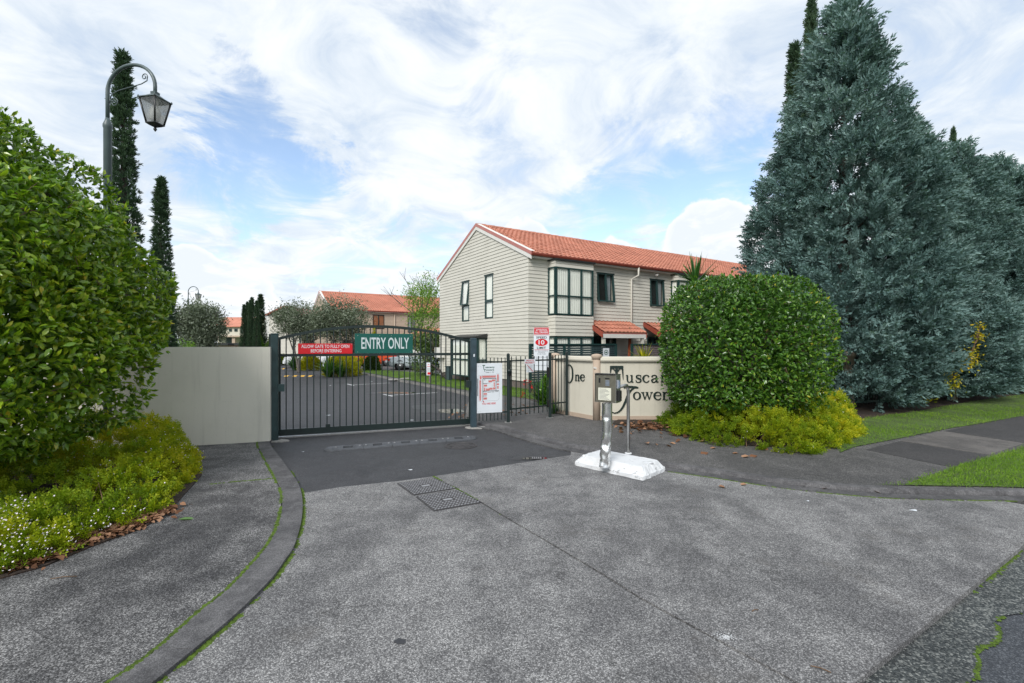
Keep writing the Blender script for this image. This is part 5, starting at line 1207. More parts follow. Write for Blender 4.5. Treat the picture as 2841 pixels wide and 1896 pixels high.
def gable_house(name, label, C0, D, L, zb, ze, bmat, detail, openings_long=(), openings_end=(), far=False):
    """C0: near corner on the ground; ze: wall height at the eave"""
    root = thing(name, label, 'house', (C0[0], C0[1], 0), HA)
    pit = .451; ov, vg = .24, .05
    ztop = lambda y: ze + .15 + pit * (min(y, D - y) + ov)      # upper surface of the roof
    zun = lambda y: ztop(y) - .14
    fl = face_map((0, 0), (L, 0)); fe = face_map((0, D), (0, 0))
    inn = .1
    mb = MB(); poly = [(inn, zb), (D - inn, zb), (D - inn, zun(D - inn) - .02), (D / 2, zun(D / 2) - .05), (inn, zun(inn) - .02)]
    n_ = len(poly); vs = [(inn, y, z) for y, z in poly] + [(L - inn, y, z) for y, z in poly]
    mb.add(vs, [tuple(range(n_)), tuple(range(2 * n_ - 1, n_ - 1, -1))] + [(i, n_ + i, n_ + (i + 1) % n_, (i + 1) % n_) for i in range(n_)]); mb.build('wall', bmat, root, False)
    mb = MB(); mb.box((L / 2, D / 2, zb + .12), (L - .04, D - .04, .3)); mb.build('plinth', M['plinth'], root, False)
    boards(root, fl, zb + .25, ze + .05, bmat, openings_long, join=far)
    yl = lambda z: (z - (ze + .15 - .14) - pit * ov) / pit           # y at which the underside reaches z
    boards(root, fe, zb + .25, zun(D / 2) - .03, bmat, openings_end, lo=lambda z: max(-.015, yl(z)), hi=lambda z: min(D + .015, D - yl(z)), join=far)
    # roof body, tiles, ridge
    mb = MB(); x0, x1 = -vg, L + vg
    for s in (0, 1):
        ya, yb_ = (-ov, D / 2) if s == 0 else (D + ov, D / 2); za, zb2 = ztop(-ov if s == 0 else D + ov) - .04, ztop(D / 2) - .04
        za = ze + .15 - .04
        vs = [(x0, ya, za), (x1, ya, za), (x1, yb_, zb2), (x0, yb_, zb2), (x0, ya, za - .09), (x1, ya, za - .09), (x1, yb_, zb2 - .09), (x0, yb_, zb2 - .09)]
        mb.add(vs, [(0, 1, 2, 3), (7, 6, 5, 4), (0, 4, 5, 1), (1, 5, 6, 2), (3, 2, 6, 7), (0, 3, 7, 4)])
    roof = mb.build('roof', M['tile'] if not far else M['tile_far'], root, False)
    sl = math.hypot(D / 2 + ov, pit * (D / 2 + ov)); jm = MB() if far else None
    tile_plane(roof, (x0 + .05, -ov - .03, ze + .15 - .03), (1, 0, 0), (0, 1, pit), L + 2 * vg - .1, sl, join=jm)
    if far: tag(jm.build('roof_tiles', M['tile_far'], roof, False), kind='stuff')
    cap = MB(); cap.add([(x, D / 2 + y, z) for x in (0, .46) for y, z in ((-.13, -.05 + .004 * (x > 0)), (-.07, .025 + .012 * (x > 0)), (0, .045 + .012 * (x > 0)), (.07, .025 + .012 * (x > 0)), (.13, -.05 + .004 * (x > 0)))], [(k, k + 1, k + 6, k + 5) for k in range(4)] + [(5, 6, 7, 8, 9)])
    cm = cap.mesh('ridge_cap', M['tile'])
    if not far:
        for i in range(int((L + .1) / .44)):
            o = bpy.data.objects.new('ridge_cap', cm); COL.objects.link(o); o.parent = roof; o.location = (x0 + .44 * i, 0, ztop(D / 2))
    else:
        mb = MB(); mb.extr([(-.13, -.05), (-.07, .03), (0, .05), (.07, .03), (.13, -.05)], (x0, D / 2, ztop(D / 2)), (x1, D / 2, ztop(D / 2)), (0, 1, 0), (0, 0, 1)); mb.build('ridge_cap', M['tile_far'], roof, False)
    # barge boards and flashing on the gable
    for s in (0, 1):
        ya, yb_ = (-ov - .02, D / 2) if s == 0 else (D + ov + .02, D / 2); za, zb2 = ze + .15, ztop(D / 2)
        for nm, dz0, dz1, xo, th, mt in (('barge_board', -.25, -.09, -vg - .012, .03, 'white_trim'), ('barge_flashing', -.10, .035, -vg - .022, .05, 'tile_trim')):
            mb = MB(); vs = [(xo, ya, za + dz0), (xo, yb_, zb2 + dz0), (xo, yb_, zb2 + dz1), (xo, ya, za + dz1)]; vs += [(xo + th + (.1 if nm == 'barge_flashing' and False else 0), y, z) for _, y, z in vs]
            mb.add(vs, [(0, 1, 2, 3), (7, 6, 5, 4), (0, 4, 5, 1), (1, 5, 6, 2), (2, 6, 7, 3), (3, 7, 4, 0)]); mb.build(nm, M[mt], roof, False)
        mb = MB(); vs = [(-vg - .022, ya, za + .036), (-vg - .022, yb_, zb2 + .036), (-vg + .16, yb_, zb2 + .05), (-vg + .16, ya, za + .05)]; mb.add(vs, [(0, 1, 2, 3)]); mb.build('verge_trim', M['white_trim'], roof, False)
    # fascia, gutter
    mb = MB(); mb.box((L / 2, -ov + .03, ze + .045), (L + .06, .025, .14)); mb.box((L / 2, -ov / 2 + .03, ze - .018), (L + .05, ov - .02, .02)); mb.build('fascia', M['white_trim'], root, False)
    mb = MB(); mb.extr([(.0, .0), (-.03, -.055), (-.09, -.055), (-.115, .0), (-.11, .035), (-.1, .035), (-.09, 0), (-.04, -.03), (-.01, .03)], (-vg - .02, -ov + .016, ze + .09), (L + vg, -ov + .016, ze + .09), (0, 1, 0), (0, 0, 1)); mb.build('gutter', M['gutter_red'], root, False)
    return root, fl, fe, ztop

# ---- house beside the gate
C0 = np.array(((1466.2 - CX) / F * 17.2, 17.2)); D, L, ZB = 7.86, 20.6, .10
ZE = 1.7 + 242 / F * 17.2
def lw(u, v): return vplane(u, v, C0, C0 + DX)                     # long wall
E0 = C0 + DY * D
def ew(u, v): return vplane(u, v, E0, C0)                          # gable wall
R4 = lambda x, y: (1200 + x / 2.554, 600 + y / 2.554); RW = lambda x, y: (1460 + x / 4.9, 680 + y / 4.9)
# bay: two storeys, canted on the left
BO = .40; Bo = C0 + np.array((math.sin(HA), -math.cos(HA))) * BO
ba0, _ = lw(*RW(300, 900)); ba1, _ = vplane(*RW(397, 900), Bo, Bo + DX); ba2, _ = vplane(*RW(907, 900), Bo, Bo + DX)
half = 5.18                                                          # the two units mirror about this line
gw1 = [(*[ew(*R4(x, 500))[0] for x in (213, 262)], ew(*R4(238, 745))[1], ew(*R4(238, 462))[1]), (*[ew(*R4(x, 500))[0] for x in (375, 432)], ew(*R4(404, 724))[1], ew(*R4(404, 415))[1])]
gb = (ew(*R4(200, 1000))[0], ew(*R4(385, 1000))[0], .35, 1.95)
lw1 = (lw(*RW(957, 600))[0], lw(*RW(1180, 600))[0], lw(*RW(1060, 775))[1], lw(*RW(1060, 388))[1])
lw2 = (lw(*RW(1677, 600))[0], lw(*RW(1866, 600))[0], lw(*RW(1770, 832))[1], lw(*RW(1770, 472))[1])
door1 = (ba2 + .04, lw(*RW(1215, 1400))[0], .3, 2.03); door2 = (lw(*RW(1635, 1300))[0], lw(*RW(1635, 1300))[0] + 1.5, .3, 2.03)
bays = [(ba0, ba1, ba2, False), (2 * half - ba0 + .1, 2 * half - ba1 + .1, 2 * half - ba2 + .1, True)]
op_l = [lw1, lw2, door1, door2, (ba0 + .02, ba2 - .02, .2, ZE - .12), (bays[1][2] + .02, bays[1][0] - .02, .2, ZE - .12)]
h1, fl, fe, ztop1 = gable_house('townhouse', 'large cream weatherboard townhouse with an orange tiled roof beside the gate', C0, D, L, ZB, ZE, M['board'], True, op_l, [g for g in gw1] + [gb])
for g in gw1:
    tl = .12 if g is gw1[0] else 0
    zm = g[2] + (g[3] - g[2]) * .40
    window(h1, fe, g[0], g[1], g[2], zm - .002, back='blind', hood=False); window(h1, fe, g[0], g[1], zm + .002, g[3], back='blind', tilt=tl)
window(h1, fl, *lw1, cols=(.52,), back='half', tilt=.10); window(h1, fl, *lw2, cols=(.5,), back='half', tilt=.06)
window(h1, fl, *door1, cols=(.3, .6), back='none', hood=False, name='glazed_door'); window(h1, fl, *door2, cols=(.25, .6), back='none', hood=False, name='glazed_door')
# small box window at the foot of the gable
A_, B_ = (-.45, D - gb[0]), (-.45, D - gb[1]); fb = face_map(A_, B_)
window(h1, fb, 0, fb.L, .32, gb[3], cols=(.36, .68), rows=(.45,), back='blind', hood=False)
fs_ = face_map((-.45, D - gb[1]), (0, D - gb[1])); window(h1, fs_, .0, fs_.L, .32, gb[3], rows=(.45,), back='blind', hood=False)
fs_ = face_map((0, D - gb[0]), (-.45, D - gb[0])); window(h1, fs_, .0, fs_.L, .32, gb[3], rows=(.45,), back='blind', hood=False)
mb = MB(); yc = D - (gb[0] + gb[1]) / 2; wg = gb[1] - gb[0]; mb.add([(-.58, yc - wg / 2 - .1, gb[3] + .08), (-.58, yc + wg / 2 + .1, gb[3] + .08), (0, yc + wg / 2 + .1, gb[3] + .2), (0, yc - wg / 2 - .1, gb[3] + .2), (-.58, yc - wg / 2 - .1, gb[3] + .02), (-.58, yc + wg / 2 + .1, gb[3] + .02), (0, yc + wg / 2 + .1, gb[3] + .02), (0, yc - wg / 2 - .1, gb[3] + .02)], [(3, 2, 1, 0), (4, 5, 6, 7), (0, 1, 5, 4), (1, 2, 6, 5), (2, 3, 7, 6), (3, 0, 4, 7)]); mb.build('window_hood', M['frame_dark'], h1, False)
for a_, b__, c_, mir in bays:
    zu0, zu1 = vplane(*RW(640, 955), Bo, Bo + DX)[1], vplane(*RW(397, 292), Bo, Bo + DX)[1]; zg1 = vplane(*RW(640, 1250), Bo, Bo + DX)[1]
    zu1 = min(zu1, ZE - .2)
    Pn = [(a_, 0), (b__, -BO), (c_, -BO), (c_, 0)]
    if mir: Pn = Pn[::-1]
    fms = [face_map(Pn[i], Pn[i + 1]) for i in range(3)]
    for k, f_ in enumerate(fms):
        boards(h1, f_, zg1 + .03, zu0 - .03, M['board']); boards(h1, f_, ZB + .2, .62, M['board']); boards(h1, f_, zu1 + .0, ZE - .07, M['board'])
        front = k == 1
        window(h1, f_, .0, f_.L, zu0, zu1, cols=(.345, .68) if front else (), rows=(.40,), back='blind', hood=False, fw=.045)
        window(h1, f_, .0, f_.L, .62, zg1, cols=(.345, .68) if front else (), rows=(), back='blind', hood=False, fw=.045)
    mb = MB(); c2 = np.mean(Pn, axis=0)
    pl = [(p[0] + (p[0] - c2[0]) * .06, p[1] - (.09 if p[1] < -.1 else 0)) for p in Pn]
    mb.prism(pl, ZE - .075, ZE - .012); mb.build('bay_hood', M['frame_dark'], h1, False)
    mb = MB(); q = [(p[0], min(p[1] + .05, .0)) for p in Pn]; mb.prism([(p[0] * .98 + c2[0] * .02, p[1]) for p in Pn], ZB, ZB + .22); mb.build('bay_base', M['plinth'], h1, False)
# downpipe
pa = lw(*RW(1418, 900))[0]; zp = ZE
mb = MB(); mb.tube([(pa + .18, -.28, zp + .06), (pa + .18, -.28, zp - .28), (pa, -.06, zp - .42), (pa, -.06, .3)], .042, 12); mb.build('downpipe', M['board'], h1, False)
for z in (1.4, 2.4, 3.6):
    mb = MB(); mb.box((pa, -.05, z), (.12, .05, .03)); mb.build('pipe_bracket', M['board'], h1, False)
# entry canopies
def canopy(a0, a1, z_out, z_in, pr):
    mb = MB(); vs = [(a0, -pr, z_out), (a1, -pr, z_out), (a1, -.03, z_in), (a0, -.03, z_in)]; vs += [(x, y, z - .06) for x, y, z in vs]
    mb.add(vs, [(0, 1, 2, 3), (7, 6, 5, 4), (0, 4, 5, 1), (1, 5, 6, 2), (2, 6, 7, 3), (3, 7, 4, 0)]); cn = mb.build('entry_canopy', M['tile_trim'], h1, False)
    ey = Vector((0, pr, z_in - z_out)); tile_plane(cn, (a0 + .02, -pr - .02, z_out + .02), (1, 0, 0), ey, a1 - a0 - .04, ey.length, .335, False)
    mb = MB(); mb.box(((a0 + a1) / 2, -pr + .01, z_out - .12), (a1 - a0, .03, .15)); mb.build('canopy_fascia', M['white_trim'], cn, False)
    for x in (a0 - .012, a1 + .012):
        mb = MB(); vs = [(x - .011, -pr - .03, z_out + .03), (x - .011, -.03, z_in + .03), (x - .011, -.03, z_in - .15), (x - .011, -pr - .03, z_out - .19)]; vs += [(x + .011, y, z) for _, y, z in vs]
        mb.add(vs, [(0, 1, 2, 3), (7, 6, 5, 4), (0, 4, 5, 1), (1, 5, 6, 2), (2, 6, 7, 3), (3, 7, 4, 0)]); mb.build('canopy_barge', M['gutter_red'], cn, False)
        mb = MB(); mb.box((x + (.14 if x < (a0 + a1) / 2 else -.14), -pr + .08, (z_out - .2 + .1) / 2 + .05), (.11, .11, z_out - .3)); mb.build('canopy_post', M['board'], h1, False)
canopy(ba2 - .02, pa - .12, 2.14, 2.62, .95); canopy(pa + .55 + .2, pa + .55 + 2.25, 2.14, 2.62, .95)
def cam_unit(fm, a, z, o):
    mb = MB(); p = fm(a, o, z); mb.lathe([(.0, 0), (.045, 0), (.05, .05), (.05, .13), (.03, .16)], (p[0], p[1] - .16, p[2]), 12, 'Y'); mb.box(fm(a, o / 2, z + .09), (.05, .06, .1)); mb.build('security_camera', M['white_trim'], h1, False)
cam_unit(fl, *lw(*RW(1738, 418)), .05); cam_unit(fl, *lw(*RW(1575, 1280)), .05); cam_unit(fl, *lw(*RW(1345, 1278)), .05)
# meter box on the gable
ma, mz = ew(*(1213 + 10, 1001)); mb = MB(); mbox(mb, fe, .02, .62, .03, .3, 1.05, 1.55); mb.build('meter_box', M['white_trim'], h1, False)
mb = MB(); mbox(mb, fe, .25, .45, .03, .12, .2, 1.05); mb.build('meter_duct', M['white_trim'], h1, False)

# ---- screens in front of the units
def patio_fence(label, P0, P1, mat, slatmat, posts):
    e = (P1 - P0); L_ = np.linalg.norm(e); e = e / L_; rz = math.atan2(e[1], e[0]); t = thing('patio_fence', label, 'fence', (P0[0], P0[1], ZR))
    for a in posts:
        p = P0 + e * a * L_; mb = MB(); mb.box((p[0], p[1], (ZR + 1.72) / 2), (.09, .07, 1.72 - ZR), rz); mb.build('post', mat, t)
    mb = MB(); c_ = (P0 + P1) / 2; mb.box((c_[0], c_[1] - .002, 1.70), (L_, .085, .05), rz); mb.build('top_rail', mat, t)
    z = .25
    while z < 1.66:
        for i in range(len(posts) - 1):
            pa_, pb_ = P0 + e * posts[i] * L_, P0 + e * posts[i + 1] * L_; c_ = (pa_ + pb_) / 2; mb = MB(); mb.box((c_[0], c_[1] + .01 * ((round(z * 100) // 8) % 2), z), (np.linalg.norm(pb_ - pa_) - .09, .014, .062), rz); mb.build('slat', slatmat, t)
        z += .082
    return t, e
f0 = np.array(((1471 - CX) / F * 16.1, 16.1)); off = np.array((math.sin(HA), -math.cos(HA)))
tA, _ = vplane(1708, 956, f0, f0 + DX)
patio_fence('dark green slatted screen in front of the first townhouse unit', f0, f0 + DX * tA, M['frame'], M['lattice'], (0, .37, 1.0))
tB, _ = vplane(1753, 956, f0, f0 + DX)
patio_fence('weathered grey slatted screen in front of the second townhouse unit', f0 + DX * tB, f0 + DX * (tB + 4.2), M['frame'], M['wood_grey'], (0, .5, 1.0))
pa2, _ = vplane(1670, 956, f0, f0 + DX); pb2, _ = vplane(1687, 956, f0, f0 + DX)
pA = f0 + DX * pa2 + off * .06; t = thing('notice_plate', 'small white notice with a green oval emblem on the dark screen', 'sign', (pA[0], pA[1], 1.3)); mb = MB(); zt_, zb_ = vplane(1675, 966.5, f0, f0 + DX)[1], vplane(1675, 990, f0, f0 + DX)[1]
mb.box((*(pA + DX * (pb2 - pa2) / 2), (zt_ + zb_) / 2), (pb2 - pa2, .006, zt_ - zb_), HA); mb.build('panel', M['sign_white'], t)
mb = MB(); cc = pA + DX * (pb2 - pa2) / 2 + off * .006; pts = []
for a in np.arange(0, 6.28, .25):
    for r_ in (1, .78): q = cc + DX * (pb2 - pa2) * .34 * r_ * math.cos(a); pts.append((q[0], q[1], (zt_ + zb_) / 2 + (zt_ - zb_) * .3 * r_ * math.sin(a)))
k = len(pts); mb.add(pts, [(i, i + 1, (i + 3) % k, (i + 2) % k) for i in range(0, k, 2)]); q = cc; mb.box((q[0], q[1], (zt_ + zb_) / 2), ((pb2 - pa2) * .3, .003, (zt_ - zb_) * .16), HA); mb.build('emblem', M['print_green'], t)
# closed sun umbrella
q = f0 + DX * vplane(1747, 956, f0, f0 + DX)[0] + np.array((.1, .4)); t = thing('closed_umbrella', 'folded rust brown sun umbrella standing beside the screen', 'umbrella', (q[0], q[1], ZR)); mb = MB(); mb.lathe([(.02, ZR), (.02, 2.4)], (q[0], q[1], 0), 8); mb.build('pole', M['twig'], t)
mb = MB(); vs = []; zs_ = [2.34, 2.28, 2.1, 1.7, 1.3, 1.02]; rs_ = [.015, .035, .05, .062, .075, .09]
for z, r_ in zip(zs_, rs_): vs += [(q[0] + r_ * (1 if k % 2 else .68) * math.cos(k * math.pi / 8), q[1] + r_ * (1 if k % 2 else .68) * math.sin(k * math.pi / 8), z) for k in range(16)]
mb.add(vs, [(i * 16 + k, (i + 1) * 16 + k, (i + 1) * 16 + (k + 1) % 16, i * 16 + (k + 1) % 16) for i in range(5) for k in range(16)]); mb.build('canopy', M['umbrella'], t)

# ---- second house, same pattern, farther in
C2 = np.array(((911.3 - CX) / F * 41.5, 41.5)); ZE2 = on(0, 862, 41.5)[2]
w2 = [vplane(u, 890, C2, C2 + DX)[0] for u in (1034, 1066, 1131, 1152, 957, 985)]
z0_, z1_ = vplane(1050, 913, C2, C2 + DX)[1], vplane(1050, 874, C2, C2 + DX)[1]
opn = [(w2[0], w2[1], z0_, z1_), (w2[2], w2[3], z0_ - .3, z1_), (w2[4], w2[5], z0_ + .3, z1_), (6.2, 7.9, .3, 2.1), (1.2, 2.6, .9, 2.1), (10.5, 12.2, .3, 2.1)]
h2, f2, f2e, zt2 = gable_house('townhouse', 'tan weatherboard townhouse with an orange tiled roof behind the gate', C2, 8.0, 22.0, 0.0, ZE2, M['board2'], False, opn, [], far=True)
for i, o_ in enumerate(opn):
    window(h2, f2, *o_, cols=(.5,), frame='frame_dark', back='blind_brown' if i == 0 else ('curtain' if i == 1 else 'none'), fw=.06)
mb = MB(); x = vplane(1094, 890, C2, C2 + DX)[0]; mb.tube([(x, -.08, ZE2), (x, -.08, .2)], .05, 8); mb.build('downpipe', M['board2'], h2, False)
mb = MB(); mb.add([(5.6, -1.3, 2.1), (9, -1.3, 2.1), (9, 0, 2.6), (5.6, 0, 2.6), (5.6, -1.3, 2.0), (9, -1.3, 2.0), (9, 0, 2.5), (5.6, 0, 2.5)], [(0, 1, 2, 3), (7, 6, 5, 4), (0, 4, 5, 1), (1, 5, 6, 2), (2, 6, 7, 3), (3, 7, 4, 0)]); mb.build('entry_canopy', M['tile_far'], h2, False)
# a garden room with an orange tiled roof in front of it
c = on(1205, 956, 37.0); t = thing('garden_porch', 'low orange tiled porch roof behind the red tipped shrub', 'porch', (c[0], c[1], 0)); mb = MB(); mb.box((c[0], c[1], 1.0), (3.2, 2.0, 2.0), HA); mb.build('wall', M['board2'], t)
mb = MB(); R_ = Matrix.Rotation(HA, 3, 'Z'); vs = [Vector((c[0], c[1], 0)) + R_ @ Vector(p) for p in ((-1.9, -1.4, 2.0), (1.9, -1.4, 2.0), (1.2, .3, 3.0), (-1.2, .3, 3.0), (-1.9, 1.4, 2.0), (1.9, 1.4, 2.0))]
mb.add(vs, [(0, 1, 2, 3), (3, 2, 5, 4), (0, 3, 4), (1, 5, 2), (0, 4, 5, 1)]); mb.build('roof', M['tile'], t)

# ---- far cream house with balconies, and a pale gabled one
R2 = lambda x, y: (440 + x / 5.875, 740 + y / 5.875)
def far_house():
    Y = 80.0; P = lambda x, y: on(*R2(x, y), Y)
    a, b_ = P(840, 860), P(1500, 860); zr, ze = P(0, 862)[2], P(0, 975)[2]; zf = P(0, 1130)[2]
    t = thing('balcony_house', 'far cream house with an orange roof and dark balconies', 'house', ((a[0] + b_[0]) / 2, Y, 0)); w_ = b_[0] - a[0]; cx_ = (a[0] + b_[0]) / 2
    mb = MB(); mb.box((cx_, Y + 4, (ze + zf) / 2), (w_, 8, ze - zf)); mb.box((cx_, Y + 5, zf / 2), (w_, 6, zf)); mb.build('wall', M['stucco_cream'], t)
    mb = MB(); mb.extr([(-.4, ze), (4, zr + .6), (8.4, ze), (8.4, ze - .12), (-.4, ze - .12)], (a[0] - .3, Y, 0), (b_[0] + .3, Y, 0), (0, 1, 0), (0, 0, 1)); mb.build('roof', M['tile_far'], t)
    mb = MB(); mb.box((cx_, Y - .05, zf - .08), (w_, .5, .25)); mb.build('floor_band', M['stucco_pink'], t)
    for x0, x1, y0, y1 in ((1000, 1085, 995, 1075), (1155, 1188, 1020, 1052), (1245, 1280, 1020, 1052), (1345, 1420, 995, 1075)):
        p, q = P(x0, y1), P(x1, y0); mb = MB(); mb.box(((p[0] + q[0]) / 2, Y - .03, (p[2] + q[2]) / 2), (q[0] - p[0] + .15, .1, q[2] - p[2] + .15)); f_ = mb.build('window', M['frame'], t); mb = MB(); mb.box(((p[0] + q[0]) / 2, Y - .085, (p[2] + q[2]) / 2), (q[0] - p[0] - .1, .01, q[2] - p[2] - .1)); mb.build('pane', M['curtain'] if x1 - x0 > 60 else M['dark_room'], f_)
    for x0, x1 in ((990, 1110), (1320, 1420)):
        p, q = P(x0, 1260), P(x1, 1140); mb = MB(); mb.box(((p[0] + q[0]) / 2, Y + 1.95, (p[2] + q[2]) / 2), (q[0] - p[0], .1, q[2] - p[2])); mb.build('balcony_door', M['frame'], t)
    for x in (1220,): p = P(x, 1200); mb = MB(); mb.box((p[0], Y + .2, zf / 2), (.5, .4, zf)); mb.build('column', M['stucco_pink'], t)
    return t
far_house()
gY = 62.0
for x0, x1 in ((850, 1175), (1270, 1500)):
    p, q = on(*R2(x0, 1278), gY), on(*R2(x1, 1278), gY); t = thing('garage', 'low flat roofed garage with a %s door seen over the wall' % ('brown' if x0 < 1000 else 'rust'), 'garage', ((p[0] + q[0]) / 2, gY, 0))
    mb = MB(); mb.box(((p[0] + q[0]) / 2, gY + 2.5, p[2] / 2), (q[0] - p[0] - .3, 5, p[2])); mb.build('wall', M['stucco_pink'], t); mb = MB(); mb.box(((p[0] + q[0]) / 2, gY + 2.3, p[2] + .1), (q[0] - p[0], 5.8, .3)); mb.build('roof', M['frame_dark'], t)
    mb = MB(); mb.box(((p[0] + q[0]) / 2, gY - .05, p[2] / 2 - .15), (q[0] - p[0] - .9, .08, p[2] - .35)); mb.build('door', M['umbrella'], t)
def pale_house():
    Y = 46.0; P = lambda x, y, Y_=Y: on(*R2(x, y), Y_); a, b_ = P(1805, 785), P(2330, 785); ze = P(0, 790)[2]; Dp = 8.0; cx_ = (a[0] + b_[0]) / 2; w_ = b_[0] - a[0]
    t = thing('pale_house', 'pale gabled weatherboard house half hidden by olive trees', 'house', (cx_, Y, 0)); mb = MB()
    rise = w_ / 2 * .46; mb.extr([(0, 0), (w_, 0), (w_, ze), (w_ / 2, ze + rise), (0, ze)], (a[0], Y, 0), (a[0], Y + Dp, 0), (1, 0, 0), (0, 0, 1)); mb.build('wall', M['board'], t)
    fm = face_map((a[0] - cx_, 0), (b_[0] - cx_, 0)); boards(t, fm, .2, ze, M['board'], join=True)
    sh = P(1725, 800, Y + 10); mb = MB(); mb.add([(a[0], Y + .02, 0), (a[0], Y + .02, ze), (sh[0], Y + 10, ze), (sh[0], Y + 10, 0)], [(0, 1, 2, 3)]); mb.build('side_wall', M['white_trim'], t)
    for s in (0, 1):
        mb = MB(); xa, xb = (a[0] - .3, cx_) if s == 0 else (b_[0] + .3, cx_); za, zb2 = ze - .1, ze + rise + .06
        vs = [(xa, Y - .3, za), (xb, Y - .3, zb2), (xb, Y + Dp, zb2), (xa, Y + Dp, za)]; vs += [(x, y, z + .14) for x, y, z in vs]; mb.add(vs, [(3, 2, 1, 0), (4, 5, 6, 7), (0, 1, 5, 4), (1, 2, 6, 5), (2, 3, 7, 6), (3, 0, 4, 7)]); mb.build('roof_slope', M['gutter_red'], t)
    p, q = P(1908, 918), P(2030, 805); mb = MB(); mb.box(((p[0] + q[0]) / 2, Y - .04, (p[2] + q[2]) / 2), (q[0] - p[0], .1, q[2] - p[2])); f_ = mb.build('window', M['frame_dark'], t)
    for k in (.27, .75): mb = MB(); mb.box((p[0] + (q[0] - p[0]) * k, Y - .1, (p[2] + q[2]) / 2), ((q[0] - p[0]) * .42, .02, q[2] - p[2] - .12)); mb.build('pane', M['dark_room'], f_)
    pm = P(1800, 718); mb = MB(); mb.tube([(pm[0] + 1, Y + 3, ze), (pm[0] + 1, Y + 3, pm[2])], .03, 6); mb.tube([(pm[0] - .6, Y + 3, pm[2]), (pm[0] + 1.6, Y + 3, pm[2])], .02, 6)
    for k in range(5): mb.tube([(pm[0] - .5 + k * .4, Y + 2.8, pm[2]), (pm[0] - .5 + k * .4, Y + 3.2, pm[2])], .012, 5)
    mb.build('aerial', M['steel'], t)
pale_house()
# ================================================================== PLANTS
LEAF_V = np.array([(0, 0, 0), (-.20, .30, .03), (0, .30, -.025), (.20, .30, .03), (-.19, .65, .0), (0, .65, -.05), (.19, .65, .0), (0, 1.0, -.12)])
LEAF_F = np.array([(0, 2, 1), (0, 3, 2), (1, 2, 5), (1, 5, 4), (2, 3, 6), (2, 6, 5), (4, 5, 7), (5, 6, 7)])
LEAF5_V = np.array([(0, 0, 0), (-.21, .42, .03), (0, .5, -.04), (.21, .42, .03), (0, 1.0, -.1)]); LEAF5_F = np.array([(0, 2, 1), (0, 3, 2), (1, 2, 4), (2, 3, 4)])
LEAF4_V = np.array([(0, 0, 0), (-.2, .5, .02), (.2, .5, .02), (0, 1, -.06)]); LEAF4_F = np.array([(0, 2, 1), (1, 2, 3)])
CAMP = np.array((0, 0, H))

def limb(mb, p0, d, length, r, depth, spread, rnd, tips, n=5, up_=.25):
    """tapering limb that forks"""
    pts = [np.array(p0, float)]; d = np.array(d, float); d /= np.linalg.norm(d)
    for i in range(n):
        d = d + np.array([rnd.gauss(0, .10), rnd.gauss(0, .10), rnd.gauss(0, .06) + up_ * .1]); d /= np.linalg.norm(d); pts.append(pts[-1] + d * length / n)
    mb.tube(pts, list(np.linspace(r, r * .62, n + 1)), 7 if r > .03 else 5, caps=False)
    if depth == 0: tips.append((pts[-1], d)); tips.append((pts[-2], d)); return
    for k in range(rnd.choice((2, 3, 3))):
        q = d + np.array([rnd.gauss(0, spread), rnd.gauss(0, spread), rnd.gauss(.1, spread * .6)]); limb(mb, pts[-1 - (k % 2)], q, length * rnd.uniform(.6, .85), r * .6, depth - 1, spread, rnd, tips, n, up_)

def leaf_objects(parent, P, R, S, T, mat, count=300):
    """the leaves that show largest become objects of their own"""
    base = world_off(parent); d = np.linalg.norm(P - CAMP, axis=1)
    idx = np.argsort(d)[:count]; kinds = []
    for tv in (.2, .45, .62, .8, .95):
        me = fast_mesh('leaf', LEAF_V.copy(), LEAF_F, mat, np.full(8, tv)); kinds.append((tv, me))
    for i in idx:
        me = min(kinds, key=lambda q: abs(q[0] - T[i]))[1]; o = bpy.data.objects.new('leaf', me); COL.objects.link(o); o.parent = parent
        m4 = np.eye(4); m4[:3, :3] = R[i] * S[i]; m4[:3, 3] = P[i] - base; o.matrix_basis = Matrix(m4.tolist())
    keep = np.ones(len(P), bool); keep[idx] = False; return keep

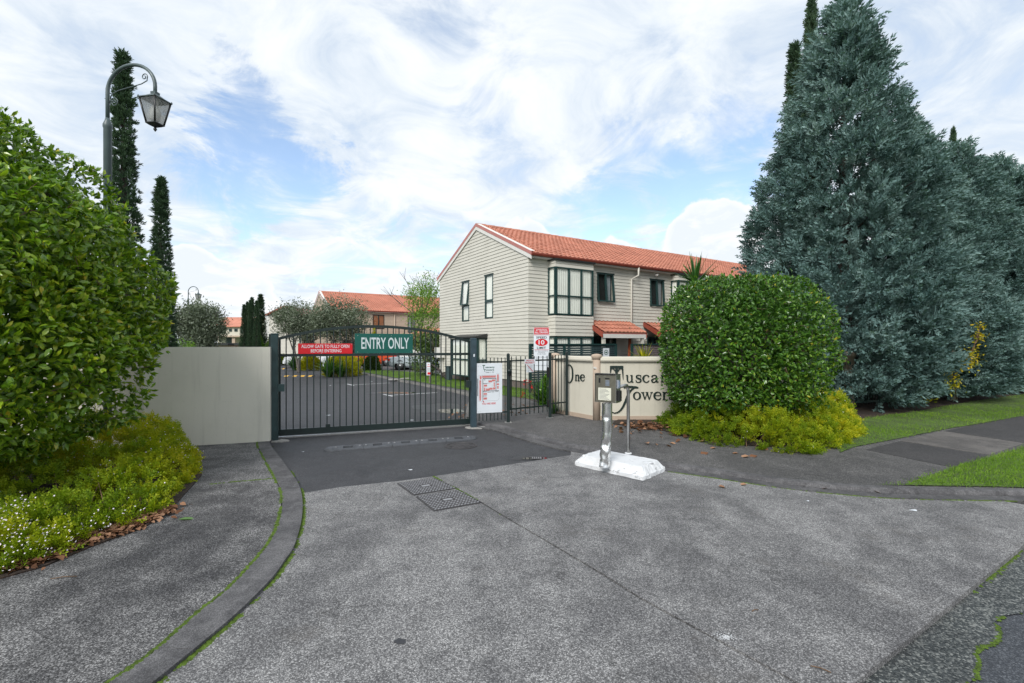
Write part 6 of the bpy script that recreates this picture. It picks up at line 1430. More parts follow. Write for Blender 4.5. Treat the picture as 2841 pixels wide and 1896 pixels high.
def clipped_hedge(name, label, c, half, z0, z1, p, n_ros, leaf, mat, seed, lump=.07, top_shift=None, holes=0.0, view_bias=.45, per=5, group=None):
    """dense shrub: rosettes of leaves over a rounded block, thinning inwards"""
    global RNG
    RNG = np.random.default_rng(seed); rnd = random.Random(seed)
    root = thing(name, label, 'hedge', (c[0], c[1], ZR), 0, group); hz = (z1 - z0) / 2; zc = (z0 + z1) / 2; ax = np.array((half[0], half[1], hz))
    d = rdir(n_ros * 2); q = np.abs(d / ax); rr = (q ** p).sum(1) ** (-1 / p); sp = d * rr[:, None]
    nrm = np.sign(d) * (np.abs(sp / ax) ** (p - 1)) / ax; nrm /= np.linalg.norm(nrm, axis=1, keepdims=True)
    wpos = sp + np.array((c[0], c[1], zc))
    toc = CAMP - wpos; toc /= np.linalg.norm(toc, axis=1, keepdims=True); fc = (nrm * toc).sum(1)
    keep = RNG.random(len(d)) < np.where(fc > -.25, 1.0, view_bias); d, sp, nrm, wpos = d[keep], sp[keep], nrm[keep], wpos[keep]
    lm = 1 + lump * wob(wpos, 2.3, seed) + lump * .6 * wob(wpos, 5.5, seed + 3)
    depth = np.clip(RNG.exponential(.13, len(d)), 0, .6)
    if holes > 0:
        hl = wob(wpos, 1.9, seed + 9.3); lm = lm - np.clip(hl - .45, 0, 1) * holes; depth = depth + np.clip(hl - .45, 0, 1) * holes * 1.2 * RNG.random(len(d))
    depth = depth - np.where(RNG.random(len(d)) < .06, RNG.uniform(0, .13, len(d)), 0)
    scl = lm - depth / np.linalg.norm(sp, axis=1); P0 = sp * scl[:, None] + np.array((c[0], c[1], zc))
    if top_shift is not None: P0 = top_shift(P0)
    ok = P0[:, 2] > .12; P0, nrm, depth = P0[ok], nrm[ok], depth[ok]
    n = len(P0); ax_ = nrm * .8 + rdir(n) * .75 + np.array((0, 0, .25)); ax_ /= np.linalg.norm(ax_, axis=1, keepdims=True)
    t1 = np.cross(ax_, rdir(n)); t1 /= np.linalg.norm(t1, axis=1, keepdims=True); t2 = np.cross(ax_, t1)
    Ps, As, Ns, Ts = [], [], [], []; base_t = np.clip(RNG.normal(.42, .16, n) + .12 * wob(P0, 1.3, seed + 1), 0, .9)
    for k in range(per):
        th = 2 * math.pi * k * .382 * 2.618 / 1.0 + RNG.uniform(-.5, .5, n); sp_ = RNG.uniform(.6, 1.5, n)
        rad = t1 * np.cos(th)[:, None] + t2 * np.sin(th)[:, None]; a = ax_ + rad * sp_[:, None]; a /= np.linalg.norm(a, axis=1, keepdims=True)
        nn_ = ax_ * 1.0 - rad * .5 + np.array((0, 0, .55)) + rdir(n) * .35
        Ps.append(P0 - ax_ * (leaf * .35 * k / per)[:, None] if False else P0 - ax_ * leaf * .4 * k / per); As.append(a); Ns.append(nn_)
        yl = (RNG.random(n) < .03) * RNG.uniform(.4, .6, n); Ts.append(np.clip(base_t + RNG.normal(0, .12, n) + yl, 0, 1))
    P, A, Nn, T = map(np.concatenate, (Ps, As, Ns, Ts)); S = leaf * RNG.uniform(.5, 1.35, len(P)); R = frames(A, Nn)
    # the shaded leaves deeper in
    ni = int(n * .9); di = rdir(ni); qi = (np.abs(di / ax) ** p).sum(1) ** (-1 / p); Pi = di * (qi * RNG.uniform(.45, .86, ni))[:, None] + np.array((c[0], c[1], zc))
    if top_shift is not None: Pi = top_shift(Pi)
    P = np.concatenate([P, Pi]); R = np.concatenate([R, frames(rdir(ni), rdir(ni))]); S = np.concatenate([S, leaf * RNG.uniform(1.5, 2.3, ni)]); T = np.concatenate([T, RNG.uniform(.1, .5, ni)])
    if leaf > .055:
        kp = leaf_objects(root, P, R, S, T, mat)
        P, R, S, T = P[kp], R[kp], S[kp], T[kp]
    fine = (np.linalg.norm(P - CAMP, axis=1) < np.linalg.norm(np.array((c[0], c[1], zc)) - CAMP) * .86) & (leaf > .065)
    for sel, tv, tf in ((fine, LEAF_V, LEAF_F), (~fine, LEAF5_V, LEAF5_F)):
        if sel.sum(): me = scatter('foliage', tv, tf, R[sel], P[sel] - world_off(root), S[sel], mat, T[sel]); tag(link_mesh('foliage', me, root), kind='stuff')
    fcn = CAMP - P0; fcn /= np.linalg.norm(fcn, axis=1, keepdims=True); cand = np.where(((nrm * fcn).sum(1) > .05) & (depth < .06))[0]; tw = MB()
    for i in RNG.choice(cand, 130, replace=False):
        sd = np.cross(ax_[i], rdir(1)[0]) * .05; tw.tube([P0[i] - ax_[i] * .16 + sd, P0[i] - ax_[i] * .05, P0[i] + ax_[i] * RNG.uniform(.0, .05)], [.0045, .0035, .002], 4, caps=False)
    tag(tw.build('twigs', M['twig'], root), kind='stuff')
    mb = MB(); tips = []
    for k in range(5):
        a = k * 1.256 + .4; limb(mb, (c[0] + .15 * math.cos(a), c[1] + .15 * math.sin(a), .05), (math.cos(a) * .7, math.sin(a) * .7, 1.0), (z1 - .3) * .42, .05, 3, .5, rnd, tips, 5)
    cc = np.array((c[0], c[1], zc)); V = np.array(mb.v) - cc; q = (np.abs(V / ax) ** p).sum(1) ** (1 / p); f_ = np.where(q > .9, .9 / q, 1.0); V = V * f_[:, None] * .93 + cc; V = top_shift(V) if top_shift is not None else V; mb.v = [tuple(x) for x in V]
    mb.build('branches', M['bark'], root)
    return root

# big hedge on the left: leans back to the left as it rises
def lean(P):
    P = P.copy(); z = np.clip((P[:, 2] - 1.6) / 2.6, 0, 1); P[:, 0] -= z ** 1.7 * .85; P[:, 2] += np.clip(-(P[:, 0] + 5.4), 0, 1.5) * .12 * z; return P
HL = (-5.84, 5.1)
clipped_hedge('hedge', 'tall glossy green hedge filling the left edge beside the wall', HL, (1.62, 1.72), .40, 4.5, 2.7, 15500, .070, M['hedge'], 5, .085, lean, .26, .25)
HR = (4.33, 9.0)
clipped_hedge('hedge', 'clipped rounded dark green hedge in front of the sign wall', HR, (1.35, 1.3), .40, 2.95, 3.4, 11500, .061, M['hedge2'], 8, .055, None, .10, .25)

# low flowering heath around the hedges
def sprig(n_=12, seed=1):
    r = random.Random(seed); vs, fs = [], []
    for i in range(n_):
        f_ = (i + 1) / n_; th = i * 2.4; y = f_ * .9; l = .30 * (1.15 - .5 * f_); w_ = .065
        d = np.array((math.cos(th) * .75, .7, math.sin(th) * .75)); d /= np.linalg.norm(d); s = np.cross(d, (math.sin(th), .2, -math.cos(th))); s /= np.linalg.norm(s)
        p = np.array((0, y, .06 * f_ * f_)); o = len(vs); vs += [p - s * w_ * .3, p + d * l * .5 + s * w_, p + d * l, p + d * l * .5 - s * w_]; fs += [(o, o + 1, o + 3), (o + 1, o + 2, o + 3)]
    o = len(vs); vs += [np.array((-.012, 0, 0)), np.array((.012, 0, 0)), np.array((0, 1.0, .06))]; fs.append((o, o + 1, o + 2))
    return np.array(vs), np.array(fs)
SPV, SPF = sprig()
def heath(name, label, poly, height, n, flowers, seed, shade_tint=None, size=.13, flower_pts=None, mat='diosma'):
    """mound over a ground polygon: height(x,y) gives the top"""
    rng = np.random.default_rng(seed); poly = np.array(poly); lo, hi = poly.min(0), poly.max(0)
    def inside(Pq):
        x, y = Pq[:, 0], Pq[:, 1]; r = np.zeros(len(Pq), bool); j = len(poly) - 1
        for i in range(len(poly)):
            c_ = ((poly[i, 1] > y) != (poly[j, 1] > y)) & (x < (poly[j, 0] - poly[i, 0]) * (y - poly[i, 1]) / (poly[j, 1] - poly[i, 1] + 1e-9) + poly[i, 0]); r ^= c_; j = i
        return r
    def edge_d(Pq):
        dm = np.full(len(Pq), 9.0)
        for i in range(len(poly)):
            a, b_ = poly[i], poly[(i + 1) % len(poly)]; e = b_ - a; t_ = np.clip(((Pq - a) @ e) / (e @ e + 1e-9), 0, 1); dm = np.minimum(dm, np.linalg.norm(Pq - a - t_[:, None] * e, axis=1))
        return dm
    nc = n // 13; per = 13
    Q = rng.uniform(lo, hi, (nc * 6, 2)); Q = Q[inside(Q)]; ed_ = edge_d(Q)
    # more clumps towards the rim, which is what one sees from the side
    Q = Q[rng.random(len(Q)) < np.clip(1.25 - ed_ * .8, .5, 1)][:nc]; ed_ = edge_d(Q)
    h_ = height(Q) * np.clip(np.sqrt(np.clip(ed_ / .42, 0.03, 1)), 0, 1); p3 = np.column_stack([Q, np.zeros(len(Q))]); h_ *= 1 + .16 * wob(p3, 3.5, seed) + .10 * wob(p3, 9, seed + 2)
    fz = 1 - rng.random(len(Q)) ** 1.6 * .85; z = ZL + np.maximum(h_ * fz - size * .75, .01)
    C_ = np.column_stack([Q, z]); cen_ = Q.mean(0); outw = np.column_stack([Q - cen_, np.zeros(len(Q))]); outw /= np.linalg.norm(outw, axis=1, keepdims=True) + 1e-9
    e0 = np.clip(1 - ed_ / .5, 0, 1)[:, None]; axc = outw * e0 * 1.1 + np.array((0, 0, .9)) + rng.normal(0, .25, (len(Q), 3)); axc /= np.linalg.norm(axc, axis=1, keepdims=True)
    Tc = .40 + .22 * wob(C_, 2.1, seed) + .16 * wob(C_, 6.0, seed + 4) + rng.normal(0, .10, len(Q))
    ii = np.repeat(np.arange(len(Q)), per); k_ = len(ii); dd = rdir(k_) * .8 + axc[ii]; dd /= np.linalg.norm(dd, axis=1, keepdims=True); csz = rng.uniform(.7, 1.35, len(Q))[ii]
    P = C_[ii] + dd * (size * .55 * csz * rng.uniform(.3, 1.0, k_))[:, None]; P[:, 2] = np.maximum(P[:, 2], ZL + .01); ax_ = dd + rng.normal(0, .25, (k_, 3)); Qc = Q; Q = P[:, :2]; h2_ = h_; fz = fz[ii]
    T = np.clip(Tc[ii] + rng.normal(0, .10, k_) + (shade_tint(P) if shade_tint else 0), 0, 1); size_s = size * .85 * csz
    root = thing(name, label, 'shrub', (cen_[0], cen_[1], ZR))
    R = frames(ax_, rng.normal(size=(len(Q), 3))); me = scatter('foliage', SPV, SPF, R, P - world_off(root), size_s * rng.uniform(.8, 1.2, len(Q)), M[mat], T); tag(link_mesh('foliage', me, root), kind='stuff')
    # blossoms sit at the sprig ends
    if flowers:
        w_ = (fz > .62) * (flower_pts(P) if flower_pts is not None else np.ones(len(P))); w_ = w_ * np.clip(.35 + wob(P, 3.3, seed + 7), .02, 1.5); w_ /= w_.sum(); ids = rng.choice(len(P), flowers, p=w_)
        a = ax_[ids] / np.linalg.norm(ax_[ids], axis=1, keepdims=True); FP = P[ids] + a * size * .85 + rng.normal(0, .02, (flowers, 3)); fv = [(0, 0, .25)] + [(math.cos(k * 1.2566 / 2) * (1 if k % 2 == 0 else .45), math.sin(k * 1.2566 / 2) * (1 if k % 2 == 0 else .45), 0) for k in range(10)]
        ff = np.array([(0, 1 + k, 1 + (k + 1) % 10) for k in range(10)]); up_ = np.array((0, -.5, .8)) + rng.normal(0, .4, (flowers, 3)); me = scatter('blossom', np.array(fv), ff, frames(np.cross(up_, rng.normal(size=(flowers, 3))), up_), FP - world_off(root), rng.uniform(.006, .0105, flowers), M['petal'], np.zeros(flowers)); tag(link_mesh('blossom', me, root), kind='stuff')
    # woody stems
    mb = MB(); rn = random.Random(seed)
    for k in range(60):
        i = rn.randrange(len(Qc)); mb.tube([(Qc[i, 0] + rn.gauss(0, .1), Qc[i, 1] + rn.gauss(0, .1), ZL), (Qc[i, 0], Qc[i, 1], ZL + h_[i] * .8)], [.008, .003], 5, caps=False)
    tag(mb.build('stems', M['twig'], root), kind='stuff'); return root
polyR = [gp(u, v, ZR)[:2] for u, v in ((1822, 1162), (1850, 1188), (1900, 1215), (1980, 1236), (2100, 1250), (2236, 1260), (2320, 1246), (2375, 1205), (2372, 1168))] + [np.array((6.9, 10.4)), np.array((4.5, 10.4)), np.array((3.2, 9.9))]
heath('heath_shrub', 'low yellow green heath skirt growing round the clipped hedge', polyR, lambda Q: .55 + .06 * (Q[:, 1] - 7) , 12800, 150, 21, lambda P: np.clip((P[:, 0] - 3.8) * .11, -.12, .3), .125)
polyL = [gp(u, v, ZL)[:2] for u, v in ((0, 1590), (130, 1560), (260, 1500), (399, 1445), (460, 1400), (525, 1328), (538, 1270), (505, 1240))] + [np.array((-5.75, 7.55)), np.array((-6.6, 7.2)), np.array((-6.4, 5)), np.array((-5.8, 3.2)), np.array((-4.6, 2.7))]
heath('heath_shrub', 'low heath shrub with pale pink blossom under the left hedge', polyL, lambda Q: .31 + .14 * np.clip(Q[:, 1] - 4.6, 0, 2) , 13000, 1900, 33, lambda P: np.clip(.08 + (P[:, 1] - 4.8) * .12, -.1, .3), .115, lambda P: .25 + 1.3 * (P[:, 1] < 4.6) + .6 * (P[:, 1] > 6))

# blue conifers along the street fence
def plume(n_=12, seed=3):
    r = random.Random(seed); vs, fs = [], []
    for i in range(n_):
        f_ = i / n_; th = i * 2.2 + r.uniform(-.4, .4); l = (.42 - .27 * f_) * r.uniform(.75, 1.15); w_ = .055
        d = np.array((math.cos(th) * .85, .75, math.sin(th) * .6)); d /= np.linalg.norm(d); s = np.cross(d, rdir(1)[0]); s /= np.linalg.norm(s); p = np.array((0, .08 + .84 * f_, .16 * f_ * f_)); o = len(vs)
        vs += [p - s * w_ * .5, p + d * l * .55 + s * w_, p + d * l + np.array((0, .05, .02)), p + d * l * .55 - s * w_]; fs += [(o, o + 1, o + 3), (o + 1, o + 2, o + 3)]
        for sg in (1, -1):
            d2 = d * .6 + s * sg * .7; d2 /= np.linalg.norm(d2); q = p + d * l * .35; o = len(vs); vs += [q, q + d2 * l * .45 + d * .02, q + d2 * l * .2 + np.array((0, 0, .03))]; fs.append((o, o + 1, o + 2))
    o = len(vs); vs += [np.array((-.03, .7, .1)), np.array((.03, .7, .1)), np.array((0, 1.12, .22))]; fs.append((o, o + 1, o + 2))
    return np.array(vs), np.array(fs)
PLV, PLF = plume()
def rdir_(rng, n):
    d = rng.normal(size=(n, 3)); return d / np.linalg.norm(d, axis=1, keepdims=True)
def conifer_mesh(h, prof, n_cl, per, size, seed, up_=.55, lump=.12):
    """prof(f): radius at height fraction f"""
    rng = np.random.default_rng(seed); f_ = rng.random(n_cl * 4); r = prof(f_); k = rng.random(len(f_)) < (r + .25) / (r.max() + .25) * np.where(f_ < .3, 1.0, .72); f_, r = f_[k][:n_cl], r[k][:n_cl]; n = len(f_)
    th = rng.uniform(0, 2 * math.pi, n); z = f_ * h; dirr = np.column_stack([np.cos(th), np.sin(th), np.zeros(n)]); pc = dirr * r[:, None]; pc[:, 2] = z
    rr = r * (1 + lump * wob(pc, 1.5, seed) + lump * .8 * wob(pc, 3.7, seed + 1)) - np.clip(rng.exponential(.22, n), 0, 1.0) * np.minimum(1, r); rr = np.where(rng.random(n) < .24, r * rng.uniform(.15, .75, n), rr); rr = np.maximum(rr, .02)
    C_ = dirr * rr[:, None]; C_[:, 2] = z; C_[:, :2] += np.clip(.33 - f_, 0, 1)[:, None] * (r.max() > 1) * np.array((-1.6, -1.6)); P, A, S, T = [], [], [], []; base = np.clip(.42 + .14 * wob(C_, 1.1, seed) + rng.normal(0, .13, n), 0, 1)
    upv = up_ + .9 * np.clip(f_ - .72, 0, 1) * 3; ax0 = dirr + np.array((0, 0, 1.0)) * upv[:, None] + rng.normal(0, .30, (n, 3)); ax0 /= np.linalg.norm(ax0, axis=1, keepdims=True); cs = rng.uniform(.7, 1.3, n)
    for j in range(per):
        a = ax0 + rdir_(rng, n) * .62; a /= np.linalg.norm(a, axis=1, keepdims=True)
        P.append(C_ + a * (size * .35 * cs * rng.uniform(.2, 1, n))[:, None]); A.append(a); S.append(size * cs * rng.uniform(.65, 1.1, n) * (1 + .25 * (f_ > .8))); T.append(np.clip(base + rng.normal(0, .1, n) + .12 * (j / per - .5), 0, 1))
    P, A, S, T = map(np.concatenate, (P, A, S, T)); return P, frames(A, rng.normal(size=(len(P), 3)) + np.array((0, 0, 1.2))), S, T
def conifer(name, label, loc, h, prof, n_cl, per, size, seed, mat, group=None, up_=.55, base=.0, lump=.12, tmpl=None):
    root = thing(name, label, 'tree', (loc[0], loc[1], ZR), 0, group); P, R, S, T = conifer_mesh(h, prof, n_cl, per, size, seed, up_, lump); P[:, 2] += base
    tv, tf = tmpl or (PLV, PLF); me = scatter('crown', tv, tf, R, P, S, M[mat], T); tag(link_mesh('crown', me, root), kind='stuff')
    mb = MB(); rn = random.Random(seed); mb.tube([(0, 0, -.05), (.03, .02, h * .3), (-.02, .03, h * .6), (0, 0, h * .94)], [.05 + h * .016, .04 + h * .011, .03 + h * .006, .01], 9); mb.build('trunk', M['bark'], root, False)
    mb = MB()
    for k in range(34 if h < 20 else 10):
        f_ = rn.uniform(.06, .85); th = rn.uniform(0, 6.28); rr = float(prof(np.array([f_]))[0]) * .85; mb.tube([(0, 0, f_ * h), (rr * .5 * math.cos(th), rr * .5 * math.sin(th), f_ * h + rr * .12), (rr * math.cos(th), rr * math.sin(th), f_ * h + rr * .38)], [.035, .022, .006], 5, caps=False)
    tag(mb.build('limbs', M['bark'], root, False), kind='stuff'); return root
_bz = np.array((0, .3, 1.0, 2.0, 3.7, 5.5, 7.4, 9.5, 11.25)) / 11.25; _br = np.array((1.4, 1.75, 2.05, 2.25, 2.25, 2.0, 1.5, .72, .02))
bluep = lambda f_: np.interp(f_, _bz, _br)
bc = conifer('blue_conifer', 'tallest blue grey conifer towering behind the clipped hedge', (9.42, 13.5), 11.0, bluep, 3400, 5, .40, 41, 'conifer', 'blue conifers along the street fence', .5, base=.12, lump=.13)
fe_dir = np.array((.895, .445))
specs = [(3.3, .77, .92, 1.9, 'second blue grey conifer, its top just right of the tallest one'), (6.6, .75, .92, 3.4, 'third blue grey conifer along the fence, above the yellow climber'), (9.8, .76, .92, .7, 'fourth blue grey conifer along the fence, near the right edge'), (13.2, .785, .92, 5.0, 'blue grey conifer cut by the right edge of the view'), (16.6, .80, .92, 2.6, 'blue grey conifer mostly hidden at the far right')]
for a, sz, sx, rz, lab in specs:
    o = copy_tree(bc); p = np.array((9.5, 13.6)) + fe_dir * a; o.location = (p[0], p[1], ZR + .05); o.scale = (sx, sx, sz); o.rotation_euler = (0, 0, rz); o['label'] = lab

# dark upright cypresses
def sprayc():
    r = random.Random(5); vs, fs = [], []
    for i in range(9):
        th = i * 2.4; f_ = i / 9; d = np.array((math.cos(th) * .45, .9, math.sin(th) * .45)); d /= np.linalg.norm(d); s = np.cross(d, (math.sin(th), 0, math.cos(th))); s /= np.linalg.norm(s); p = np.array((0, f_ * .6, 0)); o = len(vs); w_ = .07
        vs += [p - s * w_ * .4, p + d * .28 + s * w_, p + d * .5, p + d * .28 - s * w_]; fs += [(o, o + 1, o + 3), (o + 1, o + 2, o + 3)]
    return np.array(vs), np.array(fs)
SC = sprayc()
cyp = lambda f_: .60 * np.clip((f_ + .05) / .2, 0, 1) ** .5 * (1 - np.clip(f_, 0, 1)) ** .68 + .004
dpx = lambda x, y, Y: on(x * 1.20894, y * 1.20894, Y)
Y1 = 15.0; q = dpx(283, 132, Y1)
c1 = conifer('cypress_tree', 'tall dark cypress rising behind the near street lamp', (q[0], Y1), q[2] - ZR, cyp, 3400, 3, .18, 51, 'cypress', 'dark upright cypresses', 1.6, lump=.10, tmpl=SC)
H1 = q[2] - ZR
def more_cyp(x, y, Y, wd, lab, rz):
    q = dpx(x, y, Y); o = copy_tree(c1); o.location = (q[0], Y, ZR); o.scale = (wd / 1.0, wd / 1.0, (q[2] - ZR) / H1); o.rotation_euler = (0, 0, rz); o['label'] = lab
more_cyp(370, 415, 20.0, .98, 'shorter dark cypress just right of the left hedge', 2.0)
more_cyp(1862, -12, 17.5, .80, 'slim dark cypress top left of the tallest blue conifer', 1.0)
more_cyp(1824, 112, 17.0, 1.05, 'second slim cypress peeping out left of the blue conifer', 4.0)
more_cyp(2188, 303, 21.0, .5, 'tiny cypress tip showing between the blue conifers', 3.0)
for i, (x, y, lab) in enumerate(((1395, 635, 'leftmost of the far cypress clump above the wall'), (1445, 590, 'second from left in the far cypress clump'), (1490, 568, 'third from left in the far cypress clump'), (1522, 520, 'fourth from left and second tallest in the far cypress clump'), (1598, 572, 'fifth from left in the far cypress clump'), (1665, 470, 'rightmost and tallest of the far cypress clump'))):
    u, v = 440 + x / 5.875, 740 + y / 5.875; more_cyp(u / 1.20894, v / 1.20894, 38.0 + (i % 2) * 1.2, (.62, .55, .5, .72, .6, .95)[i], lab, i * 1.1)

# loose-crowned trees
def leafy_tree(name, label, loc, h, crown_c, crown_r, n_leaf, leaf, mat, seed, trunks=1, bark='bark_grey', depth=4, group=None, cat='tree', trunk_h=.35, gap=.3, wide=None):
    rng = np.random.default_rng(seed); rn = random.Random(seed); root = thing(name, label, cat, (loc[0], loc[1], ZR if loc[1] > 9 else 0), 0, group); mb = MB(); tips = []
    for k in range(trunks):
        a = rn.uniform(0, 6.28); limb(mb, (.1 * math.cos(a) * (trunks > 1), .1 * math.sin(a) * (trunks > 1), -.05), (.25 * math.cos(a), .25 * math.sin(a), 1), h * trunk_h, .03 + h * .016 / math.sqrt(trunks), depth, .42, rn, tips, 5)
    V = np.array(mb.v); mb.v = [tuple(x) for x in V]; mb.build('trunk', M[bark], root, False)
    cr = np.array(crown_r, float); cc = np.array(crown_c, float); T_ = np.array([t_[0] for t_ in tips]); ins = (((T_ - cc) / cr) ** 2).sum(1) < 1.15
    T_ = T_[ins] if ins.sum() > 4 else T_; ncl = max(20, n_leaf // 45); d = rdir(ncl) * (rng.random(ncl) ** .33)[:, None] * cr * .96 + cc
    cl = np.concatenate([T_, d]); keep = wob(cl, 1.6, seed) > -gap - .25; cl = cl[keep] if keep.sum() > 10 else cl
    i = rng.integers(0, len(cl), n_leaf); sg = float(np.mean(cr)) * .15; P = cl[i] + rng.normal(0, sg, (n_leaf, 3)); A = rng.normal(size=(n_leaf, 3)) + np.array((0, 0, .1)); base = rng.normal(.45, .14, len(cl)); T = np.clip(base[i] + rng.normal(0, .14, n_leaf), 0, 1)
    me = scatter('crown', LEAF4_V, LEAF4_F, frames(A, rng.normal(size=(n_leaf, 3)) + np.array((0, 0, .8))), P, leaf * rng.uniform(.7, 1.3, n_leaf), M[mat], T); tag(link_mesh('crown', me, root), kind='stuff'); return root
def at(u, v, z=0): return gp(u, v, z)
p = on(548, 956, 27.0)
leafy_tree('olive_tree', 'rounded grey olive tree behind the plastered wall', (p[0], 27.0), 4.2, (0, 0, 2.55), (1.35, 1.2, 1.55), 20000, .13, 'olive', 61, 2, depth=3, gap=.9)
p = on(510, 956, 22.5); leafy_tree('pale_bush', 'pale leafy bush below the distant street lamp', (p[0], 22.5), 2.0, (0, 0, 1.0), (.55, .5, .95), 2600, .10, 'spring', 62, 2, depth=2, gap=.9, cat='bush')
p = on(832, 956, 29.0); leafy_tree('olive_tree', 'loose grey olive tree behind the red gate sign', (p[0], 29.0), 4.4, (-.1, 0, 3.0), (1.45, 1.3, 1.35), 11000, .13, 'olive', 63, 2, depth=4, gap=.5, trunk_h=.3)
p = on(945, 956, 28.0); leafy_tree('olive_tree', 'wider grey olive tree behind the middle of the gate', (p[0], 28.0), 4.2, (0, 0, 3.1), (1.7, 1.4, 1.25), 12000, .13, 'olive', 64, 2, depth=4, gap=.5, trunk_h=.3)
p = on(1196, 956, 29.5); leafy_tree('young_tree', 'slim tree with fresh green leaves beside the townhouse gable', (p[0], 29.5), 6.0, (-.5, 0, 3.9), (1.25, 1.1, 2.2), 4600, .13, 'spring', 65, 2, depth=4, gap=.3, trunk_h=.42)
p = on(1190, 956, 25.0); leafy_tree('red_tipped_shrub', 'dense red tipped shrub at the corner of the townhouse', (p[0], 25.0), 2.6, (0, 0, 1.15), (1.15, .9, 1.15), 6000, .13, 'shrub', 66, 3, depth=3, gap=1.2, cat='shrub')
a_, b_ = gp(1241, 1055, ZR), on(1192, 1008, 23.4); t = thing('leaning_trunk', 'bare leaning trunk beside the green service pillar', 'tree', tuple(a_)); mb = MB(); mb.tube([a_, (a_ * .55 + b_ * .45) + (0, 0, .12), b_], [.06, .05, .035], 8); mb.build('trunk', M['bark'], t)
def small_bush(name, label, u0, u1, vt, vb, mat, n, leaf, seed, kind='heath', Yadj=0.0):
    g = gp((u0 + u1) / 2, vb); Y = g[1] + Yadj; w_ = (u1 - u0) / F * Y; h = on(0, vt, Y)[2]; rng = np.random.default_rng(seed); root = thing(name, label, 'bush', (g[0], Y, 0))
    d = rdir(n); d[:, 2] = np.abs(d[:, 2]); P = d * (1 - rng.exponential(.12, n).clip(0, .7))[:, None] * np.array((w_ / 2, w_ / 2 * .9, h)); P *= (1 + .10 * wob(P + seed, 3.0, seed))[:, None]; A = d + np.array((0, 0, .5)) + rng.normal(0, .5, (n, 3)); T = np.clip(.3 + .35 * (P[:, 2] / h) * rng.random(n) + rng.normal(.1, .15, n), 0, 1)
    if kind == 'heath': me = scatter('foliage', SPV, SPF, frames(A, rng.normal(size=(n, 3))), P, leaf * rng.uniform(.7, 1.2, n), M[mat], T)
    else: me = scatter('foliage', LEAF4_V, LEAF4_F, frames(A, rng.normal(size=(n, 3))), P, leaf * rng.uniform(.7, 1.2, n), M[mat], T)
    tag(link_mesh('foliage', me, root), kind='stuff'); mb = MB()
    for k in range(6): mb.tube([(.05 * math.cos(k), .05 * math.sin(k), -.02), (w_ * .25 * math.cos(k * 1.05), w_ * .25 * math.sin(k * 1.05), h * .7)], [.03, .01], 5, caps=False)
    tag(mb.build('stems', M['bark'], root, False), kind='stuff'); return root
small_bush('golden_bush', 'golden bush right of the white meter cabinet behind the gate', 905, 995, 988, 1043, 'golden', 1500, .22, 71)
small_bush('golden_bush', 'smaller golden bush left of the white meter cabinet', 834, 890, 990, 1027, 'golden', 1200, .24, 72)
small_bush('yellow_green_bush', 'low yellow green bush nearest the left gate post', 765, 808, 990, 1012, 'diosma', 900, .27, 73)
small_bush('dark_hedge_block', 'upright dark clipped bush behind the left gate post', 768, 808, 934, 1012, 'shrub', 6000, .16, 74, 'leaf', -2.0)
small_bush('round_bush', 'small rounded bush above the wall end beside the gate', 712, 760, 926, 1012, 'hedge2', 5000, .16, 75, 'leaf', -1.5)
small_bush('topiary_bush', 'rounded dark bush between the golden bush and the parked cars', 1010, 1054, 985, 1030, 'shrub', 3200, .15, 76, 'leaf')
small_bush('cone_bush', 'small conical bush poking above the green gate sign', 1019, 1041, 910, 1012, 'golden', 2500, .16, 77, 'leaf', 1.0)
small_bush('fence_shrub', 'leafy shrub by the speed limit board behind the footpath gate', 1500, 1545, 1036, 1130, 'hedge2', 2600, .10, 78, 'leaf')
# clumps of strap leaves
def strap_clump(name, label, c, z, n, l, seed, mat='strap', spread=.9, wd=.022, cat='plant'):
    rn = random.Random(seed); root = thing(name, label, cat, (c[0], c[1], z)); V, F_, T = [], [], []
    for i in range(n):
        th = rn.uniform(0, 6.28); tl = rn.uniform(.15, spread); L_ = l * rn.uniform(.6, 1.1); d = np.array((math.cos(th), math.sin(th), 0)); s = np.array((-d[1], d[0], 0)); p = d * rn.uniform(0, .12 * l); k0 = len(V); tt = rn.random(); seg = 6
        for j in range(seg + 1):
            f_ = j / seg; q = p + d * L_ * f_ * (tl * .55 + .75 * tl * f_) + np.array((0, 0, L_ * (f_ * (1.25 - tl * .3) - f_ * f_ * tl * .75))); w_ = wd * (1 - f_ ** 2.2) + .001; V += [q - s * w_, q + s * w_]; T += [tt, tt]
        F_ += [(k0 + 2 * j, k0 + 2 * j + 1, k0 + 2 * j + 3, k0 + 2 * j + 2) for j in range(seg)]
    me = fast_mesh('leaves', np.array(V), np.array(F_), M[mat], T); tag(link_mesh('leaves', me, root), kind='stuff'); return root
q = gp(1503, 1122, ZR); sc_ = strap_clump('strap_leaf_clump', 'clump of strap leaves with red flowers behind the footpath gate', q, ZR, 130, .85, 81)
mb = MB(); rn = random.Random(4)
for (x, y) in ((1455, 1065), (1474, 1075), (1452, 1092), (1470, 1060), (1458, 1058), (1448, 1100)):
    f_ = on(x, y, q[1] - .1); mb.tube([(q[0], q[1], ZR), tuple(f_)], .008, 5); fl_ = MB()
    for k in range(14):
        d = rdir(1)[0] * .05; fl_.add([f_, f_ + d + (0, 0, .02), f_ + d * 1.3 + rdir(1)[0] * .02], [(0, 1, 2)])
    fl_.build('flower', M['red_flower'], sc_)
mb.build('flower_stalks', M['twig'], sc_)
q = gp(1535, 1148, ZR); strap_clump('strap_leaf_clump', 'small tuft of strap leaves at the foot of the fence post', q, ZR, 45, .32, 82)
q = gp(817, 1027); strap_clump('grass_clump', 'arching green grass clump left of the smaller golden bush', q, 0, 150, 1.15, 83, spread=.8, wd=.03)
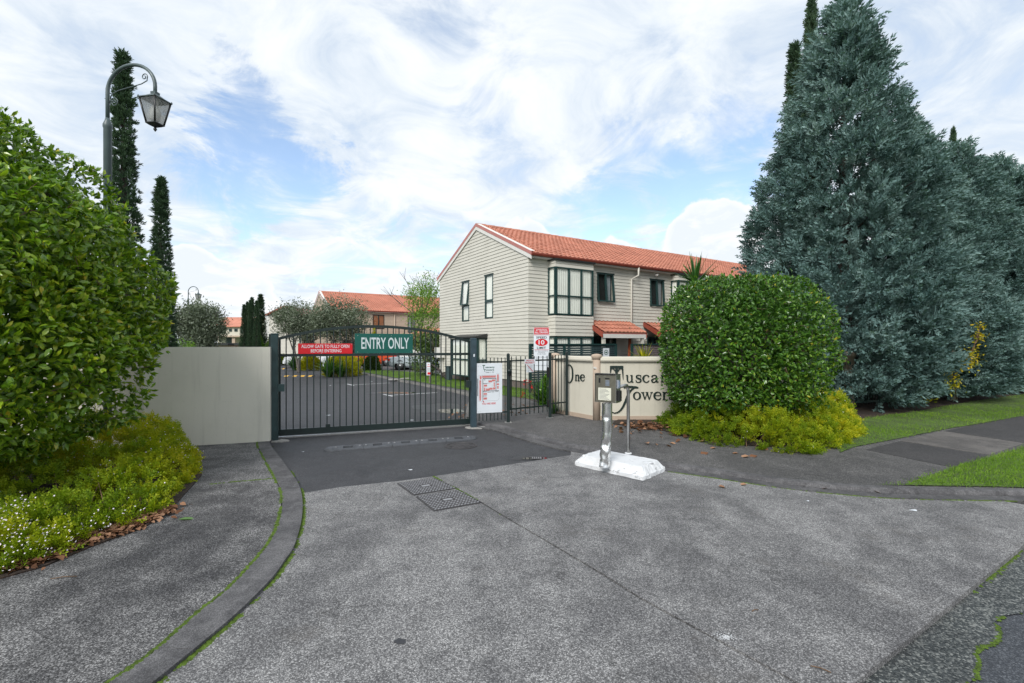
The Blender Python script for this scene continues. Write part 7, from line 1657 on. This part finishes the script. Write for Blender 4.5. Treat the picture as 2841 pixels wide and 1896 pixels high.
q = gp(912, 1046); strap_clump('grass_clump', 'arching green grass clump in front of the larger golden bush', q, 0, 170, 1.2, 84, spread=.9, wd=.03)
q = gp(945, 1046); strap_clump('grass_clump', 'low green grass clump right of the arching one', q, 0, 120, .9, 85, spread=.9, wd=.03)
q = on(1785, 985, 14.5); strap_clump('spiky_plant', 'pale spiky plant tips above the sign wall', (q[0], 14.5), 1.0, 40, .75, 86, 'golden', .6, .02)
# yucca above the hedge
q = on(1929, 800, 13.0); yt = thing('yucca', 'spiky yucca head showing above the clipped hedge', 'plant', (q[0], 13.0, ZR)); mb = MB(); mb.tube([(0, 0, 0), (.06, 0, q[2] * .5), (0, 0, q[2] - ZR)], [.09, .07, .06], 9); mb.build('trunk', M['bark'], yt, False)
rn = random.Random(9); V, F_, T = [], [], []
for i in range(120):
    th = rn.uniform(0, 6.28); el = rn.uniform(-.75, 1.35); d = np.array((math.cos(th) * math.cos(el), math.sin(th) * math.cos(el), math.sin(el))); s = np.cross(d, (0, 0, 1)); s /= np.linalg.norm(s) + 1e-9; L_ = rn.uniform(.6, .95); k0 = len(V); tt = rn.random()
    for f_, w_ in ((0, .02), (.4, .028), (.75, .018), (1, .001)):
        p_ = np.array((0, 0, q[2] - ZR + .1)) + d * L_ * f_ - np.array((0, 0, .16 * f_ * f_ * (1 - el / 1.5))); V += [p_ - s * w_, p_ + s * w_]; T += [tt, tt]
    F_ += [(k0 + 2 * j, k0 + 2 * j + 1, k0 + 2 * j + 3, k0 + 2 * j + 2) for j in range(3)]
tag(link_mesh('leaves', fast_mesh('leaves', np.array(V), np.array(F_), M['strap'], T), yt), kind='stuff')
mb = MB(); mb.tube([(0, 0, q[2]), (.03, 0, q[2] + .75)], [.012, .004], 5); mb.build('flower_spike', M['twig'], yt, False)
# yellow climber between the conifers
yv = []
for (u, v, r_, n_) in ((2690, 985, .22, 120), (2715, 935, .14, 55), (2718, 905, .1, 25), (2690, 1010, .16, 70), (2645, 1040, .2, 60), (2640, 1070, .2, 70), (2572, 1098, .15, 80)):
    c = on(u, v, 12.0 if v < 1060 else 11.7); yv.append((c, r_, n_))
rng = np.random.default_rng(5); c0_ = gp(2655, 1118, ZR); root = thing('yellow_climber', 'yellow leaved climber threading between the blue conifers', 'plant', tuple(c0_)); P = np.concatenate([c + rng.normal(0, r_ * .55, (n_, 3)) for c, r_, n_ in yv]); n_ = len(P); A = rng.normal(size=(n_, 3)) + np.array((-.2, -.6, -.2))
tag(link_mesh('foliage', scatter('foliage', LEAF_V, LEAF_F, frames(A, rng.normal(size=(n_, 3)) + np.array((0, -.6, .8))), P - world_off(root), rng.uniform(.06, .11, n_), M['yellowvine'], np.clip(rng.normal(.5, .25, n_) - .3 * (P[:, 2] < .9), 0, 1)), root), kind='stuff')
mb = MB(); prev = c0_
for c, r_, k in yv[:5][::-1]: mb.tube([prev, c], .012, 5); prev = c
mb.build('vine_stem', M['twig'], root)

# turf
def turf(name, label, poly, n, hgt, seed, thin=None):
    rng = np.random.default_rng(seed); poly = np.array(poly); lo, hi = poly.min(0), poly.max(0); Q = rng.uniform(lo, hi, (n * 5, 2)); x, y = Q[:, 0], Q[:, 1]; r = np.zeros(len(Q), bool); j = len(poly) - 1
    for i in range(len(poly)):
        c_ = ((poly[i, 1] > y) != (poly[j, 1] > y)) & (x < (poly[j, 0] - poly[i, 0]) * (y - poly[i, 1]) / (poly[j, 1] - poly[i, 1] + 1e-9) + poly[i, 0]); r ^= c_; j = i
    Q = Q[r]; Q = Q + rng.normal(0, .035, Q.shape) * (rng.random((len(Q), 1)) < .6); P = np.column_stack([Q, np.full(len(Q), ZR + .006)])
    dn = np.linalg.norm(Q, axis=1); P = P[rng.random(len(P)) < np.clip(9 / dn, .1, 1)]
    if thin is not None: P = P[rng.random(len(P)) < thin(P)]
    P = P[:n]; k = len(P); tv = np.array([(-.5, 0, 0), (.5, 0, 0), (.1, .6, .15), (0, 1, .4)]) * np.array((.13, 1, 1)); tf = np.array([(0, 1, 2), (0, 2, 3)])
    A = np.array((0, 0, 1.0)) + rng.normal(0, .42, (k, 3)); me = scatter(name, tv, tf, frames(A, rng.normal(size=(k, 3))), P, hgt * rng.uniform(.5, 1.4, k), M['grass'], np.clip(.5 + .22 * wob(P, 1.6, seed) + .15 * wob(P, 5, seed) + rng.normal(0, .14, k), 0, 1)); return tag(link_mesh(name, me), label, 'grass', kind='stuff')
turf('verge_grass', 'bright green verge grass at the right edge beside the kerb', VERGE, 42000, .04, 91)
turf('fence_grass', 'patchy green grass between the footpath and the conifers', STRIP, 70000, .042, 92, lambda P: np.clip(.62 + .9 * wob(P, 1.1, 3.0) + .5 * wob(P, 3.1, 5.0) - .35 * np.clip((P[:, 1] - P[:, 0] * .5 - 5.3), -1, 3), .02, 1))
turf('house_grass', 'green lawn beside the townhouse behind the gate', LAWN2, 40000, .06, 93)

# dead leaves: a drift by the sign wall, bark litter along the left bed, a few single ones
def litter(name, label, P, size, seed, mat='dead'):
    rng = np.random.default_rng(seed); n = len(P); th = rng.uniform(0, 6.28, n); A = np.column_stack([np.cos(th), np.sin(th), rng.normal(0, .22, n)]); tv = LEAF_V * np.array((1.6, 1, 2.2)); me = scatter(name, tv, LEAF_F, frames(A, np.array((0, 0, 1.0)) + rng.normal(0, .35, (n, 3))), P, size * rng.uniform(.5, 1.3, n), M[mat], rng.random(n)); return tag(link_mesh(name, me), label, 'leaf litter', kind='stuff')
rng = np.random.default_rng(8); P = np.concatenate([np.column_stack([rng.normal(2.75, .3, 170), rng.normal(9.45, .2, 170), np.full(170, ZR + .03)]), np.column_stack([rng.uniform(2.0, 4.6, 60), rng.uniform(8.9, 9.6, 60) - np.linspace(0, 1.5, 60), np.full(60, ZR + .02)])]); P[:, 2] += rng.uniform(0, .03, len(P)); P = P[(P[:, 1] < 9.85)]
litter('leaf_drift', 'drift of brown dead leaves at the foot of the sign wall', P, .11, 101)
pts = [gp(u, v, ZL)[:2] for u, v in ((0, 1590), (120, 1556), (250, 1506), (399, 1455), (460, 1420))]; P = []
for a, b_ in zip(pts[:-1], pts[1:]):
    for k in range(420): f_ = random.random(); P.append((*(a + (b_ - a) * f_ + np.array((random.gauss(-.05, .07), random.gauss(.03, .07)))), ZL + .02 + random.random() * .02))
litter('bark_litter', 'brown dead leaves and bark along the left bed edge', np.array(P), .06, 102)
P = np.concatenate([np.column_stack([rng.uniform(-1.4, .9, 60), rng.uniform(11, 13.2, 60), np.full(60, ZR + .015)]), np.column_stack([rng.normal(-1.0, .15, 40), rng.normal(11.2, .3, 40), np.full(40, .02)])]); litter('leaf_scatter', 'scattered dead leaves on the path behind the footpath gate', P, .09, 103)
dl_me = [fast_mesh('dead_leaf', LEAF_V * np.array((2.0, 1, 2.6)) * .12 + np.array((0, -.06, .012)), LEAF_F, M['dead'], np.full(8, tv)) for tv in (.5, .75, .95)]
singles = [(1471, 1207, .004, 'curled dead leaf in the kerb channel between footpath gate and plinth'), (2006, 1353, 0, 'dead leaf on the drive right of the white plinth'), (2060, 1346, 0, 'smaller dead leaf on the drive beside the kerb channel'), (2284, 1355, .004, 'dead leaf in the kerb channel below the heath'),
           (2434, 1366, .004, 'large dead leaf in the kerb channel nearest the verge lawn'), (1868, 1232, ZR, 'dead leaf on the footpath at the left end of the heath'), (1954, 1260, ZR, 'lone dead leaf midway on the footpath below the heath'), (2037, 1259, ZR, 'dead leaf touching the heath edge, left of a close pair'), (2065, 1269, ZR, 'left leaf of the close pair on the footpath'), (2090, 1268, ZR, 'right leaf of the close pair on the footpath'), (1976, 1245, ZR, 'dead leaf tucked under the heath edge')]
for i, (u, v, z, k) in enumerate(singles):
    o = link_mesh('dead_leaf', dl_me[i % 3]); p = gp(u, v, z); o.location = (p[0], p[1], z); o.rotation_euler = (random.uniform(-.1, .1), 0, random.uniform(0, 6.28)); s = random.uniform(.8, 1.2); o.scale = (s, s, s); tag(o, k, 'leaf', 'single dead leaves')
o = link_mesh('green_leaf', fast_mesh('green_leaf', LEAF_V * .16 + np.array((0, 0, .01)), LEAF_F, M['strap'], np.full(8, .9))); p = gp(493, 1444, ZL); o.location = tuple(p); o.rotation_euler = (0, 0, -1.3); tag(o, 'single fallen green leaf on the left footpath', 'leaf')
for u, v, L_, rz, lab, z in ((177, 1605, .16, .25, 'thin dry twig lying on the left footpath', ZL), (2277, 1860, .09, -.6, 'thin dry twig lying near the street gutter', 0.0), (2095, 1697, .05, .3, 'short forked twig on the right concrete slab', 0.0)):
    p = gp(u, v, z); mb = MB(); mb.tube([(p[0] - L_ / 2 * math.cos(rz), p[1] - L_ / 2 * math.sin(rz), z + .006), (p[0], p[1] + .005, z + .010), (p[0] + L_ / 2 * math.cos(rz), p[1] + L_ / 2 * math.sin(rz), z + .006)], .003, 6); tag(mb.build('twig', M['twig']), lab, 'twig')
# ================================================================== STREET FENCE UNDER THE CONIFERS
pil = [gp(u, v, ZR)[:2] for u, v in ((2354, 1136), (2518.5, 1124), (2640.6, 1110.3), (2734.7, 1099.4), (2810, 1087))]
stp = pil[-1] - pil[-2]; pil += [pil[-1] + stp, pil[-1] + stp * 2]
pil = [pil[0] - (pil[1] - pil[0]) * 1.0] + pil
sf = thing('street_fence', 'dark railing with cream round pillars under the blue conifers', 'fence', (pil[1][0], pil[1][1], ZR))
for p in pil:
    mb = MB(); mb.lathe([(.125, ZR - .03), (.125, 1.38), (.16, 1.40), (.165, 1.46), (.06, 1.52)], (p[0], p[1], 0), 20); mb.build('pillar', M['stucco_pink'], sf)
for a, b_ in zip(pil[:-1], pil[1:]):
    e = (b_ - a); L_ = np.linalg.norm(e); e = e / L_; rz = math.atan2(e[1], e[0]); c = (a + b_) / 2
    for z, nm in ((.22, 'bottom_rail'), (1.2, 'top_rail')):
        mb = MB(); mb.box((c[0], c[1], z), (L_ - .25, .03, .045), rz); mb.build(nm, M['frame'], sf)
    mb = MB(); mb.box((c[0], c[1], .68), (.05, .05, 1.14), rz); mb.build('middle_post', M['frame'], sf)
    mb = MB(); k = int(L_ / .1)
    for i in range(1, k): p = a + e * L_ * i / k; mb.box((p[0], p[1], .70), (.016, .016, 1.1), rz)
    tag(mb.build('bars', M['gate'], sf), kind='stuff')

# ================================================================== CARS BEYOND THE GATE
def car(name, label, loc, rz, paint, lower=None, van=False, L=4.4, Wd=1.7, Ht=1.42):
    """local: nose towards +x, standing on z=0"""
    t = thing(name, label, 'car', (loc[0], loc[1], 0), rz); hx = L / 2; wb = L * .30
    if van: roof = [(-hx + .12, .95), (-hx + .30, Ht - .06), (-hx + .7, Ht), (.25, Ht), (.55, Ht - .04), (1.25, .98)]
    else: roof = [(-hx + .62, .92), (-hx + 1.15, Ht - .07), (-hx + 1.6, Ht), (.1, Ht), (.4, Ht - .04), (1.15, .93)]
    belt = lambda x: .93 - .10 * max(0, (x - 1.1) / (hx - 1.1)) ** 1.2 - (.0 if van else .05 * max(0, (-x - (hx - .7)) / .7))
    # lower body, lofted through cross sections
    st = np.linspace(-hx, hx, 25); mb = MB(); vs = []
    for x in st:
        nose = max(0, (abs(x) - (hx - .35)) / .35); w_ = Wd / 2 * (1 - .16 * nose ** 2); zb_ = .22 + .06 * nose; zt_ = belt(x) - .10 * nose ** 2 * (1 if x > 0 else .4)
        sec = [(-w_ * .9, zb_), (-w_ * 1.0, zb_ + .12), (-w_ * 1.02, .55), (-w_ * .98, zt_ - .06), (-w_ * .9, zt_), (w_ * .9, zt_), (w_ * .98, zt_ - .06), (w_ * 1.02, .55), (w_ * 1.0, zb_ + .12), (w_ * .9, zb_)]
        vs += [(x, y, z) for y, z in sec]
    m_ = 10; fs = [(i * m_ + k, (i + 1) * m_ + k, (i + 1) * m_ + (k + 1) % m_, i * m_ + (k + 1) % m_) for i in range(len(st) - 1) for k in range(m_)] + [tuple(range(m_)), tuple((len(st) - 1) * m_ + k for k in range(m_ - 1, -1, -1))]
    mb.add(vs, fs, False); body = mb.build('body', M[paint], t, False)
    # cabin: dark glasshouse under a painted roof with pillars
    def ring(s, dz=0): return [(x, s * Wd / 2 * (.93 - .20 * max(0, (z - .92) / (Ht - .92))), z + dz) for x, z in roof]
    Lr, Rr = ring(-1), ring(1); n_ = len(roof); mb = MB(); mb.add(Lr + Rr, [tuple(range(n_)), tuple(range(2 * n_ - 1, n_ - 1, -1))] + [(i, n_ + i, n_ + i + 1, i + 1) for i in range(n_ - 1)]); mb.build('cabin_glass', M['car_glass'], t, False)
    mb = MB(); k0, k1 = (1, 4) if True else (0, 0)
    up_ = lambda P: [(x, y * 1.005, z + .006) for x, y, z in P]; A_, B_ = up_(Lr), up_(Rr)
    for i in range(1, n_ - 2): mb.add([A_[i], B_[i], B_[i + 1], A_[i + 1]], [(0, 1, 2, 3)])
    mb.build('roof', M[paint], t, False)
    mb = MB()
    for s in (-1, 1):
        for (xa, za), (xb, zb_) in zip(roof[:-1], roof[1:]):
            y0 = s * (Wd / 2 * (.93 - .20 * max(0, (za - .92) / (Ht - .92))) + .006); y1 = s * (Wd / 2 * (.93 - .20 * max(0, (zb_ - .92) / (Ht - .92))) + .006); mb.tube([(xa, y0, za), (xb, y1, zb_)], .032, 6)
        for x in (-.05, -hx + (1.55 if not van else 1.0)):
            mb.tube([(x - .02, s * (Wd / 2 * .93 + .006), .93), (x, s * (Wd / 2 * .73 + .012), Ht - .03)], .03, 6)
    mb.build('pillars', M[paint], t, False)
    for s in (-1, 1):
        for x in (-wb - .1, wb + .05):
            mb = MB(); mb.lathe([(.20, -.09), (.30, -.09), (.315, -.05), (.315, .05), (.30, .09), (.20, .09)], (x, s * (Wd / 2 - .08), .315), 24, 'Y'); w_ = mb.build('wheel', M['tyre'], t, False)
            mb = MB(); mb.lathe([(.02, .06 * s), (.06, .085 * s), (.19, .07 * s), (.205, .095 * s)], (x, s * (Wd / 2 - .08), .315), 20, 'Y'); mb.build('rim', M['rim'], w_, False)
            mb = MB(); mb.lathe([(.36, 0), (.36, .012)], (x, s * (Wd / 2 + .005) - (.006), .33), 24, 'Y'); mb.build('wheel_arch', M['black_plastic'], t, False)
        mb = MB(); mb.box((-hx + .05, s * (Wd / 2 - .2), .72), (.12, .32, .17 if not van else .34)); mb.build('tail_light', M['tail'], t, False)
        mb = MB(); mb.box((hx - .12, s * (Wd / 2 - .25), .66), (.14, .36, .13)); mb.build('headlight', M['glass_solid'], t, False)
        mb = MB(); mb.box((.75, s * (Wd / 2 + .07), .98), (.12, .16, .11)); mb.build('mirror', M[paint], t, False)
        for x in (-.35, .55): mb = MB(); mb.box((x, s * (Wd / 2 * 1.0 + .012), .78), (.16, .025, .03)); mb.build('door_handle', M['car_grey'], t, False)
    mb = MB(); mb.box((-hx - .02, 0, .45), (.14, Wd * .92, .24)); mb.build('rear_bumper', M[lower or paint], t, False)
    mb = MB(); mb.box((hx - .02, 0, .42), (.14, Wd * .92, .24)); mb.build('front_bumper', M[lower or paint], t, False)
    if lower:
        for s in (-1, 1): mb = MB(); mb.box((0, s * (Wd / 2 + .005), .42), (L * .36, .06, .24)); mb.build('sill', M[lower], t, False)
    mb = MB(); mb.box((-hx - .03, 0, .68), (.03, .46, .12)); mb.build('number_plate', M['white_trim'], t, False)
    return t
M['car_glass'] = plain('car_glass', (.02, .025, .03), .06, 0, .05); M['glass_solid'] = plain('lamp_glass', (.5, .52, .55), .1, 0, .05)
g = gp(1082, 1030); car('parked_sedan', 'silver sedan with a grey lower body parked beyond the gate', (g[0] + 2.1, g[1] + .9), math.radians(-4), 'car_silver', 'car_grey', L=4.5)
g = gp(1093, 1018.7); car('parked_hatchback', 'orange hatchback parked behind the silver sedan', (g[0] - 1.75, g[1] + 1.0), math.radians(176), 'car_orange', None, True, L=3.9, Wd=1.68, Ht=1.52)
g = on(797, 956, 35.5); car('parked_car', 'white car partly hidden behind the red gate sign', (g[0] + 2.3, 35.5), math.radians(185), 'car_white', None, False, L=4.4, Ht=1.44)

# ================================================================== SMALL FURNITURE BEYOND THE GATE
def R2b(x, y): return (1020 + x / 7.344, 860 + y / 7.344)
g = gp(1192, 1064, ZR); s0, s1 = on(*R2b(1200, 1075), g[1]), on(*R2b(1282, 1335), g[1]); t = thing('notice_sign', 'small white and red notice on a short post beside the lawn', 'sign', tuple(g)); w, h = s1[0] - s0[0], s0[2] - s1[2]; cx_ = (s0[0] + s1[0]) / 2
mb = MB(); mb.box((g[0], g[1] + .03, s0[2] / 2), (.05, .05, s0[2])); mb.build('post', M['wood_grey'], t); mb = MB(); mb.box((cx_, g[1], s1[2] + h / 2), (w, .006, h)); mb.build('panel', M['sign_white'], t)
mb = MB(); flat_print(mb, (s0[0], g[1], s1[2]), (1, 0, 0), [(w * .22, h * .05, w * .95, h * .24)], .0045); mb.build('red_block', M['sign_red'], t)
mb = MB(); flat_print(mb, (s0[0], g[1], s1[2]), (1, 0, 0), [(w * (.3 + .09 * i), h * .81, w * (.365 + .09 * i), h * .87) for i in range(5)] + [(w * (.18 + .09 * i), h * .67, w * (.245 + .09 * i), h * .73) for i in range(8)], .0047); mb.build('red_print', M['sign_red'], t)
mb = MB(); flat_print(mb, (s0[0], g[1], s1[2]), (1, 0, 0), [(w * .15, h * z, w * .85, h * (z + .014)) for z in (.56, .51, .46, .41, .35, .3)], .0045); mb.build('small_print', M['ink_soft'], t)
g = gp(1245, 1056, ZR); t = thing('service_pillar', 'dark green utility pillar against the gable wall', 'utility box', tuple(g)); mb = MB(); mb.prism([(g[0] - .16, g[1]), (g[0] + .02, g[1] - .06), (g[0] + .16, g[1] + .05), (g[0], g[1] + .14)], ZR, ZR + .62); mb.build('case', M['lattice'], t); mb = MB(); mb.prism([(g[0] - .18, g[1]), (g[0] + .02, g[1] - .08), (g[0] + .18, g[1] + .05), (g[0], g[1] + .16)], ZR + .621, ZR + .66); mb.build('lid', M['lattice'], t)
for (x0, x1, lab, col) in ((1150, 1225, 'white utility cabinet between the two golden bushes', 'sign_white'), (1262, 1345, 'pale utility cabinet right behind the white one', 'conc_pad')):
    a, b_ = on(*R1(x0, 960), 27.5), on(*R1(x1, 1090), 27.5); t = thing('utility_cabinet', lab, 'utility box', ((a[0] + b_[0]) / 2, 27.5, 0)); mb = MB(); mb.bbox(((a[0] + b_[0]) / 2, 27.6, (a[2]) / 2), (b_[0] - a[0], .35, a[2]), .02); mb.build('case', M[col], t); mb = MB(); mb.box(((a[0] + b_[0]) / 2, 27.41, a[2] * .55), ((b_[0] - a[0]) * .86, .012, a[2] * .8)); mb.build('door', M[col], t); mb = MB(); mb.box((b_[0] - .06, 27.4, a[2] * .6), (.02, .02, .08)); mb.build('handle', M['black_plastic'], t)
for (x, y, lab) in ((540, 1428, 'pale lid set into the lawn edge nearer the path'), (780, 1408, 'pale lid set into the lawn left of the notice')):
    g = gp(*R2b(x, y), ZR); t = thing('valve_lid', lab, 'lid', (g[0], g[1], ZR)); mb = MB(); mb.bbox((g[0], g[1], ZR + .03), (.34, .24, .03), .008, HA); mb.build('lid', M['conc_pad'], t); mb = MB(); mb.bbox((g[0], g[1], ZR + .015), (.5, .34, .02), .006, HA); mb.build('frame', M['conc_pad'], t)
# planter
g = gp(1002, 1023); strap_clump('potted_plant', 'small plant in a pot beside the rounded dark bush', g, .25, 40, .8, 87, 'golden', .5, .03);
